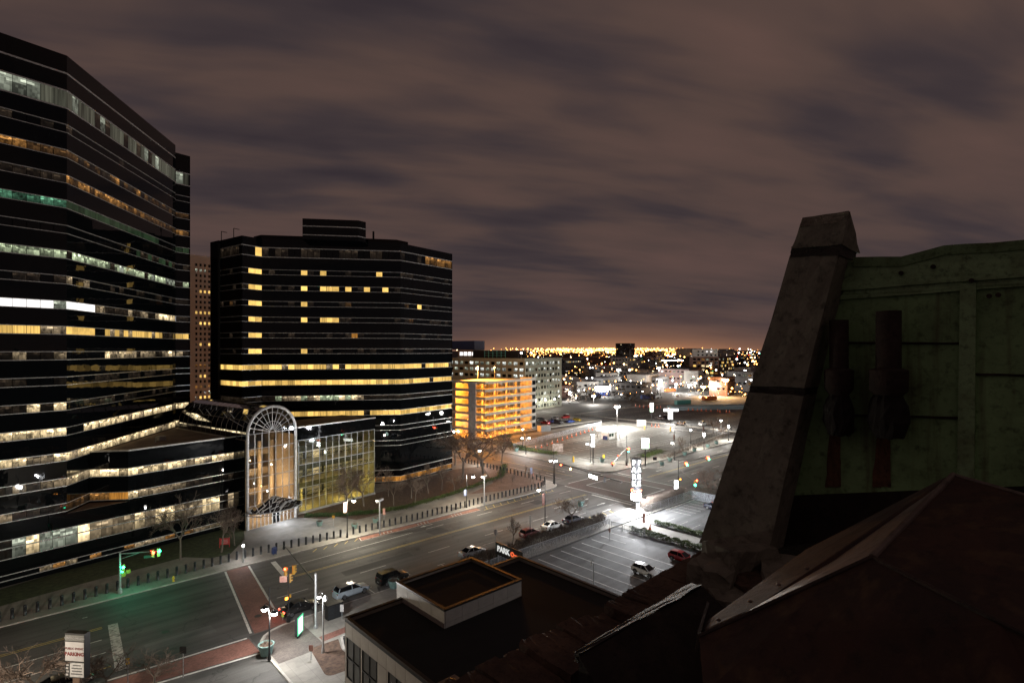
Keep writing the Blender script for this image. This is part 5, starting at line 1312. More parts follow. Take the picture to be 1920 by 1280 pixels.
face('left_board', [I1, I0, P(1306, 1182, 32.02), P(1330, 1160, 32.02), P(1510, 1030, 32.36), P(1765, 897, 33.0), A1], M['rust'], cuts=2)
face('front_slope', [B1, E1, P(2050, 1500, 32.3), F1, C1], M['rust'], cuts=3)
mb = MB(); mb.tube(A1, B1, 0.022, n=8); mb.tube(A1 , D1, 0.015, n=8); mb.build('ridge_roll', M['rust_lit'], hood)
mb = MB(); mb.tube(B1, E1, 0.014, n=6); mb.tube(B1, C1, 0.018, n=6); mb.build('seam', M['rust_pipe'], hood)
mb = MB(); mb.slab([C1, G1_, G1_ + Vector((0, 0.02, -0.14)), C1 + Vector((0, 0.02, -0.14))], (0.02, 0.03, 0)); mb.build('edge_board', M['rust_pipe'], hood)
for t_ in (0.08, 0.35, 0.6, 0.85):
    p = I0.lerp(I1, t_) + Vector((-0.02, 0.05, 0.012)); MB().ball(p, 0.018, 8, 4, 0.5).build('rivet', M['rust_lit'], hood)
# ---------------------------------------------------------------- street furniture
dr = random.Random(99)
# bollards
proto = None
BOL = MB().lathe([(0.17, 0.0), (0.17, 0.06), (0.145, 0.08), (0.145, 0.92), (0.165, 0.94), (0.165, 1.0), (0.14, 1.06), (0.08, 1.12), (0.01, 1.14)], 12).mesh('bollard', M['dark_metal'], True)
def bollard(x, y, label, group):
    o = link('bollard', BOL, None, (x, y, PZ)); o.scale = (1.2,) * 3; tag(o, label, 'bollard', group)
KP = [(-40, 93.6), (0, 93.5), (12, 94.5), (20, 94.7), (28, 95.2), (34, 94.8), (46, 93.8), (60, 93.1), (74, 93.4), (97, 94.0), (100.5, 95.6)]
def kp(x):
    for (a, ya), (b, yb) in zip(KP[:-1], KP[1:]):
        if a <= x <= b: return ya + (yb - ya) * (x - a) / (b - a)
    return KP[-1][1]
x = -10.0
while x < 100.6:
    if not any(abs(x - q) < 0.45 for q in (45.9, 73.6)):
        bollard(x, kp(x), 'dark round topped bollard in the long row along the far kerb', 'bollards along the far kerb')
    x += 1.22
for k in range(25): bollard(102.0, 97.5 + k * 1.42, 'dark round topped bollard in the row beside the cross street', 'bollards beside the cross street')
for px, py in ((541, 1160), (559, 1156)):
    pass
# planters
PLN = {}
def planter(px, py, label, s=1.0, z=PZ, group='round planters on the pavements'):
    p = P(px, py, z); t = thing('planter', label, 'planter', p, 0, group); t.scale = (s,) * 3
    if 'a' not in PLN:
        PLN['a'] = MB().lathe([(0.42, 0), (0.45, 0.1), (0.6, 0.75), (0.64, 0.8), (0.64, 0.88), (0.55, 0.88), (0.53, 0.74)], 16).mesh('tub', M['planter'], False)
        mb = MB()
        for i in range(70):
            a = dr.uniform(0, 6.28); r_ = 0.5 * math.sqrt(dr.random()); q = Vector((r_ * math.cos(a), r_ * math.sin(a), 0.76))
            mb.tube(q, q + Vector((dr.uniform(-0.2, 0.2), dr.uniform(-0.2, 0.2), dr.uniform(0.1, 0.4))), 0.02, 0.004, 3, False)
        PLN['b'] = mb.mesh('dry_plants', M['twig'])
        PLN['c'] = MB().lathe([(0.52, 0.70), (0.52, 0.76), (0.01, 0.78)], 14).mesh('soil', M['mulch'])
    for k, n in (('a', 'tub'), ('b', 'dry_plants'), ('c', 'soil')): link(n, PLN[k], t)
planter(599, 985, 'round teal planter at the end of the entrance forecourt'); planter(665, 990, 'round teal planter behind the banner lamp post'); planter(704, 979, 'round teal planter next to the grey twin headed post')
planter(738, 1101, 'round teal planter in front of the parked black wagon', 1.25); planter(499, 1226, 'large round planter at the foot of the twin lantern lamp post', 1.35)
for i, (px, py) in enumerate(((1241, 872), (1256, 864), (1284, 853), (1327, 838), (1343, 832), (1302, 846))): planter(px, py, 'dark tub planter in the row along the far main street pavement', 1.2, PZ, 'tub planters on the far pavement')
for px, py, lb_ in ((968, 846, 'grey tub planter beside the hedge of the central car park'), (1129, 866, 'grey tub planter on the corner by the railings'), (1089, 948, 'green tub planter beside the glaring sign tower')): planter(px, py, lb_, 1.3)
# lamp posts
def pole(mb, h, r0=0.09, r1=0.06, base=0.2):
    mb.lathe([(base, 0), (base, 0.12), (base * 0.8, 0.5), (r0 * 1.15, 0.95), (r0, 1.1), (r1, h), (0.01, h + 0.05)], 10)
def lamp_post(px, py, h, heads, label, color=(1.0, 0.95, 0.86), power=1500, z=PZ, mat=None, globe=0.34, ang=0.0, banner=None, shade=True, lit=None, spot=None):
    p = P(px, py, z); t = thing('lamp_post', label, 'lamp post', p, ang)
    mb = MB(); pole(mb, h); mb.build('pole', mat or M['black_metal'], t)
    for i, (dx, dy, hz) in enumerate(heads):
        mb = MB()
        mb.tube((0, 0, hz + 0.35), (dx * 0.6, dy * 0.6, hz + 0.62), 0.035, n=6); mb.tube((dx * 0.6, dy * 0.6, hz + 0.62), (dx, dy, hz + 0.45), 0.035, n=6); mb.build('arm', mat or M['black_metal'], t)
        if shade:
            mb = MB(); mb.lathe([(0.05, 0.48), (0.12, 0.36), (globe * 1.25, 0.2), (globe * 1.3, 0.14), (globe * 1.1, 0.14)], 12, (dx, dy, hz)); mb.build('shade', mat or M['black_metal'], t)
        on = lit is None or lit[i]
        mb = MB(); mb.ball((dx, dy, hz), globe, 10, 6, 0.8); smooth_by_angle(mb.build('globe', (M['lamp_white'] if color[2] > 0.6 else M['lamp_warm']) if on else M['white'], t))
        if on: lamp_light('lamp_light', (dx, dy, hz - globe - 0.12), power * 2.1, color, t, 0.16, spot=spot)
    if banner:
        MB().box(-0.75, -0.02, banner[0], -0.12, 0.02, banner[1]).build('banner', banner[2], t)
        mb = MB(); mb.tube((0, 0, banner[1] + 0.03), (-0.8, 0, banner[1] + 0.03), 0.02, n=5); mb.tube((0, 0, banner[0] - 0.03), (-0.8, 0, banner[0] - 0.03), 0.02, n=5); mb.build('banner_rods', M['black_metal'], t)
    return t
M['banner_red'] = plain('red_banner', (0.42, 0.07, 0.05), 0.8, scale=2, var=0.4, col2=(0.5, 0.35, 0.3))
M['banner_blue'] = plain('pale_blue_banner', (0.3, 0.34, 0.5), 0.8, scale=2, var=0.3)
toward = math.atan2(-1, 0.0)
lamp_post(505, 1236, 7.9, [(-0.35, 0.45, 5.5), (0.45, -0.25, 5.0)], 'tall black lamp post with two lit lanterns on the near corner', (1.0, 0.97, 0.9), 650)
lamp_post(456, 1053, 2.55, [(0, 0, 2.6)], 'short pale post with a bright globe by the far crosswalk', (1.0, 0.95, 0.95), 260, mat=M['galv'], shade=False, globe=0.2)
lamp_post(651, 1007, 7.2, [(0.9, -0.75, 6.6)], 'black lamp post with a red banner before the glass hall', (1.0, 0.9, 0.7), 2300, banner=(4.6, 6.4, M['banner_red']))
lamp_post(875, 951, 7.0, [(1.05, -0.9, 6.6)], 'black lamp post with a pale banner left of the grey twin headed post', (1.0, 0.9, 0.72), 1900, banner=(2.6, 3.9, M['banner_blue']))
lamp_post(1022, 985, 8.2, [(-0.9, 0.8, 6.9)], 'black lamp post with a red banner beside the parked white car', (1.0, 0.93, 0.8), 1000, banner=(4.0, 6.2, M['banner_red']))
lamp_post(1038, 906, 8.8, [(-0.55, 0.5, 5.8), (0.5, -0.45, 5.8)], 'tall black corner post with twin globes at the far crossing', (1.0, 0.95, 0.9), 420)
lamp_post(896, 876, 5.6, [(0.4, -0.3, 4.8)], 'black lamp post with one globe under the big bare trees', (1.0, 0.95, 0.88), 900)
lamp_post(851, 838, 5.6, [(0.0, 0.0, 5.4)], 'lamp with a bright globe beside the second black tower', (1.0, 0.95, 0.9), 900, shade=False)
lamp_post(859, 836, 5.4, [(0.0, 0.0, 5.2)], 'second smaller lamp beside the black tower and garage', (1.0, 0.95, 0.9), 500, shade=False)
lamp_post(986, 851, 8.5, [(-0.9, 0.8, 5.2), (0.8, -0.7, 5.2)], 'black post with two globes by the hedge of the central car park', (1.0, 0.95, 0.9), 1100)
lamp_post(980, 838, 7.0, [(0, 0, 6.2)], 'single globe lamp at the left end of the mesh fence', (1.0, 0.92, 0.8), 900)
lamp_post(1107, 867, 8.0, [(-0.7, 0.7, 5.6), (0.7, -0.6, 5.6)], 'black post with bright globes at the near railings of the central car park', (1.0, 0.97, 0.92), 1300)
lamp_post(1265, 862, 8.8, [(-0.6, 0.5, 5.2)], 'banner lamp post on the far pavement of the main street', (1.0, 0.95, 0.85), 1400, banner=(6.2, 7.8, M['banner_red']))
lamp_post(1320, 842, 8.6, [(0.3, 0.2, 5.3), (-0.3, -0.2, 4.8)], 'second banner lamp post farther along the far pavement', (1.0, 0.95, 0.85), 1500, banner=(6.3, 8.0, M['banner_red']))
lamp_post(1366, 826, 8.6, [(0.3, 0.2, 5.6), (-0.3, -0.2, 5.2)], 'farthest lamp post on the far pavement near the stone pier', (1.0, 0.95, 0.85), 1600)
lamp_post(1295, 832, 5.2, [(0, 0, 5.0)], 'small lamp inside the right railings of the central car park', (1.0, 0.95, 0.9), 700, shade=False)
lamp_post(-192, 1457, 9.0, [(0.2, 0.7, 8.3)], 'tall street lamp on the near pavement left of the view', (1.0, 0.86, 0.68), 4800)
lamp_post(606, 1223, 6.0, [(0.4, 0.3, 5.7), (-0.35, 0.3, 6.2)], 'slim lot lamp with a black shade by the mulch bed', (0.95, 0.97, 1.0), 1000, mat=M['galv'], globe=0.2, lit=(False, True))
lamp_post(1113, 1103, 3.6, [(-0.35, 0.1, 3.5)], 'short unlit lamp post in the near car park', mat=M['galv'], lit=(False,), globe=0.14, z=0.0)
# grey posts with twin flood heads
for px, py, lb_ in ((712, 1001, 'grey post with twin flood heads behind the bollards left of the hedge'), (908, 946, 'grey post with twin flood heads at the right end of the hedge')):
    p = P(px, py, PZ); t = thing('flood_post', lb_, 'lamp post', p, 0.4)
    MB().tube((0, 0, 0), (0, 0, 6.0), 0.14, 0.12, 8).build('pole', M['galv'], t)
    MB().bar((-0.9, 0, 6.05), (0.9, 0, 6.05), 0.12, 0.12).build('crossbar', M['galv'], t)
    for sx in (-1, 1):
        MB().prism([(sx * 0.4 - 0.35, -0.3), (sx * 0.4 + 0.35, -0.3), (sx * 0.4 + 0.45, 0.3), (sx * 0.4 - 0.45, 0.3)], 6.15, 6.45).build('flood_head', M['white'], t)
p = Vector((1.0, 51.0, 0)); t = thing('lamp_post', 'unseen street lamp added below the view to light the parking sign', 'lamp post', p, 0)
mb = MB(); pole(mb, 6.6); mb.build('pole', M['black_metal'], t); MB().ball((0, 0.5, 6.5), 0.3, 10, 6).build('globe', M['lamp_white'], t); MB().tube((0, 0, 6.55), (0, 0.5, 6.9), 0.04, n=6).build('arm', M['black_metal'], t)
lamp_light('lamp_light', (0, 0.6, 6.0), 380, (1, 0.9, 0.75), t, 0.2)  # lamp out of view, added to brighten the sign face and branches
# car park floodlights
def yard_light(px, py, ptop, label, power, color=(1, 0.96, 0.88), r_=0.5, heads=1, z=0.1, mat='lamp_white', light=True):
    p = P(px, py, z); d = FPX * (CAM_H - z) / (py - HORIZON); h = (py - ptop) * d / FPX
    t = thing('yard_light', label, 'floodlight', p, 0, None)
    MB().tube((0, 0, 0), (0, 0, h), 0.16, 0.1, 8).build('pole', M['galv'], t)
    for k in range(heads):
        a = k * 6.283 / heads; q = (0.7 * math.cos(a) if heads > 1 else 0, 0.7 * math.sin(a) if heads > 1 else 0, h)
        MB().ball(q, r_, 10, 6, 0.6).build('lamp', M[mat], t)
        MB().lathe([(r_ * 1.1, 0.3 * r_), (r_ * 1.1, 0.62 * r_), (0.05, 0.8 * r_)], 10, q).build('hood', M['galv'], t)
    if light: lamp_light('yard_lamp', (0, 0, h - r_ - 0.3), power, color, t, 0.4)
yard_light(1157, 802, 762, 'glaring floodlight mast between the two rear car parks', 70000, r_=1.25)
yard_light(1160, 728, 693, 'floodlight mast over the far left yard', 70000, r_=1.7)
yard_light(1235, 726, 690, 'floodlight mast over the middle of the far yard', 70000, r_=1.6)
yard_light(1360, 745, 712, 'sodium floodlight mast below the brick apartment block', 34000, (1, 0.55, 0.2), 2.4, mat='lamp_warm')
yard_light(1337, 742, 717, 'white floodlight left of the sodium mast', 20000, r_=1.6)
yard_light(1319, 744, 725, 'low sodium yard lamp at the foot of the far sheds', 30000, (1, 0.5, 0.15), 1.8, mat='lamp_warm')
for i, (px, py, pt, q, lb_) in enumerate(((1122, 733, 713, 6000, 'yard lamp left of the far grey building'), (1170, 735, 716, 6000, 'yard lamp before the far grey building'), (1148, 734, 714, 6000, 'yard lamp at the middle of the far grey building'), (1193, 742, 727, 5000, 'yard lamp by the far white vans'), (1216, 741, 723, 5000, 'yard lamp left of the lit advertising tower'), (1268, 736, 720, 5000, 'yard lamp right of the cream gabled shed'), (1292, 738, 722, 4000, 'yard lamp beside the street far right of the shed'), (1113, 758, 742, 7000, 'yard lamp at the edge of the far work yard'), (1069, 752, 735, 7000, 'street lamp at the corner of the pale office block'), (1304, 735, 718, 4000, 'yard lamp at the left of the pale far shed'))):
    yard_light(px, py, pt, lb_, q * 3.2, r_=1.1)
t = thing('yard_light', 'car park lamp mast hidden behind the stone pier', 'floodlight', (93.5, 22.0, 0))
MB().tube((0, 0, 0), (0, 0, 11), 0.16, 0.1, 8).build('pole', M['galv'], t); MB().box(-0.5, -0.3, 11, 0.5, 0.3, 11.25).build('head', M['galv'], t); MB().box(-0.4, -0.22, 10.94, 0.4, 0.22, 11).build('lamp', M['lamp_cool'], t)
lamp_light('yard_lamp', (0, 0, 10.6), 34000, (0.92, 0.96, 1.0), t, 0.3)
yard_light(1352, 806, 788, 'white lamp in the far right of the rear car park', 4500, r_=0.5)
# glaring advertising masts of the rear car park (white light boxes)
def light_box(px, py, ptop, pbot, wpx_, label, rows=2, mats=('lamp_box',), z=0.1, ang=None):
    p = P(px, py, z); d = FPX * (CAM_H - z) / (py - HORIZON); sc = d / FPX
    t = thing('lit_sign', label, 'lit sign', p, (HEAD - R(90)) if ang is None else ang)
    MB().tube((0, 0, 0), (0, 0, (py - pbot) * sc), 0.18, n=8).build('pole', M['black_metal'], t)
    z0, z1 = (py - pbot) * sc, (py - ptop) * sc; w = wpx_ * sc
    MB().box(-w / 2, 0.0, z0, w / 2, 0.35, z1).build('cabinet', M['black_metal'], t)
    for k in range(rows):
        a, b = z0 + (z1 - z0) * k / rows + 0.08, z0 + (z1 - z0) * (k + 1) / rows - 0.06
        MB().box(-w / 2 + 0.08, -0.03, a, w / 2 - 0.08, 0.0, b).build('light_panel', M[mats[min(k, len(mats) - 1)]], t)
        MB().box(-w / 2 + 0.08, 0.35, a, w / 2 - 0.08, 0.38, b).build('light_panel', M[mats[min(k, len(mats) - 1)]], t)
    return t
M['lamp_box'] = glow_mat('sign_box_white', (1, 0.99, 0.95), 6); M['lamp_box_g'] = glow_mat('sign_box_green', (0.75, 1.0, 0.72), 4)
q = LS = light_box(1210, 873, 821, 841, 15, 'lit white and green parking sign over the lawn wedge', 2, ('lamp_box_g', 'lamp_box')); lamp_light('sign_glow', (0, -2.0, 9.5), 3500, (1, 1, 0.9), q, 0.6)
q = light_box(1112, 868, 814, 838, 7, 'tall narrow lit sign at the central car park entrance', 4, ('lamp_box',)); lamp_light('sign_glow', (0, 3.0, 9.5), 6000, (1, 0.98, 0.9), q, 0.6)
lamp_light('sign_glow', (0, 3.0, 9.5), 8000, (1, 1, 0.9), LS, 0.6)
light_box(1222, 790, 755, 772, 7, 'slim lit sign on a black post in the rear car park', 2, ('lamp_box_g', 'lamp_box'))
light_box(1257, 793, 766, 786, 9, 'lit tower sign of the rear car park with a crossbar', 2, ('lamp_box',))
light_box(1238, 742, 711, 726, 7, 'white lit advertising tower in front of the far shed', 3, ('lamp_box',))
q = light_box(1258, 794, 766, 771, 28, 'wide lit crossbar sign over the rear car park entrance', 1, ('lamp_box',)); lamp_light('sign_glow', (0, -3, 7), 22000, (1, 0.97, 0.9), q, 0.6)
light_box(1132, 742, 724, 734, 34, 'long white lit canopy in the far work yard', 1, ('lamp_box',)); 
q = P(1132, 744); lamp_light('yard_glow', (q.x, q.y, 6), 12000, (1, 0.97, 0.9), None, 0.6)
light_box(1268, 935, 900, 917, 9, 'white lit advertising panel on the near corner of the far crossing', 2, ('lamp_box',))
# traffic signals
def signal_head(t, loc, ang, lit, name='signal_head', housing=None):
    x, y, z = loc; c, s = math.cos(ang), math.sin(ang)
    def rb(mb, x0, y0, z0, x1, y1, z1):
        mb.prism([(x + a * c - b * s, y + a * s + b * c) for a, b in ((x0, y0), (x1, y0), (x1, y1), (x0, y1))], z + z0, z + z1)
    mb = MB(); rb(mb, -0.17, -0.12, -0.55, 0.17, 0.12, 0.55); hd = mb.build(name, housing or M['sig_yellow'], t)
    for k, nm in enumerate(('green', 'amber', 'red')):
        cz = -0.36 + k * 0.36
        f = lambda yy: (x - (-yy) * s * -1 if False else x + (0 * c - yy * s), y + (0 * s + yy * c), z + cz)
        mb = MB(); mb.tube(f(-0.12), f(-0.17), 0.14, n=10); on = lit == nm
        mb.build('lens', M['sig_' + nm] if on and nm != 'amber' else M['sig_off'], hd)
        mb = MB(); 
        for j in range(6):
            a0_, a1_ = math.pi * j / 6, math.pi * (j + 1) / 6
            def vp(a, yy): 
                lx = 0.16 * math.cos(a); return (x + lx * c - yy * s, y + lx * s + yy * c, z + cz + 0.16 * math.sin(a))
            mb.slab([vp(a0_, -0.12), vp(a1_, -0.12), vp(a1_, -0.34), vp(a0_, -0.34)], (0, 0, 0.012))
        mb.build('visor', housing or M['sig_yellow'], hd)
    return hd
FACE_CAM = HEAD - R(90)
# left mast on the far pavement
p = P(225, 1111, PZ); t = thing('traffic_signal', 'galvanised signal mast with a green street sign on the far left pavement', 'traffic signal', p, 0)
MB().lathe([(0.3, 0), (0.28, 0.5), (0.15, 0.7), (0.12, 5.7), (0.01, 5.8)], 10).build('pole', M['galv'], t)
e_ = P(297, 1032, 5.9) - p
MB().tube((0, 0, 5.45), (e_.x, e_.y, 5.75), 0.08, 0.05, 8).build('mast_arm', M['galv'], t)
mb = MB(); mb.tube((0, 0, 4.7), (e_.x * 0.5, e_.y * 0.5, 5.55), 0.04, n=6); mb.build('brace', M['galv'], t)
d2 = Vector((e_.x, e_.y)).normalized()
signal_head(t, (e_.x, e_.y, 5.55), R(180) + 0.1, 'green'); signal_head(t, (e_.x * 0.86, e_.y * 0.86, 5.45), FACE_CAM - 0.4, 'red')
# their lamps face the camera side as well
for q, k in (((e_.x + 0.1, e_.y - 0.2, 5.75), 'sig_green'), ((e_.x * 0.86, e_.y * 0.86 - 0.2, 5.55), 'sig_red'), ((0.35, -0.25, 3.55), 'sig_green')): MB().ball(q, 0.17, 8, 5).build('lens', M[k], t)
signal_head(t, (0.35, 0.05, 3.3), FACE_CAM, 'green')
mb = MB(); sg = Vector((e_.x, e_.y, 0)) * 0.62; sg2 = Vector((e_.x, e_.y, 0)) * 0.9; mb.slab([sg + Vector((0, 0, 4.75)), sg2 + Vector((0, 0, 4.85)), sg2 + Vector((0, 0, 5.2)), sg + Vector((0, 0, 5.1))], (0.02, 0.04, 0)); mb.build('street_sign', M['sign_green'], t)
for q in ((0.4, 0.1, 2.4), (1.0, 0.4, 2.6)): MB().box(q[0] - 0.25, q[1] - 0.12, q[2] - 0.25, q[0] + 0.25, q[1] + 0.12, q[2] + 0.25).build('walk_signal', M['sig_yellow'], t)
lamp_light('green_light', (0.5, -1.0, 3.4), 190, (0.05, 1.0, 0.5), t, 0.12); lamp_light('green_light', (e_.x + 0.5, e_.y - 1.0, 5.4), 340, (0.05, 1.0, 0.5), t, 0.12)
# corner signal on a black pole
p = P(541, 1165, PZ); t = thing('traffic_signal', 'black corner pole with yellow signal heads beside the black sedan', 'traffic signal', p, 0)
MB().lathe([(0.26, 0), (0.22, 0.9), (0.09, 1.1), (0.075, 6.8), (0.01, 6.9)], 10).build('pole', M['black_metal'], t)
hz = 6.3
signal_head(t, (-0.3, 0.25, hz), R(90), 'red'); MB().ball((-0.45, 0.02, hz + 0.36), 0.13, 8, 5).build('lens', M['sig_red'], t)
signal_head(t, (0.55, -0.2, hz + 0.1), FACE_CAM + 2.4, None); signal_head(t, (0.3, 0.3, hz - 1.0), FACE_CAM + 2.0, None)
MB().box(-0.55, -0.3, 2.9, -0.15, -0.1, 3.3).build('walk_signal', M['sig_yellow'], t); MB().box(-0.5, -0.33, 2.95, -0.2, -0.3, 3.25).build('walk_hand', M['sig_amber'], t)
MB().box(0.12, 0.0, 2.95, 0.32, 0.25, 3.35).build('walk_signal', M['sig_yellow'], t)
mb = MB(); mb.slab([(-0.9, 0.5, 5.0), (-0.2, 0.0, 5.0), (-0.2, 0.0, 5.75), (-0.9, 0.5, 5.75)], (0.02, 0.02, 0)); mb.build('red_sign', M['banner_red'], t)
lamp_light('hand_light', (-0.9, -0.8, 3.1), 25, (1, 0.35, 0.05), t, 0.08)
# galvanised mast whose arm reaches over the street
p = P(592, 1176, PZ); t = thing('signal_mast', 'galvanised mast with a long dark arm over the street', 'signal mast', p, 0)
MB().lathe([(0.25, 0), (0.2, 0.3), (0.16, 0.4), (0.13, 6.6), (0.01, 6.7)], 10).build('pole', M['galv'], t)
e_ = P(533, 1024, 5.7) - p; MB().tube((0, 0, 5.4), (e_.x, e_.y, 5.7), 0.09, 0.06, 8).build('mast_arm', M['black_metal'], t)
MB().lathe([(0.05, 0.25), (0.14, 0.1), (0.26, -0.25), (0.2, -0.25)], 10, (e_.x, e_.y, 5.6)).build('lamp_shade', M['black_metal'], t)
# far crossing
p = P(1175, 872, PZ); t = thing('traffic_signal', 'black signal pole with red lamps at the far crossing railings', 'traffic signal', p, 0)
MB().lathe([(0.3, 0), (0.25, 0.9), (0.1, 1.1), (0.08, 8.6), (0.01, 8.7)], 10).build('pole', M['black_metal'], t)
e_ = P(1148, 866, 5.4) - p
MB().tube((0, 0, 5.2), (e_.x, e_.y, 4.9), 0.07, n=6).build('mast_arm', M['black_metal'], t)
signal_head(t, (e_.x, e_.y, 4.7), FACE_CAM, 'red'); signal_head(t, (e_.x * 0.6, e_.y * 0.6, 5.0), FACE_CAM, 'red'); signal_head(t, (0, -0.3, 4.6), FACE_CAM, 'red')
for q, k, r_ in (((0.1, -0.6, 4.9), 'sig_red', 0.3), ((0.1, -0.6, 4.1), 'sig_green', 0.18), ((e_.x, e_.y - 0.4, 5.0), 'sig_red', 0.2)): MB().ball(q, r_, 8, 5).build('lens', M[k], t)
lamp_light('red_light', (0, -1.5, 4.8), 500, (1, 0.08, 0.04), t, 0.2)
p = P(1272, 912, PZ); t = thing('traffic_signal', 'dark signal pole in front of the pale bare tree', 'traffic signal', p, 0)
MB().lathe([(0.3, 0), (0.25, 0.9), (0.1, 1.1), (0.08, 6.6), (0.01, 6.7)], 10).build('pole', M['black_metal'], t)
e_ = P(1303, 905, 4.0) - p; MB().tube((0, 0, 4.4), (e_.x, e_.y, 4.2), 0.07, n=6).build('mast_arm', M['black_metal'], t)
signal_head(t, (e_.x, e_.y, 3.9), FACE_CAM, 'green'); 
for q, k, r_ in (((e_.x - 0.4, e_.y - 0.3, 3.5), 'sig_green', 0.26), ((e_.x + 0.3, e_.y - 0.3, 4.4), 'sig_red', 0.2), ((0.4, -0.3, 1.8), 'sig_amber', 0.2)): MB().ball(q, r_, 8, 5).build('lens', M[k], t)
p = P(1400, 875, PZ); t = thing('traffic_signal', 'long armed signal mast reaching out from behind the stone pier', 'traffic signal', p, 0)
MB().lathe([(0.3, 0), (0.2, 0.9), (0.12, 7.0), (0.01, 7.1)], 10).build('pole', M['galv'], t)
e_ = P(1284, 872, 5.3) - p; MB().tube((0, 0, 5.6), (e_.x, e_.y, 5.9), 0.1, 0.06, 8).build('mast_arm', M['black_metal'], t)
for f, k in ((1.0, 'sig_red'), (0.68, 'sig_red')):
    signal_head(t, (e_.x * f, e_.y * f, 5.4), FACE_CAM, 'red'); MB().ball((e_.x * f, e_.y * f - 0.4, 5.7), 0.32, 8, 5).build('lens', M[k], t); MB().ball((e_.x * f + 0.5, e_.y * f - 0.4, 5.2), 0.2, 8, 5).build('lens', M['sig_green'], t)
p = P(1040, 907, PZ); t = thing('signal_mast', 'dark mast arm carrying a lit street name panel over the far crossing', 'signal mast', p, 0)
MB().lathe([(0.22, 0), (0.14, 0.9), (0.1, 6.2), (0.01, 6.3)], 8).build('pole', M['black_metal'], t)
e_ = P(1165, 917, 4.5) - p; MB().tube((0, 0, 5.6), (e_.x, e_.y, 5.9), 0.1, 0.07, 8).build('mast_arm', M['black_metal'], t)
c_ = Vector((e_.x, e_.y, 0)); a_, b_ = c_ * 0.56, c_ * 0.68
MB().slab([a_ + Vector((0, 0, 4.6)), b_ + Vector((0, 0, 4.6)), b_ + Vector((0, 0, 5.4)), a_ + Vector((0, 0, 5.4))], (0.05, 0.1, 0)).build('lit_name_panel', M['lamp_box'], t)
signal_head(t, tuple(c_ * 0.78 + Vector((0, 0, 5.2))), FACE_CAM + R(180), None, housing=M['black_metal'])
MB().ball(tuple(c_ * 0.1 + Vector((0, -0.2, 5.3))), 0.2, 8, 5).build('lens', M['sig_red'], t); MB().ball(tuple(c_ * 0.26 + Vector((0, -0.2, 5.1))), 0.25, 8, 5).build('lens', M['lamp_warm'], t)
# sign tower with the vertical word
p = P(1194, 957, PZ); t = thing('sign_tower', 'glaring sign tower with vertical lit lettering at the near corner of the crossing', 'sign tower', p, 0)
MB().box(-0.12, -0.12, 0, 0.12, 0.12, 2.2).build('post', M['galv'], t); MB().box(0.7, -0.12, 0, 0.94, 0.12, 2.2).build('post', M['galv'], t)
MB().box(-0.35, -0.3, 2.0, 1.15, 1.15, 10.9).build('cabinet', M['black_metal'], t)
M['letter_white'] = glow_mat('lit_letter_white', (0.98, 0.98, 1.0), 7); M['letter_orange'] = glow_mat('lit_letter_orange', (1.0, 0.18, 0.05), 5)
for k, ch in enumerate('PARK'):
    z = 10.0 - k * 1.45
    me = text_mesh(ch, 1.45, 0.05, M['letter_white'], 0.03)
    o = link('letter', me, t, (0.4, -0.36, z)); o.rotation_euler = (R(90), 0, 0)
    o = link('letter', me, t, (-0.41, 0.42, z)); o.rotation_euler = (R(90), 0, -R(90))
def key_icon(mat, s, name, parent, loc, rot):
    mb = MB(); n = 14
    for i in range(n):
        a, b = 2 * math.pi * i / n, 2 * math.pi * (i + 1) / n
        mb.slab([(0.5 * s * math.cos(a), 0.5 * s * math.sin(a), 0), (0.5 * s * math.cos(b), 0.5 * s * math.sin(b), 0), (0.24 * s * math.cos(b), 0.24 * s * math.sin(b), 0), (0.24 * s * math.cos(a), 0.24 * s * math.sin(a), 0)], (0, 0, 0.06))
    mb.box(0.45 * s, -0.13 * s, 0, 1.5 * s, 0.13 * s, 0.06); mb.box(1.15 * s, -0.36 * s, 0, 1.35 * s, -0.13 * s, 0.06)
    o = mb.build(name, mat, parent, loc=loc); o.rotation_euler = rot; return o
key_icon(M['letter_orange'], 0.8, 'key_emblem', t, (0.05, -0.36, 4.2), (R(90), 0, 0)); key_icon(M['letter_orange'], 0.8, 'key_emblem', t, (-0.41, 0.8, 4.2), (R(90), 0, -R(90)))
M['lamp_panel'] = glow_mat('flood_panel', (0.97, 0.98, 1.0), 30)
MB().box(-0.28, -0.36, 2.15, 1.1, -0.3, 3.6).build('flood_panel', M['lamp_panel'], t); MB().box(-0.41, -0.22, 2.15, -0.35, 1.1, 3.6).build('flood_panel', M['lamp_panel'], t)
lamp_light('sign_light', (-1.2, -1.6, 4.2), 15000, (0.95, 0.97, 1.0), t, 0.5); lamp_light('sign_light', (-2.2, -2.0, 8.8), 16000, (0.95, 0.97, 1.0), t, 0.5)
# PARK sign behind the black roof
pA, pB = P(931, 1041, 2.6), P(976, 1060, 2.6)
t = thing('park_sign', 'dark board with white letters and an orange key behind the black roof', 'sign', (pA.x, pA.y, 0), math.atan2(pB.y - pA.y, pB.x - pA.x))
wl = (pB - pA).length
MB().box(-0.3, 0.05, 2.8, wl + 0.3, 0.2, 4.6).build('board', M['black_metal'], t); MB().box(0.2, 0.06, 0, 0.35, 0.19, 2.8).build('post', M['galv'], t); MB().box(wl - 0.4, 0.06, 0, wl - 0.25, 0.19, 2.8).build('post', M['galv'], t)
M['letter_soft'] = glow_mat('lit_letter_soft', (0.9, 0.9, 0.86), 0.75); M['letter_osoft'] = glow_mat('lit_letter_orange_soft', (1.0, 0.16, 0.05), 0.9)
o = link('letters', text_mesh('PARK', wl * 0.215, 0.04, M['letter_soft'], 0.03), t, (wl * 0.29, 0.0, 3.75)); o.rotation_euler = (R(90), 0, 0)
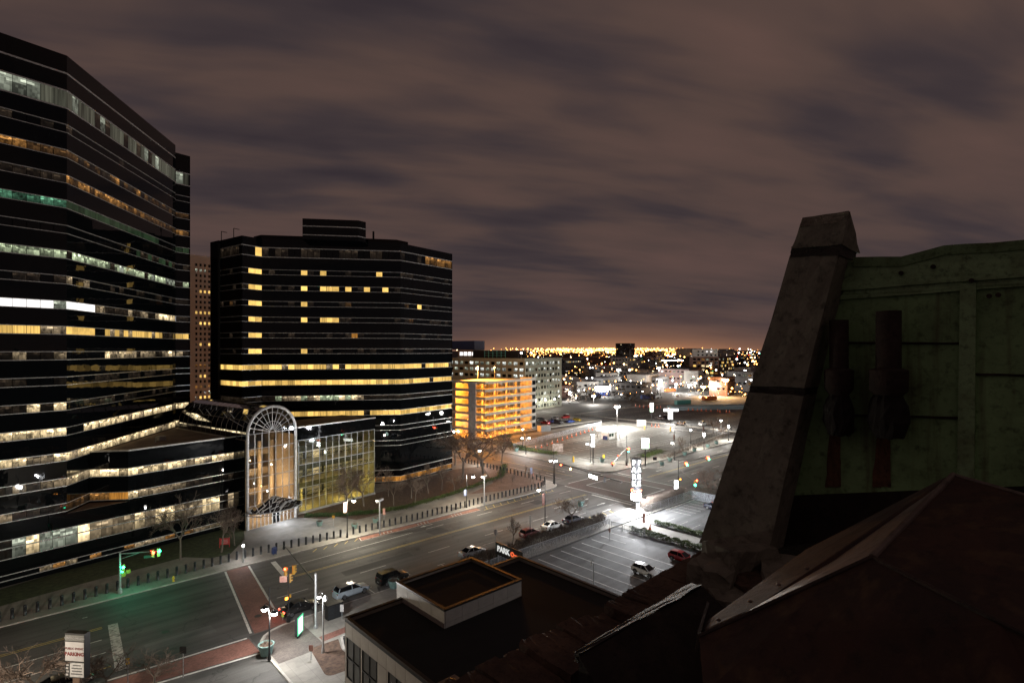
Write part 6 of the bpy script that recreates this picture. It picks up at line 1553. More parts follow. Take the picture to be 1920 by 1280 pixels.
key_icon(M['letter_osoft'], wl * 0.145, 'key_emblem', t, (wl * 0.67, 0.0, 3.75), (R(90), 0, 0))
# public event parking sign
p = PD(140, 1270, 52); t = thing('parking_sign', 'dark double sided parking sign with red lettering at the bottom left', 'sign', (p.x, p.y, 0), HEAD - R(96))
zt, zb = 7.15, 2.95; w = 1.02
MB().box(-w, 0, zb, w, 0.62, zt).build('cabinet', M['black_metal'], t)
MB().box(-0.35, 0.15, 0, 0.35, 0.45, zb).build('post', plain('brown_post', (0.10, 0.06, 0.04), 0.8), t)
MB().box(-w + 0.06, -0.03, 6.45, w - 0.06, 0, 7.0).build('top_panel', plain('dark_sign_panel', (0.10, 0.10, 0.095), 0.6), t)
MB().box(-w + 0.06, -0.03, 4.55, w - 0.06, 0, 6.35).build('white_panel', M['sign_white'], t)
MB().box(-w + 0.55, -0.03, 3.05, w - 0.06, 0, 4.4).build('lower_panel', plain('grey_sign_panel', (0.36, 0.36, 0.36), 0.6), t)
for k in range(4): MB().prism([(-w + 0.12 + 0.05 * (k % 2), -0.03), (-w + 0.38 + 0.05 * (k % 2), -0.03), (-w + 0.38 + 0.05 * (k % 2), 0), (-w + 0.12 + 0.05 * (k % 2), 0)], 3.15 + k * 0.3, 3.33 + k * 0.3).build('pictogram', M['sign_white'], t)
for body, sz, z, mat, bold in (('CITIZENS PARKING', 0.24, 6.72, M['sign_white'], 0.0), ('PUBLIC EVENT', 0.29, 5.72, M['sign_red_ink'], 0.0), ('PARKING', 0.47, 5.2, M['sign_red_ink'], 0.012)):
    o = link('lettering', text_mesh(body, sz, 0.01, mat, bold), t, (0, -0.045, z)); o.rotation_euler = (R(90), 0, 0)
for k, ww in enumerate((0.4, 0.55, 0.5, 0.6)): MB().box(0.25 - ww, -0.04, 4.1 - k * 0.27, 0.25 + ww, -0.03, 4.2 - k * 0.27).build('small_print', M['sign_dark_ink'], t)
# lit corner sign with a green edge
p = P(563, 1193, PZ); t = thing('corner_sign', 'small lit sign with a green edge standing in the mulch bed', 'lit sign', p, HEAD - R(4))
MB().prism([(-0.75, 0), (0.75, 0), (0.75, 0.3), (-0.75, 0.3)], 0.35, 2.55).build('cabinet', M['dark_metal'], t); MB().box(-0.4, 0.05, 0, 0.4, 0.25, 0.35).build('foot', M['black_metal'], t)
MB().box(-0.72, -0.03, 0.4, 0.72, -0.001, 2.5).build('green_edge', glow_mat('sign_green_glow', (0.1, 1.0, 0.45), 0.9), t); MB().box(-0.5, -0.05, 0.55, 0.5, -0.031, 2.3).build('white_panel', glow_mat('sign_white_glow', (0.9, 1, 0.95), 1.6), t)
lamp_light('sign_glow', (0, -0.9, 1.4), 60, (0.7, 1, 0.85), t, 0.3)
# other small things
p = P(325, 1089, PZ); t = thing('fire_hydrant', 'yellow fire hydrant between the bollards and the kerb', 'hydrant', p)
MB().lathe([(0.17, 0), (0.17, 0.06), (0.11, 0.08), (0.11, 0.5), (0.14, 0.52), (0.14, 0.58), (0.11, 0.68), (0.04, 0.75), (0.01, 0.8)], 10).build('barrel', M['yellow'], t); MB().tube((-0.2, 0, 0.42), (0.2, 0, 0.42), 0.06, n=8).build('outlet', M['yellow'], t)
p = P(514, 1039, PZ); t = thing('mailbox', 'dark blue mailbox standing among the bollards', 'mailbox', p, 0.2)
M['mail'] = plain('blue_enamel', (0.02, 0.035, 0.12), 0.4)
mb = MB(); mb.box(-0.3, -0.28, 0.15, 0.3, 0.28, 1.0)
for j in range(6):
    a0_, a1_ = math.pi * j / 6, math.pi * (j + 1) / 6; mb.slab([(-0.3, 0.28 * math.cos(a0_), 1.0 + 0.28 * math.sin(a0_)), (-0.3, 0.28 * math.cos(a1_), 1.0 + 0.28 * math.sin(a1_)), (-0.3, 0, 1.0)], (0.6, 0, 0))
mb.build('body', M['mail'], t)
for sx in (-1, 1):
    for sy in (-1, 1): MB().box(sx * 0.25 - 0.03, sy * 0.22 - 0.03, 0, sx * 0.25 + 0.03, sy * 0.22 + 0.03, 0.15).build('leg', M['mail'], t)
p = P(421, 1026, PZ); t = thing('notice_board', 'small red notice board on posts in the lawn', 'notice board', p, HEAD - R(75))
MB().box(-0.8, 0, 0.5, 0.8, 0.06, 1.6).build('panel', M['red'], t)
for sx in (-0.75, 0.75): MB().box(sx - 0.05, -0.02, 0, sx + 0.05, 0.08, 1.7).build('post', M['red'], t)
for z in (0.8, 1.05, 1.3): MB().box(-0.5, -0.01, z - 0.04, 0.5, 0, z + 0.04).build('text_line', M['sign_white'], t)
p = P(626, 1156, PZ); t = thing('utility_cabinet', 'black utility cabinet on the near pavement behind the wagon', 'cabinet', p, 0)
MB().box(-1.0, -0.5, 0.0, 1.0, 0.5, 1.75).build('body', M['black_metal'], t); MB().box(-1.04, -0.54, 1.75, 1.04, 0.54, 1.83).build('lid', M['black_metal'], t)
for sx in (-0.5, 0.5): MB().box(sx - 0.46, -0.52, 0.1, sx + 0.46, -0.5, 1.65).build('door', M['dark_metal'], t)
def sign_post(px, py, h, w, hh, mat, label, ang=None, z=PZ, cat='sign', postmat=None):
    p = P(px, py, z); t = thing('sign_post', label, cat, p, FACE_CAM if ang is None else ang)
    MB().tube((0, 0.05, 0), (0, 0.05, h), 0.04, n=6).build('post', postmat or M['galv'], t); MB().box(-w / 2, 0, h - hh, w / 2, 0.03, h + 0.04).build('plate', mat, t); return t
sign_post(641, 1162, 1.9, 0.45, 0.85, M['sign_white'], 'small white parking sign beside the utility cabinet')
sign_post(583, 1237, 1.6, 0.45, 0.6, M['banner_red'], 'small red and white sign in the mulch bed')
sign_post(530, 1162, 0.9, 0.3, 0.5, glow_mat('glowing_yellow_plate', (0.8, 1.0, 0.1), 0.35), 'little fluorescent yellow plate at the kerb by the sedan')  # yellow plate glows by emission though it is no lamp
sign_post(929, 1030, 3.4, 0.4, 0.9, M['sign_white'], 'tall post with a white and blue plate by the silver car'); sign_post(994, 1003, 3.6, 0.22, 3.2, M['white'], 'tall narrow white marker post in front of the red car')
sign_post(720, 978, 2.6, 0.5, 1.2, M['banner_red'], 'orange banner sign next to the grey twin headed post'); sign_post(625, 990, 2.4, 0.5, 0.5, M['sig_yellow'], 'little yellow sign at the forecourt corner')
sign_post(996, 895, 2.6, 0.6, 1.6, M['banner_blue'], 'blue sign panel on the brown brick corner plaza'); sign_post(1000, 908, 2.8, 0.35, 0.7, M['banner_red'], 'brown signpost on the brick corner plaza', postmat=M['bark'])
sign_post(1228, 872, 2.4, 1.1, 0.9, M['black_metal'], 'dark board at the edge of the lawn wedge'); sign_post(1132, 862, 1.6, 0.6, 1.0, M['yellow'], 'yellow panel on the near railings of the central car park')
sign_post(1143, 1012, 2.0, 0.3, 0.6, M['banner_red'], 'red striped entry post at the driveway gate', z=0.0); sign_post(1207, 985, 2.4, 0.5, 1.9, M['banner_red'], 'black and red ticket column beside the driveway', z=0.0)
sign_post(343, 1270, 3.2, 0.7, 0.7, M['black_metal'], 'back of a dark sign at the near kerb of the side street'); sign_post(239, 1290, 3.0, 0.35, 0.6, M['yellow'], 'yellow crossing button post at the bottom left')
sign_post(1046, 850, 3.2, 3.4, 2.6, plain('poster_board', (0.35, 0.2, 0.15), 0.7, scale=1.2, var=0.6, col2=(0.6, 0.5, 0.45)), 'wide poster board beside the bare tree in the central car park')
sign_post(1203, 800, 3.0, 4.0, 2.6, M['white'], 'white boards standing between the two rear car parks')
for i, (px, py) in enumerate(((1209, 805), (1257, 808), (1075, 866))):
    p = P(px, py, PZ); o = MB().lathe([(0.25, 0), (0.25, 1.6), (0.2, 1.7), (0.01, 1.75)], 10).build('guard_post', M['yellow'], loc=p); tag(o, ('yellow guard post beside the white boards', 'yellow guard post at the rear exit of the central car park', 'yellow guard post beside the poster board')[i], 'guard post')
CONE = {'c': MB().lathe([(0.2, 0.04), (0.045, 0.85), (0.01, 0.86)], 10).mesh('cone', M['orange']), 'b': MB().box(-0.24, -0.24, 0, 0.24, 0.24, 0.04).mesh('base', M['orange']), 's': MB().lathe([(0.142, 0.40), (0.105, 0.58), (0.08, 0.58)], 10).mesh('band', M['white'])}
def cone(x, y, z, label, group, s=1.3):
    t = thing('traffic_cone', label, 'traffic cone', (x, y, z), 0, group); t.scale = (s,) * 3
    for k, n in (('c', 'cone'), ('b', 'base'), ('s', 'band')): link(n, CONE[k], t)
a, b = P(996, 842, PZ), P(1118, 801, PZ)
for k in range(15): q = a.lerp(b, k / 14); cone(q.x + 1.0, q.y - 1.2, PZ, 'orange traffic cone in the row along the mesh fence', 'cones along the mesh fence', 1.5)
for k, (px, py) in enumerate(((1222, 799), (1229, 800), (1235, 800))): q = P(px, py, PZ); cone(q.x, q.y, PZ, 'orange cone at the rear exit of the central car park', 'cones at the rear exit', 1.5)
q = P(1219, 992, 0); cone(q.x, q.y, 0.01, 'lone orange cone on the driveway beside the hedge', None, 1.1)
for k in range(22): q = P(1190 + k * 8.5 + dr.uniform(-3, 3), 762 + k * 0.55 + dr.uniform(-1, 1), PZ); cone(q.x, q.y, PZ, 'tiny orange cone at the far edge of the rear car park', 'cones at the far edge', 1.8)
# booth in the central car park
p = P(1140, 822, PZ); t = thing('car_park_booth', 'brightly lit white booth with a canopy in the central car park', 'booth', p, 0.0)
MB().box(-1.8, -1.6, 0, 3.6, 1.6, 2.9).build('cabin', M['white'], t); MB().box(-3.4, -3.0, 3.1, 4.2, 3.0, 4.1).build('canopy', glow_mat('lit_canopy_fascia', (1, 0.98, 0.92), 3.2), t)
for x in (-3.0, 3.8):
    for y in (-2.6, 2.6): MB().box(x - 0.08, y - 0.08, 0, x + 0.08, y + 0.08, 3.1).build('post', M['galv'], t)
for k in range(2): MB().box(-1.4 + k * 1.5, -1.65, 1.0, -0.2 + k * 1.5, -1.601, 2.1).build('window', WIN['green'], t)
MB().box(2.2, -1.66, 0.0, 3.1, -1.601, 2.2).build('door', M['tan_wall'], t); MB().box(-3.0, -1.2, 0, -2.0, 0.2, 1.3).build('ticket_machine', M['mail'], t)
for q, pw_ in (((0.5, -6.5, 7.0), 2800), ((-6.5, 1.0, 7.0), 2800), ((8, 2, 7.0), 4200), ((0.5, 7.0, 7.0), 2600)): lamp_light('canopy_light', q, pw_, (1, 0.97, 0.88), t, 0.4)  # bare lights added round the booth to brighten the whole car park
# ---------------------------------------------------------------- fences
def fence(name, label, pts, h, step, style, z=0.0, cat='fence'):
    t = thing(name, label, cat, (pts[0][0], pts[0][1], z)); o = Vector(pts[0])
    POST = MB().tube((0, 0, 0), (0, 0, h + 0.06), 0.045, n=6).mesh('post', M['galv'] if style == 'chain' else M['black_metal'])
    for a, b in zip(pts[:-1], pts[1:]):
        a, b = Vector(a) - o, Vector(b) - o; n = max(1, round((b - a).length / step))
        for k in range(n + 1): q = a.lerp(b, k / n); link('post', POST, t, (q.x, q.y, 0))
        for k in range(n):
            p0, p1 = a.lerp(b, k / n), a.lerp(b, (k + 1) / n); ln = (p1 - p0).length; d = (p1 - p0) / ln
            if style == 'chain':
                mb = MB(); mb.add([(p0.x, p0.y, 0.05), (p1.x, p1.y, 0.05), (p1.x, p1.y, h), (p0.x, p0.y, h)], ((0, 1, 2, 3),)); me = mb.mesh('mesh_panel', M['chain'])
                uv = me.uv_layers.new(name='UVMap')
                for i, q in enumerate(((0, 0.05), (ln, 0.05), (ln, h), (0, h))): uv.data[i].uv = q
                link('mesh_panel', me, t); MB().tube((p0.x, p0.y, h), (p1.x, p1.y, h), 0.03, n=5).build('rail', M['galv'], t)
            else:
                mb = MB()
                for zz in (0.25, h - 0.12): mb.bar((p0.x, p0.y, zz), (p1.x, p1.y, zz), 0.05, 0.06)
                m_ = max(3, int(ln / 0.28))
                for j in range(1, m_): q = p0.lerp(p1, j / m_); mb.bar((q.x, q.y, 0.1), (q.x, q.y, h + 0.05), 0.03, 0.03)
                mb.build('railing_panel', M['black_metal'], t)
    return t
# manholes, drains and asphalt repairs in the carriageways
MAN = MB().lathe([(0.42, 0.0), (0.42, 0.012), (0.36, 0.013), (0.01, 0.013)], 16).mesh('manhole_cover', plain('cast_iron', (0.03, 0.028, 0.026), 0.6, 0.4))
for x, y in ((14.5, 77), (24, 73.5), (41, 85), (52, 79.5), (66, 74.5), (79, 84.5), (111, 76), (114, 85.5), (96, 79), (-6, 81), (-12, 75), (34, 79), (140, 78), (160, 85), (112, 108)): link('manhole_cover', MAN, ROAD, (x, y, 0.004))
M['repair'] = asphalt('asphalt_repair', (0.05, 0.049, 0.048), 0.85, False); M['repair2'] = asphalt('pale_asphalt_repair', (0.10, 0.098, 0.094), 0.8, False)
for i, (x0, y0, x1, y1) in enumerate(((12, 73, 19, 75.2), (38, 77.6, 50, 79.4), (58, 83.6, 61.5, 86.2), (67, 78.2, 79, 79.6), (86, 84.6, 89, 87.0), (-18, 84.8, -4, 86.2), (44, 84, 47, 85.6), (109, 73.5, 115, 75), (91, 73.8, 99, 75.2), (-24, 77, -15, 78.6), (71, 70.5, 74, 73), (130, 79, 150, 80.5))):
    j = lambda: dr.uniform(-0.15, 0.15); sheet('asphalt_repair', [(x0 + j(), y0 + j()), (x1 + j(), y0 + j()), (x1 + j(), y1 + j()), (x0 + j(), y1 + j())], 0.0025, M['repair'] if i % 3 else M['repair2'], parent=ROAD)
def s2(*pp, z=0.0): return [tuple(P(x, y, z)[:2]) for x, y in pp]
fence('chain_link_fence', 'grey chain link fence between the near car park and bare hedge', [(48.6, 63.75), (84.6, 63.75)], 1.9, 3.0, 'chain')
fence('chain_link_fence', 'short chain link fence beside the driveway entrance', [(84.9, 63.6), (85.4, 56.5)], 1.4, 2.4, 'chain')
fence('chain_link_fence', 'chain link fence round the small far car park', [(95.5, 63.7), (114.8, 63.7), (115.2, 42.0)], 2.0, 3.0, 'chain')
fence('mesh_fence', 'long grey mesh fence along the left of the central car park', s2((962, 842), (1128, 797), z=PZ), 1.9, 3.2, 'chain', PZ)
fence('railings', 'black railings along the near edge of the central car park', s2((1112, 866), (1172, 872), (1178, 868), z=PZ), 1.6, 2.6, 'rail', PZ)
fence('railings', 'black railings along the main street side of the central car park', s2((1182, 866), (1232, 846), (1262, 848), (1330, 822), (1372, 806), z=PZ), 1.6, 2.8, 'rail', PZ)
fence('railings', 'black railings at the back of the central car park', s2((1262, 808), (1325, 813), z=PZ), 1.6, 3.0, 'rail', PZ)
fence('railings', 'dark railings between the rear road and the rear car park', s2((1090, 783), (1190, 792), (1330, 806), z=PZ), 1.6, 4.0, 'rail', PZ)
fence('railings', 'black railings beside the hedge of the central car park', s2((962, 842), (1035, 851), z=PZ), 1.4, 2.6, 'rail', PZ)
# wheel stops
for k in range(6):
    q = MB().box(-0.9, -0.1, 0, 0.9, 0.1, 0.14).build('wheel_stop', M['kerb'], loc=(103.8 + k * 2.0, 62.9, 0.006)); tag(q, 'concrete wheel stop in the row along the small car park fence', 'wheel stop', 'wheel stops')
# ---------------------------------------------------------------- hedges
def hedge(name, label, a, b, width, h, mat, n, kind, z=0.1, cat='hedge'):
    a, b = Vector(a), Vector(b); d = b - a; ln = d.length; d /= ln; nn = Vector((-d.y, d.x))
    t = thing(name, label, cat, (a.x, a.y, z), math.atan2(d.y, d.x)); mb = MB()
    for i in range(n):
        x = dr.uniform(0, ln); y = dr.gauss(0, width * 0.27); top = h * (0.86 + 0.14 * math.sin(x * 1.7 + 3 * math.sin(x * 0.6))) ; zz = top * (dr.random() ** 0.6)
        c = Vector((x, y, zz))
        if kind == 'twig':
            q = c + Vector((dr.uniform(-0.25, 0.25), dr.uniform(-0.2, 0.2), dr.uniform(0.15, 0.55)))
            mb.tube(c, q, 0.014, 0.005, 3, False)
        else:
            s = dr.uniform(0.06, 0.14); u = Vector((dr.uniform(-1, 1), dr.uniform(-1, 1), dr.uniform(-0.6, 0.6))).normalized() * s; v = Vector((dr.uniform(-1, 1), dr.uniform(-1, 1), dr.uniform(-0.6, 0.6))).normalized() * s
            mb.quad(c - u, c + v, c + u, c - v)
    tag(mb.build('twigs' if kind == 'twig' else 'leaves', mat, t), kind='stuff')
    if kind == 'twig':
        for k in range(int(ln / 1.1)):
            x = 0.5 + k * 1.1; MB().tube((x, dr.uniform(-0.1, 0.1), 0), (x + dr.uniform(-0.2, 0.2), dr.uniform(-0.2, 0.2), h * 0.75), 0.05, 0.02, 5).build('stem', M['bark'], t)
    return t
hedge('bare_hedge', 'leafless brown hedge on the street side of the chain link fence', (50.5, 65.0), (84.5, 65.0), 1.7, 2.7, M['hedge_bare'], 20000, 'twig', PZ)
hedge('bare_hedge', 'leafless hedge glaring white beside the sign tower', (97.5, 64.9), (113.5, 64.9), 1.6, 2.6, M['hedge_bare'], 10000, 'twig', PZ)
hedge('bare_hedge', 'leafless hedge above the fence near the stone pier', (116.2, 63.5), (116.6, 44.0), 1.6, 2.9, M['hedge_bare'], 10000, 'twig', PZ)
hedge('green_hedge', 'clipped green hedge between the near car park and driveway', (86.3, 60.2), (86.6, 43.5), 1.0, 1.15, M['hedge_green'], 6000, 'leaf', 0.0)
hedge('green_hedge', 'second clipped green hedge on the far side of the driveway', (93.2, 59.5), (93.6, 40.0), 1.0, 1.0, M['hedge_green'], 5500, 'leaf', 0.0)
gp_ = [P(x, y, PZ) for x, y in ((572, 968), (640, 966), (700, 961), (760, 952), (850, 926), (938, 894), (946, 872))]
for i, (a, b) in enumerate(zip(gp_[:-1], gp_[1:])):
    hedge('ground_cover', ('dark low shrubs at the foot of the glass hall', 'dark low shrubs behind the teal planters', 'low green shrubs right of the glass hall', 'low green shrubs in the middle of the front bed', 'bright green low hedge before the second tower', 'short low hedge turning the plaza corner')[i], a[:2], b[:2], 1.7, 0.55, M['hedge_green'] if i > 1 else M['evergreen'], 2600, 'leaf', PZ, 'shrubs')
a, b = P(975, 843, PZ), P(1045, 853, PZ); hedge('green_hedge', 'low green hedge along the left entrance of the central car park', a[:2], b[:2], 2.4, 1.1, M['hedge_green'], 3500, 'leaf', PZ)
a, b = P(940, 835, PZ), P(985, 843, PZ); hedge('green_hedge', 'dark bush row in front of the orange garage', a[:2], b[:2], 2.6, 1.5, M['evergreen'], 3000, 'leaf', PZ)
a, b = P(1205, 858, PZ), P(1238, 846, PZ); hedge('green_hedge', 'bright green bush wedge below the lit parking sign', a[:2], b[:2], 3.2, 0.9, M['hedge_green'], 4000, 'leaf', PZ)
a, b = P(1240, 860, PZ), P(1372, 812, PZ); hedge('dry_verge', 'dry brown verge between railings and the far pavement', a[:2], b[:2], 2.6, 0.5, M['hedge_bare'], 5000, 'leaf', PZ, 'verge')
a, b = P(935, 824, PZ), P(958, 818, PZ); hedge('green_hedge', 'small hedge at the foot of the garage wall', a[:2], b[:2], 2.0, 1.2, M['evergreen'], 1500, 'leaf', PZ)
for i, (px, py) in enumerate(((921, 1063), (933, 1062), (944, 1060))):
    p = P(px, py, 0); t = thing('cypress', ('leftmost of three small cypresses behind the black roof', 'middle of three small cypresses behind the black roof', 'rightmost of three small cypresses behind the black roof')[i], 'cypress', p); mb = MB()
    for k in range(900):
        zz = dr.random() ** 0.8 * 2.6; r_ = 0.42 * (1 - zz / 2.8) ** 0.7 * math.sqrt(dr.random()); a_ = dr.uniform(0, 6.28); c = Vector((r_ * math.cos(a_), r_ * math.sin(a_), zz + 0.1)); u = Vector((dr.uniform(-0.05, 0.05), dr.uniform(-0.05, 0.05), 0.09)); v = Vector((0.05 * math.sin(a_), 0.05 * math.cos(a_), 0)); mb.quad(c - u, c + v, c + u, c - v)
    mb.build('foliage', M['evergreen'], t); MB().tube((0, 0, 0), (0, 0, 1.2), 0.05, n=5).build('trunk', M['bark'], t)
# ---------------------------------------------------------------- bare trees
def grow(seed, h, spread=0.55, levels=5, up=0.12):
    r_ = random.Random(seed); tr, cr = MB(), MB()
    def branch(p, d, ln, rad, lv):
        n = 3 if lv < 3 else 2; q = p
        for k in range(n):
            d2 = (d + Vector((r_.uniform(-1, 1), r_.uniform(-1, 1), r_.uniform(-0.5, 1) * 0.7 + up)) * 0.16).normalized(); e = q + d2 * (ln / n)
            r0, r1 = rad * (1 - 0.3 * k / n), rad * (1 - 0.3 * (k + 1) / n)
            (tr if lv < 2 else cr).tube(q, e, max(r0, 0.015), max(r1, 0.011), 6 if lv == 0 else 4 if lv < 3 else 3, False); q, d = e, d2
            if lv > 0 and lv < levels and k < n - 1 and r_.random() < 0.75: kid(q, d, ln * r_.uniform(0.45, 0.7), r1 * 0.6, lv + 1)
        if lv < levels:
            for k in range(r_.choice((2, 3, 3)) if lv else 4): kid(q, d, ln * r_.uniform(0.6, 0.85), rad * 0.62, lv + 1)
    def kid(q, d, ln, rad, lv):
        a = d.orthogonal().normalized(); a = Matrix.Rotation(r_.uniform(0, 6.28), 3, d) @ a
        branch(q, (d * (1 - spread * 0.45) + a * spread * r_.uniform(0.6, 1.3)).normalized(), ln, rad, lv)
    branch(Vector((0, 0, 0)), Vector((0, 0, 1)), h * 0.30, h * 0.022, 0)
    return tr.mesh('trunk', M['bark']), cr.mesh('crown', M['twig'])
TREES = [grow(11, 7, 0.55), grow(23, 7, 0.7), grow(37, 7, 0.5), grow(41, 7, 0.62)]
SMALL = [grow(5, 4, 0.5, 4), grow(6, 4, 0.6, 4)]
def tree(px, py, h, label, var, group=None, z=PZ, wide=1.0, src=None):
    p = P(px, py, z); t = thing('bare_tree', label, 'tree', p, dr.uniform(0, 6.28), group); src = src or TREES; base = 7.0 if src is TREES else 4.0
    a, b = src[var % len(src)]; t.scale = (h / base * wide, h / base * wide, h / base); link('trunk', a, t); link('crown', b, t)
tree(338, 1049, 11, 'tall bare tree in front of the lobby windows left of the notice board', 0, wide=0.8); tree(415, 1035, 9, 'bare tree beside the red notice board', 1, wide=0.8); tree(440, 1022, 7.5, 'slim bare tree just left of the glass entrance', 2, wide=0.7)
tree(648, 957, 10.5, 'dark bare tree rising before the middle of the glass hall', 3); tree(682, 949, 9.5, 'bare tree before the right end of the glass hall', 1)
for i, (px, py, h) in enumerate(((738, 948, 7.5), (771, 934, 7.5), (803, 925, 7), (828, 918, 7.5), (852, 921, 5), (778, 944, 6.5), (728, 930, 7))): tree(px, py, h, 'slender bare tree in the bark bed before the second tower', i, 'young trees in the bark bed', wide=0.8)
tree(868, 897, 14.5, 'large bare tree beside the cross street left of the lamp', 0, wide=1.1); tree(906, 896, 15, 'largest bare tree overhanging the cross street by the garage', 3, wide=1.2); tree(853, 872, 12, 'bare tree half hidden behind the corner of the second tower', 1); tree(940, 868, 10, 'bare tree farther up the cross street', 2)
tree(1073, 985, 6.6, 'bare street tree beside the parked dark car', 1, wide=1.2); tree(961, 1020, 5.0, 'small bare street tree between silver and red cars', 2, wide=0.8)
tree(1328, 934, 7.4, 'wide pale bare tree brightly lit at the near right corner of the crossing', 3, wide=1.35); tree(1372, 925, 7, 'bare tree partly behind the stone pier', 1, wide=1.2)
tree(1028, 849, 6.5, 'bare tree beside the poster board in the central car park', 1, wide=1.2); tree(1337, 812, 7, 'pale lit bare tree by the rear car park exit', 0, wide=1.4); tree(1280, 850, 5.5, 'small bare tree behind the main street railings', 2); tree(1355, 820, 5, 'little bare tree near the far lamp post', 1)
tree(66, 1318, 6.4, 'bare tree left of the parking sign at the bottom edge', 0, wide=1.1); tree(200, 1300, 4.6, 'low bare tree just right of the parking sign', 1, wide=1.3); tree(290, 1290, 4.2, 'spreading bare shrub tree at the bottom near the yellow post', 3, wide=1.4); tree(15, 1330, 4.5, 'bare tree in the bottom left corner', 2)
for i, (px, py) in enumerate(((940, 905), (965, 900), (985, 895), (960, 912), (995, 905), (1012, 900))): tree(px, py, 3.6, 'very slim young tree on the brown brick corner plaza', i, 'young trees on the corner plaza', src=SMALL, wide=0.5)
# ---------------------------------------------------------------- vehicles
def loft(mb, secs):
    n = len(secs[0]); o = len(mb.v)
    for s in secs: mb.v += [tuple(q) for q in s]
    for k in range(len(secs) - 1):
        for i in range(n): mb.f.append([o + k * n + i, o + k * n + (i + 1) % n, o + (k + 1) * n + (i + 1) % n, o + (k + 1) * n + i]); mb.mi.append(mb.m)
    mb.f.append([o + i for i in range(n)][::-1]); mb.mi.append(mb.m); mb.f.append([o + (len(secs) - 1) * n + i for i in range(n)]); mb.mi.append(mb.m)
SHAPES = {  # x stations from rear to front: (x, belt/hood height, half width)  + cabin (x, roof height, half width at roof)
 'sedan': dict(L=4.8, body=[(-2.4, 0.82, 0.72), (-2.3, 0.98, 0.84), (-1.6, 1.02, 0.90), (-0.6, 0.96, 0.92), (0.7, 0.94, 0.92), (1.3, 0.88, 0.90), (2.1, 0.74, 0.84), (2.4, 0.60, 0.68)], cab=[(-1.75, 1.0, 0.74), (-0.95, 1.40, 0.60), (-0.2, 1.47, 0.61), (0.35, 1.42, 0.60), (1.25, 0.92, 0.74)], wb=(-1.4, 1.45)),
 'wagon': dict(L=4.9, body=[(-2.45, 0.9, 0.78), (-2.35, 1.08, 0.90), (-1.2, 1.08, 0.94), (0.6, 1.04, 0.95), (1.2, 1.0, 0.93), (2.1, 0.86, 0.88), (2.45, 0.68, 0.74)], cab=[(-2.32, 1.06, 0.80), (-2.0, 1.58, 0.66), (-0.6, 1.66, 0.68), (0.3, 1.60, 0.66), (1.2, 1.02, 0.80)], wb=(-1.45, 1.5)),
 'suv': dict(L=4.7, body=[(-2.35, 0.95, 0.80), (-2.25, 1.14, 0.92), (0.6, 1.14, 0.94), (1.1, 1.12, 0.93), (2.0, 1.02, 0.88), (2.35, 0.80, 0.76)], cab=[(-2.26, 1.12, 0.84), (-2.08, 1.72, 0.72), (-0.5, 1.80, 0.74), (0.35, 1.76, 0.72), (1.0, 1.12, 0.84)], wb=(-1.4, 1.4)),
 'hatch': dict(L=4.1, body=[(-2.05, 0.86, 0.74), (-1.95, 1.0, 0.86), (-0.8, 1.0, 0.88), (0.6, 0.96, 0.88), (1.1, 0.92, 0.86), (1.8, 0.78, 0.80), (2.05, 0.6, 0.66)], cab=[(-1.93, 0.98, 0.74), (-1.6, 1.42, 0.60), (-0.5, 1.50, 0.62), (0.25, 1.44, 0.60), (1.1, 0.92, 0.74)], wb=(-1.25, 1.3)),
}
CAR_ME = {}
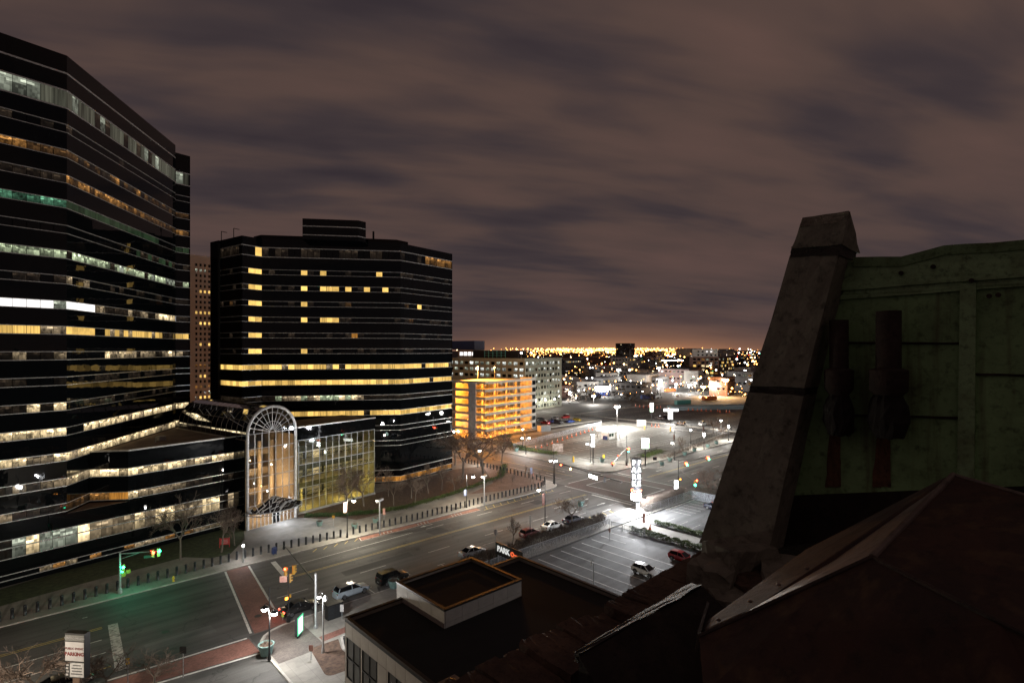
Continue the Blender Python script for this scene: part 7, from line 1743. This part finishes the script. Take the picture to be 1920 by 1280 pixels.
def car_meshes(kind):
    if kind in CAR_ME: return CAR_ME[kind]
    S = SHAPES[kind]; mb = MB(); secs = []
    for x, zt, hw in S['body']:
        secs.append([(x, -hw * 0.86, 0.24), (x, hw * 0.86, 0.24), (x, hw, 0.42), (x, hw, zt * 0.68), (x, hw * 0.95, zt - 0.06), (x, hw * 0.80, zt), (x, -hw * 0.80, zt), (x, -hw * 0.95, zt - 0.06), (x, -hw, zt * 0.68), (x, -hw, 0.42)])
    loft(mb, secs); body = mb
    gb = MB(); cb = S['cab']; secs = []
    belt = lambda x: max(0.5, [z0 + (z1 - z0) * (x - x0) / (x1 - x0) for (x0, z0, _), (x1, z1, _) in zip(S['body'][:-1], S['body'][1:]) if x0 <= x <= x1][0])
    for x, zr, hw in cb:
        b = belt(x) - 0.03; hb = 0.84 * 0.94; zr = max(zr, b + 0.02)
        secs.append([(x, -hb, b), (x, hb, b), (x, hw, zr - 0.02), (x, hw * 0.8, zr), (x, -hw * 0.8, zr), (x, -hw, zr - 0.02)])
    loft(gb, secs)
    rf = MB(); i0, i1 = 1, len(cb) - 2; secs = []
    for x, zr, hw in cb[i0:i1 + 1]: secs.append([(x, -hw - 0.01, zr - 0.05), (x, hw + 0.01, zr - 0.05), (x, hw * 0.85, zr + 0.025), (x, -hw * 0.85, zr + 0.025)])
    loft(rf, secs)
    pl = MB()
    for sg in (-1, 1):
        pts = [Vector((x, sg * 0.80, belt(x) - 0.02)) for x, _, _ in cb]; tops = [Vector((x, sg * (hw + 0.005), zr - 0.02)) for x, zr, hw in cb]
        pl.bar(pts[0] + Vector((0.05, 0, 0)), tops[1], 0.07, 0.09); pl.bar(tops[-2], pts[-1], 0.06, 0.08)
        mid = Vector((-0.25, sg * 0.80, belt(-0.25))); pl.bar(mid, Vector((-0.3, sg * cb[2][2] * 1.0, cb[2][1] - 0.04)), 0.05, 0.08)
        pl.bar(Vector((cb[0][0] + 0.2, sg * 0.805, belt(cb[0][0] + 0.2))), Vector((cb[-1][0], sg * 0.805, belt(cb[-1][0]))), 0.05, 0.05)
    wh = []
    tyre = MB(); tyre.lathe([(0.20, -0.11), (0.31, -0.11), (0.335, -0.07), (0.335, 0.07), (0.31, 0.11), (0.20, 0.11)], 18)
    rim = MB(); rim.lathe([(0.21, -0.10), (0.21, 0.10), (0.05, 0.085)], 14)
    for k in range(5):
        a = k * 6.283 / 5; rim.bar((0.03 * math.cos(a), 0.03 * math.sin(a), 0.1), (0.2 * math.cos(a), 0.2 * math.sin(a), 0.105), 0.05, 0.02)
    me = dict(body=body.mesh('body'), glass=gb.mesh('glass', M['car_glass']), roof=rf.mesh('roof'), pillars=pl.mesh('pillars'), tyre=tyre.mesh('tyre', M['tyre'], True), rim=rim.mesh('rim', M['rim']))
    CAR_ME[kind] = me; return me
def slot(o, mat):
    if not o.data.materials: o.data.materials.append(None)
    o.material_slots[0].link = 'OBJECT'; o.material_slots[0].material = mat
def car(x, y, rz, kind, paint, label, tail=False, roof=None, group=None, z=0.006, sub=True):
    S = SHAPES[kind]; me = car_meshes(kind); t = thing('car', label, 'car', (x, y, z), rz, group)
    b = link('body', me['body'], t); slot(b, paint)
    if 'sm' not in me: 
        smooth_by_angle(b, 35); me['sm'] = 1
    link('windows', me['glass'], t)
    for n in ('roof', 'pillars'): o = link(n, me[n], t); slot(o, roof if (roof and n == 'roof') else paint)
    for wx in S['wb']:
        for sg in (-1, 1):
            w = link('wheel', me['tyre'], t, (wx, sg * 0.83, 0.335)); w.rotation_euler = (R(-90) * sg, 0, 0)
            if sub: link('rim', me['rim'], w, (0, 0, 0.015))
            if sub: 
                arch_ = MB(); 
                for j in range(8):
                    a0_, a1_ = math.pi * j / 8, math.pi * (j + 1) / 8
                    arch_.slab([(wx + 0.36 * math.cos(a0_), sg * 0.93, 0.335 + 0.36 * math.sin(a0_)), (wx + 0.36 * math.cos(a1_), sg * 0.93, 0.335 + 0.36 * math.sin(a1_)), (wx + 0.43 * math.cos(a1_), sg * 0.93, 0.335 + 0.43 * math.sin(a1_)), (wx + 0.43 * math.cos(a0_), sg * 0.93, 0.335 + 0.43 * math.sin(a0_))], (0, -sg * 0.08, 0))
                arch_.build('wheel_arch', M['tyre'], t)
    xr, zr = S['body'][1][0], S['body'][1][1]; xf, zf = S['body'][-2][0], S['body'][-2][1]
    for sg in (-1, 1):
        MB().box(xr - 0.09, sg * 0.66 - 0.16, zr - 0.28, xr + 0.02, sg * 0.66 + 0.16, zr - 0.08).build('tail_lamp', M['tail_red'] if tail else M['tail_off'], t)
        MB().box(xf - 0.05, sg * 0.62 - 0.17, zf - 0.2, xf + 0.16, sg * 0.62 + 0.17, zf - 0.06).build('headlamp', M['head_off'], t)
        if sub: MB().box(S['cab'][-1][0] - 0.3, sg * 0.98 - 0.09, 0.98, S['cab'][-1][0] - 0.12, sg * 0.98 + 0.09, 1.12).build('mirror', M['black_metal'], t)
        if sub:
            for hx in (-0.75, 0.25): MB().box(hx, sg * 0.925 - 0.015, 0.86, hx + 0.18, sg * 0.925 + 0.015, 0.90).build('door_handle', M['rim'], t)
    MB().box(S['body'][0][0] - 0.02, -0.26, 0.5, S['body'][0][0] + 0.03, 0.26, 0.64).build('number_plate', M['sign_white'], t)
    MB().box(S['body'][-1][0] - 0.04, -0.55, 0.36, S['body'][-1][0] + 0.02, 0.55, 0.52).build('grille', M['black_metal'], t)
    return t
PT = {'black': car_paint('black_paint', (0.006, 0.006, 0.007), 0.0), 'silver': car_paint('silver_paint', (0.42, 0.44, 0.47), 0.6), 'ice': car_paint('pale_blue_grey_paint', (0.45, 0.53, 0.60), 0.3), 'white': car_paint('white_paint_car', (0.72, 0.72, 0.70), 0.0), 'red': car_paint('red_paint', (0.35, 0.012, 0.015), 0.1), 'wine': car_paint('wine_paint', (0.14, 0.008, 0.015), 0.2), 'navy': car_paint('navy_paint', (0.012, 0.014, 0.03), 0.2), 'grey': car_paint('grey_paint', (0.12, 0.12, 0.13), 0.4), 'blue': car_paint('blue_paint', (0.02, 0.06, 0.3), 0.2), 'gold': car_paint('yellow_paint_car', (0.6, 0.4, 0.03), 0.0)}
t = car(28.4, 71.1, 0.03, 'sedan', PT['black'], 'black sedan with glowing red tail lamps at the corner', tail=True)
lamp_light('tail_glow', (-3.0, 0, 0.8), 14, (1, 0.06, 0.03), t, 0.2)
car(35.6, 71.1, 0.02, 'wagon', PT['ice'], 'pale blue grey wagon parked behind the black sedan', roof=PT['grey'])
car(42.0, 71.0, 0.01, 'suv', PT['black'], 'boxy black wagon parked ahead of the pale one')
car(57.0, 71.0, 0.0, 'sedan', PT['silver'], 'silver sedan parked alone at the near kerb')
car(70.6, 71.2, 0.0, 'hatch', PT['wine'], 'dark red car parked behind the bare hedge'); car(76.6, 71.2, 0.0, 'sedan', PT['white'], 'white sedan parked between dark red and dark cars'); car(82.4, 71.0, 0.0, 'sedan', PT['navy'], 'dark sedan parked under the bare street tree')
car(71.4, 47.2, -R(90), 'hatch', PT['white'], 'white hatchback with a sunroof in the near car park', roof=None); car(80.2, 46.2, -R(90), 'hatch', PT['red'], 'bright red hatchback by the hedge in the near car park')
car(117.5 - 6.5, 56.0, -R(90), 'sedan', PT['navy'], 'dark car parked beside the stone pier in the small car park')
p = P(118, 1292, 0); car(p.x, p.y, 0.0, 'sedan', PT['black'], 'dark car at the bottom edge below the parking sign', sub=True)
cr = random.Random(4); names = {'red': 'red', 'blue': 'blue', 'grey': 'grey', 'white': 'white', 'silver': 'silver', 'black': 'black', 'gold': 'yellow'}
spots = [(1022, 795), (1034, 792), (1047, 794), (1058, 790), (1070, 792), (1082, 789), (1012, 788), (1040, 786), (1060, 784)]
for i, (px, py) in enumerate(spots):
    p = P(px, py, PZ); k = ['red', 'blue', 'grey', 'white', 'blue', 'gold', 'black', 'silver', 'red'][i]
    car(p.x, p.y, R(90) * cr.randint(0, 3), cr.choice(['sedan', 'suv', 'hatch']), PT[k], '%s car in the crowded yard beside the garage, %s' % (names[k], ['front left', 'second in front', 'front middle', 'fourth in front', 'fifth in front', 'front right', 'back left', 'back middle', 'back right'][i]), z=PZ, sub=False)
for i, (px, py, k) in enumerate(((1246, 785, 'black'), (1237, 786, 'grey'), (1318, 797, 'white'), (1275, 797, 'black'))):
    p = P(px, py, PZ); car(p.x, p.y, R(90) * (i % 2), 'suv', PT[k], ('black van like car beside the lit tower sign', 'grey car left of the lit tower sign', 'white car beside the pale lit tree', 'dark car at the rear railings')[i], z=PZ, sub=False)
# vehicles and stores in the far work yard
M['container'] = {k: plain('container_' + k, c, 0.6) for k, c in (('blue', (0.04, 0.07, 0.25)), ('red', (0.3, 0.08, 0.05)), ('teal', (0.08, 0.3, 0.3)), ('grey', (0.3, 0.32, 0.34)), ('orange', (0.5, 0.16, 0.05)))}
for i, (px, py, k, lb_) in enumerate(((1215, 747, 'blue', 'blue shipping container in the far work yard'), (1128, 742, 'blue', 'blue shipping container at the left of the far work yard'), (1280, 758, 'teal', 'teal container beside the steel pipes'), (1330, 750, 'orange', 'orange site cabin in the far work yard'), (1255, 734, 'orange', 'orange store box beside the lit advertising tower'), (1170, 738, 'teal', 'teal hoarding along the far street'), (1020, 808, 'grey', 'small grey transformer kiosk beside the garage'))):
    p = P(px, py, 0); s = 0.5 if 'kiosk' in lb_ else 1.0; t = thing('container' if s == 1 else 'transformer_kiosk', lb_, 'container' if s == 1 else 'kiosk', (p.x, p.y, 0), HEAD - R(60)); t.scale = (s,) * 3 if s == 1 else (0.8, 1.2, 0.9)
    MB().box(-6, -1.2, 0.1, 6, 1.2, 2.6).build('shell', M['container'][k], t) if s == 1 else MB().box(-3, -1.2, 0, 3, 1.2, 2.6).build('shell', M['container'][k], t)
    L_ = 6 if s == 1 else 3
    mb = MB()
    for j in range(int(L_ * 4)): x = -L_ + 0.25 + j * 0.5; mb.box(x - 0.1, -1.26, 0.25, x + 0.1, -1.2, 2.5)
    mb.build('ribs', M['container'][k], t); MB().box(-L_ - 0.04, -1.22, 2.6, L_ + 0.04, 1.22, 2.68).build('roof', M['container'][k], t)
pr = random.Random(8)
t = thing('pipe_stack', 'stack of pale blue pipes in the far work yard near the stone pier', 'pipe stack', P(1350, 768, 0), HEAD - R(80))
for k in range(14): MB().tube((-26 + pr.uniform(-3, 3), (k % 7) * 1.3, 0.6 + (k // 7) * 1.1), (26 + pr.uniform(-3, 3), (k % 7) * 1.3, 0.6 + (k // 7) * 1.1), 0.55, n=8).build('pipe', plain('pale_blue_pipe', (0.25, 0.36, 0.42), 0.5) if k == 0 else bpy.data.materials['pale_blue_pipe'], t)
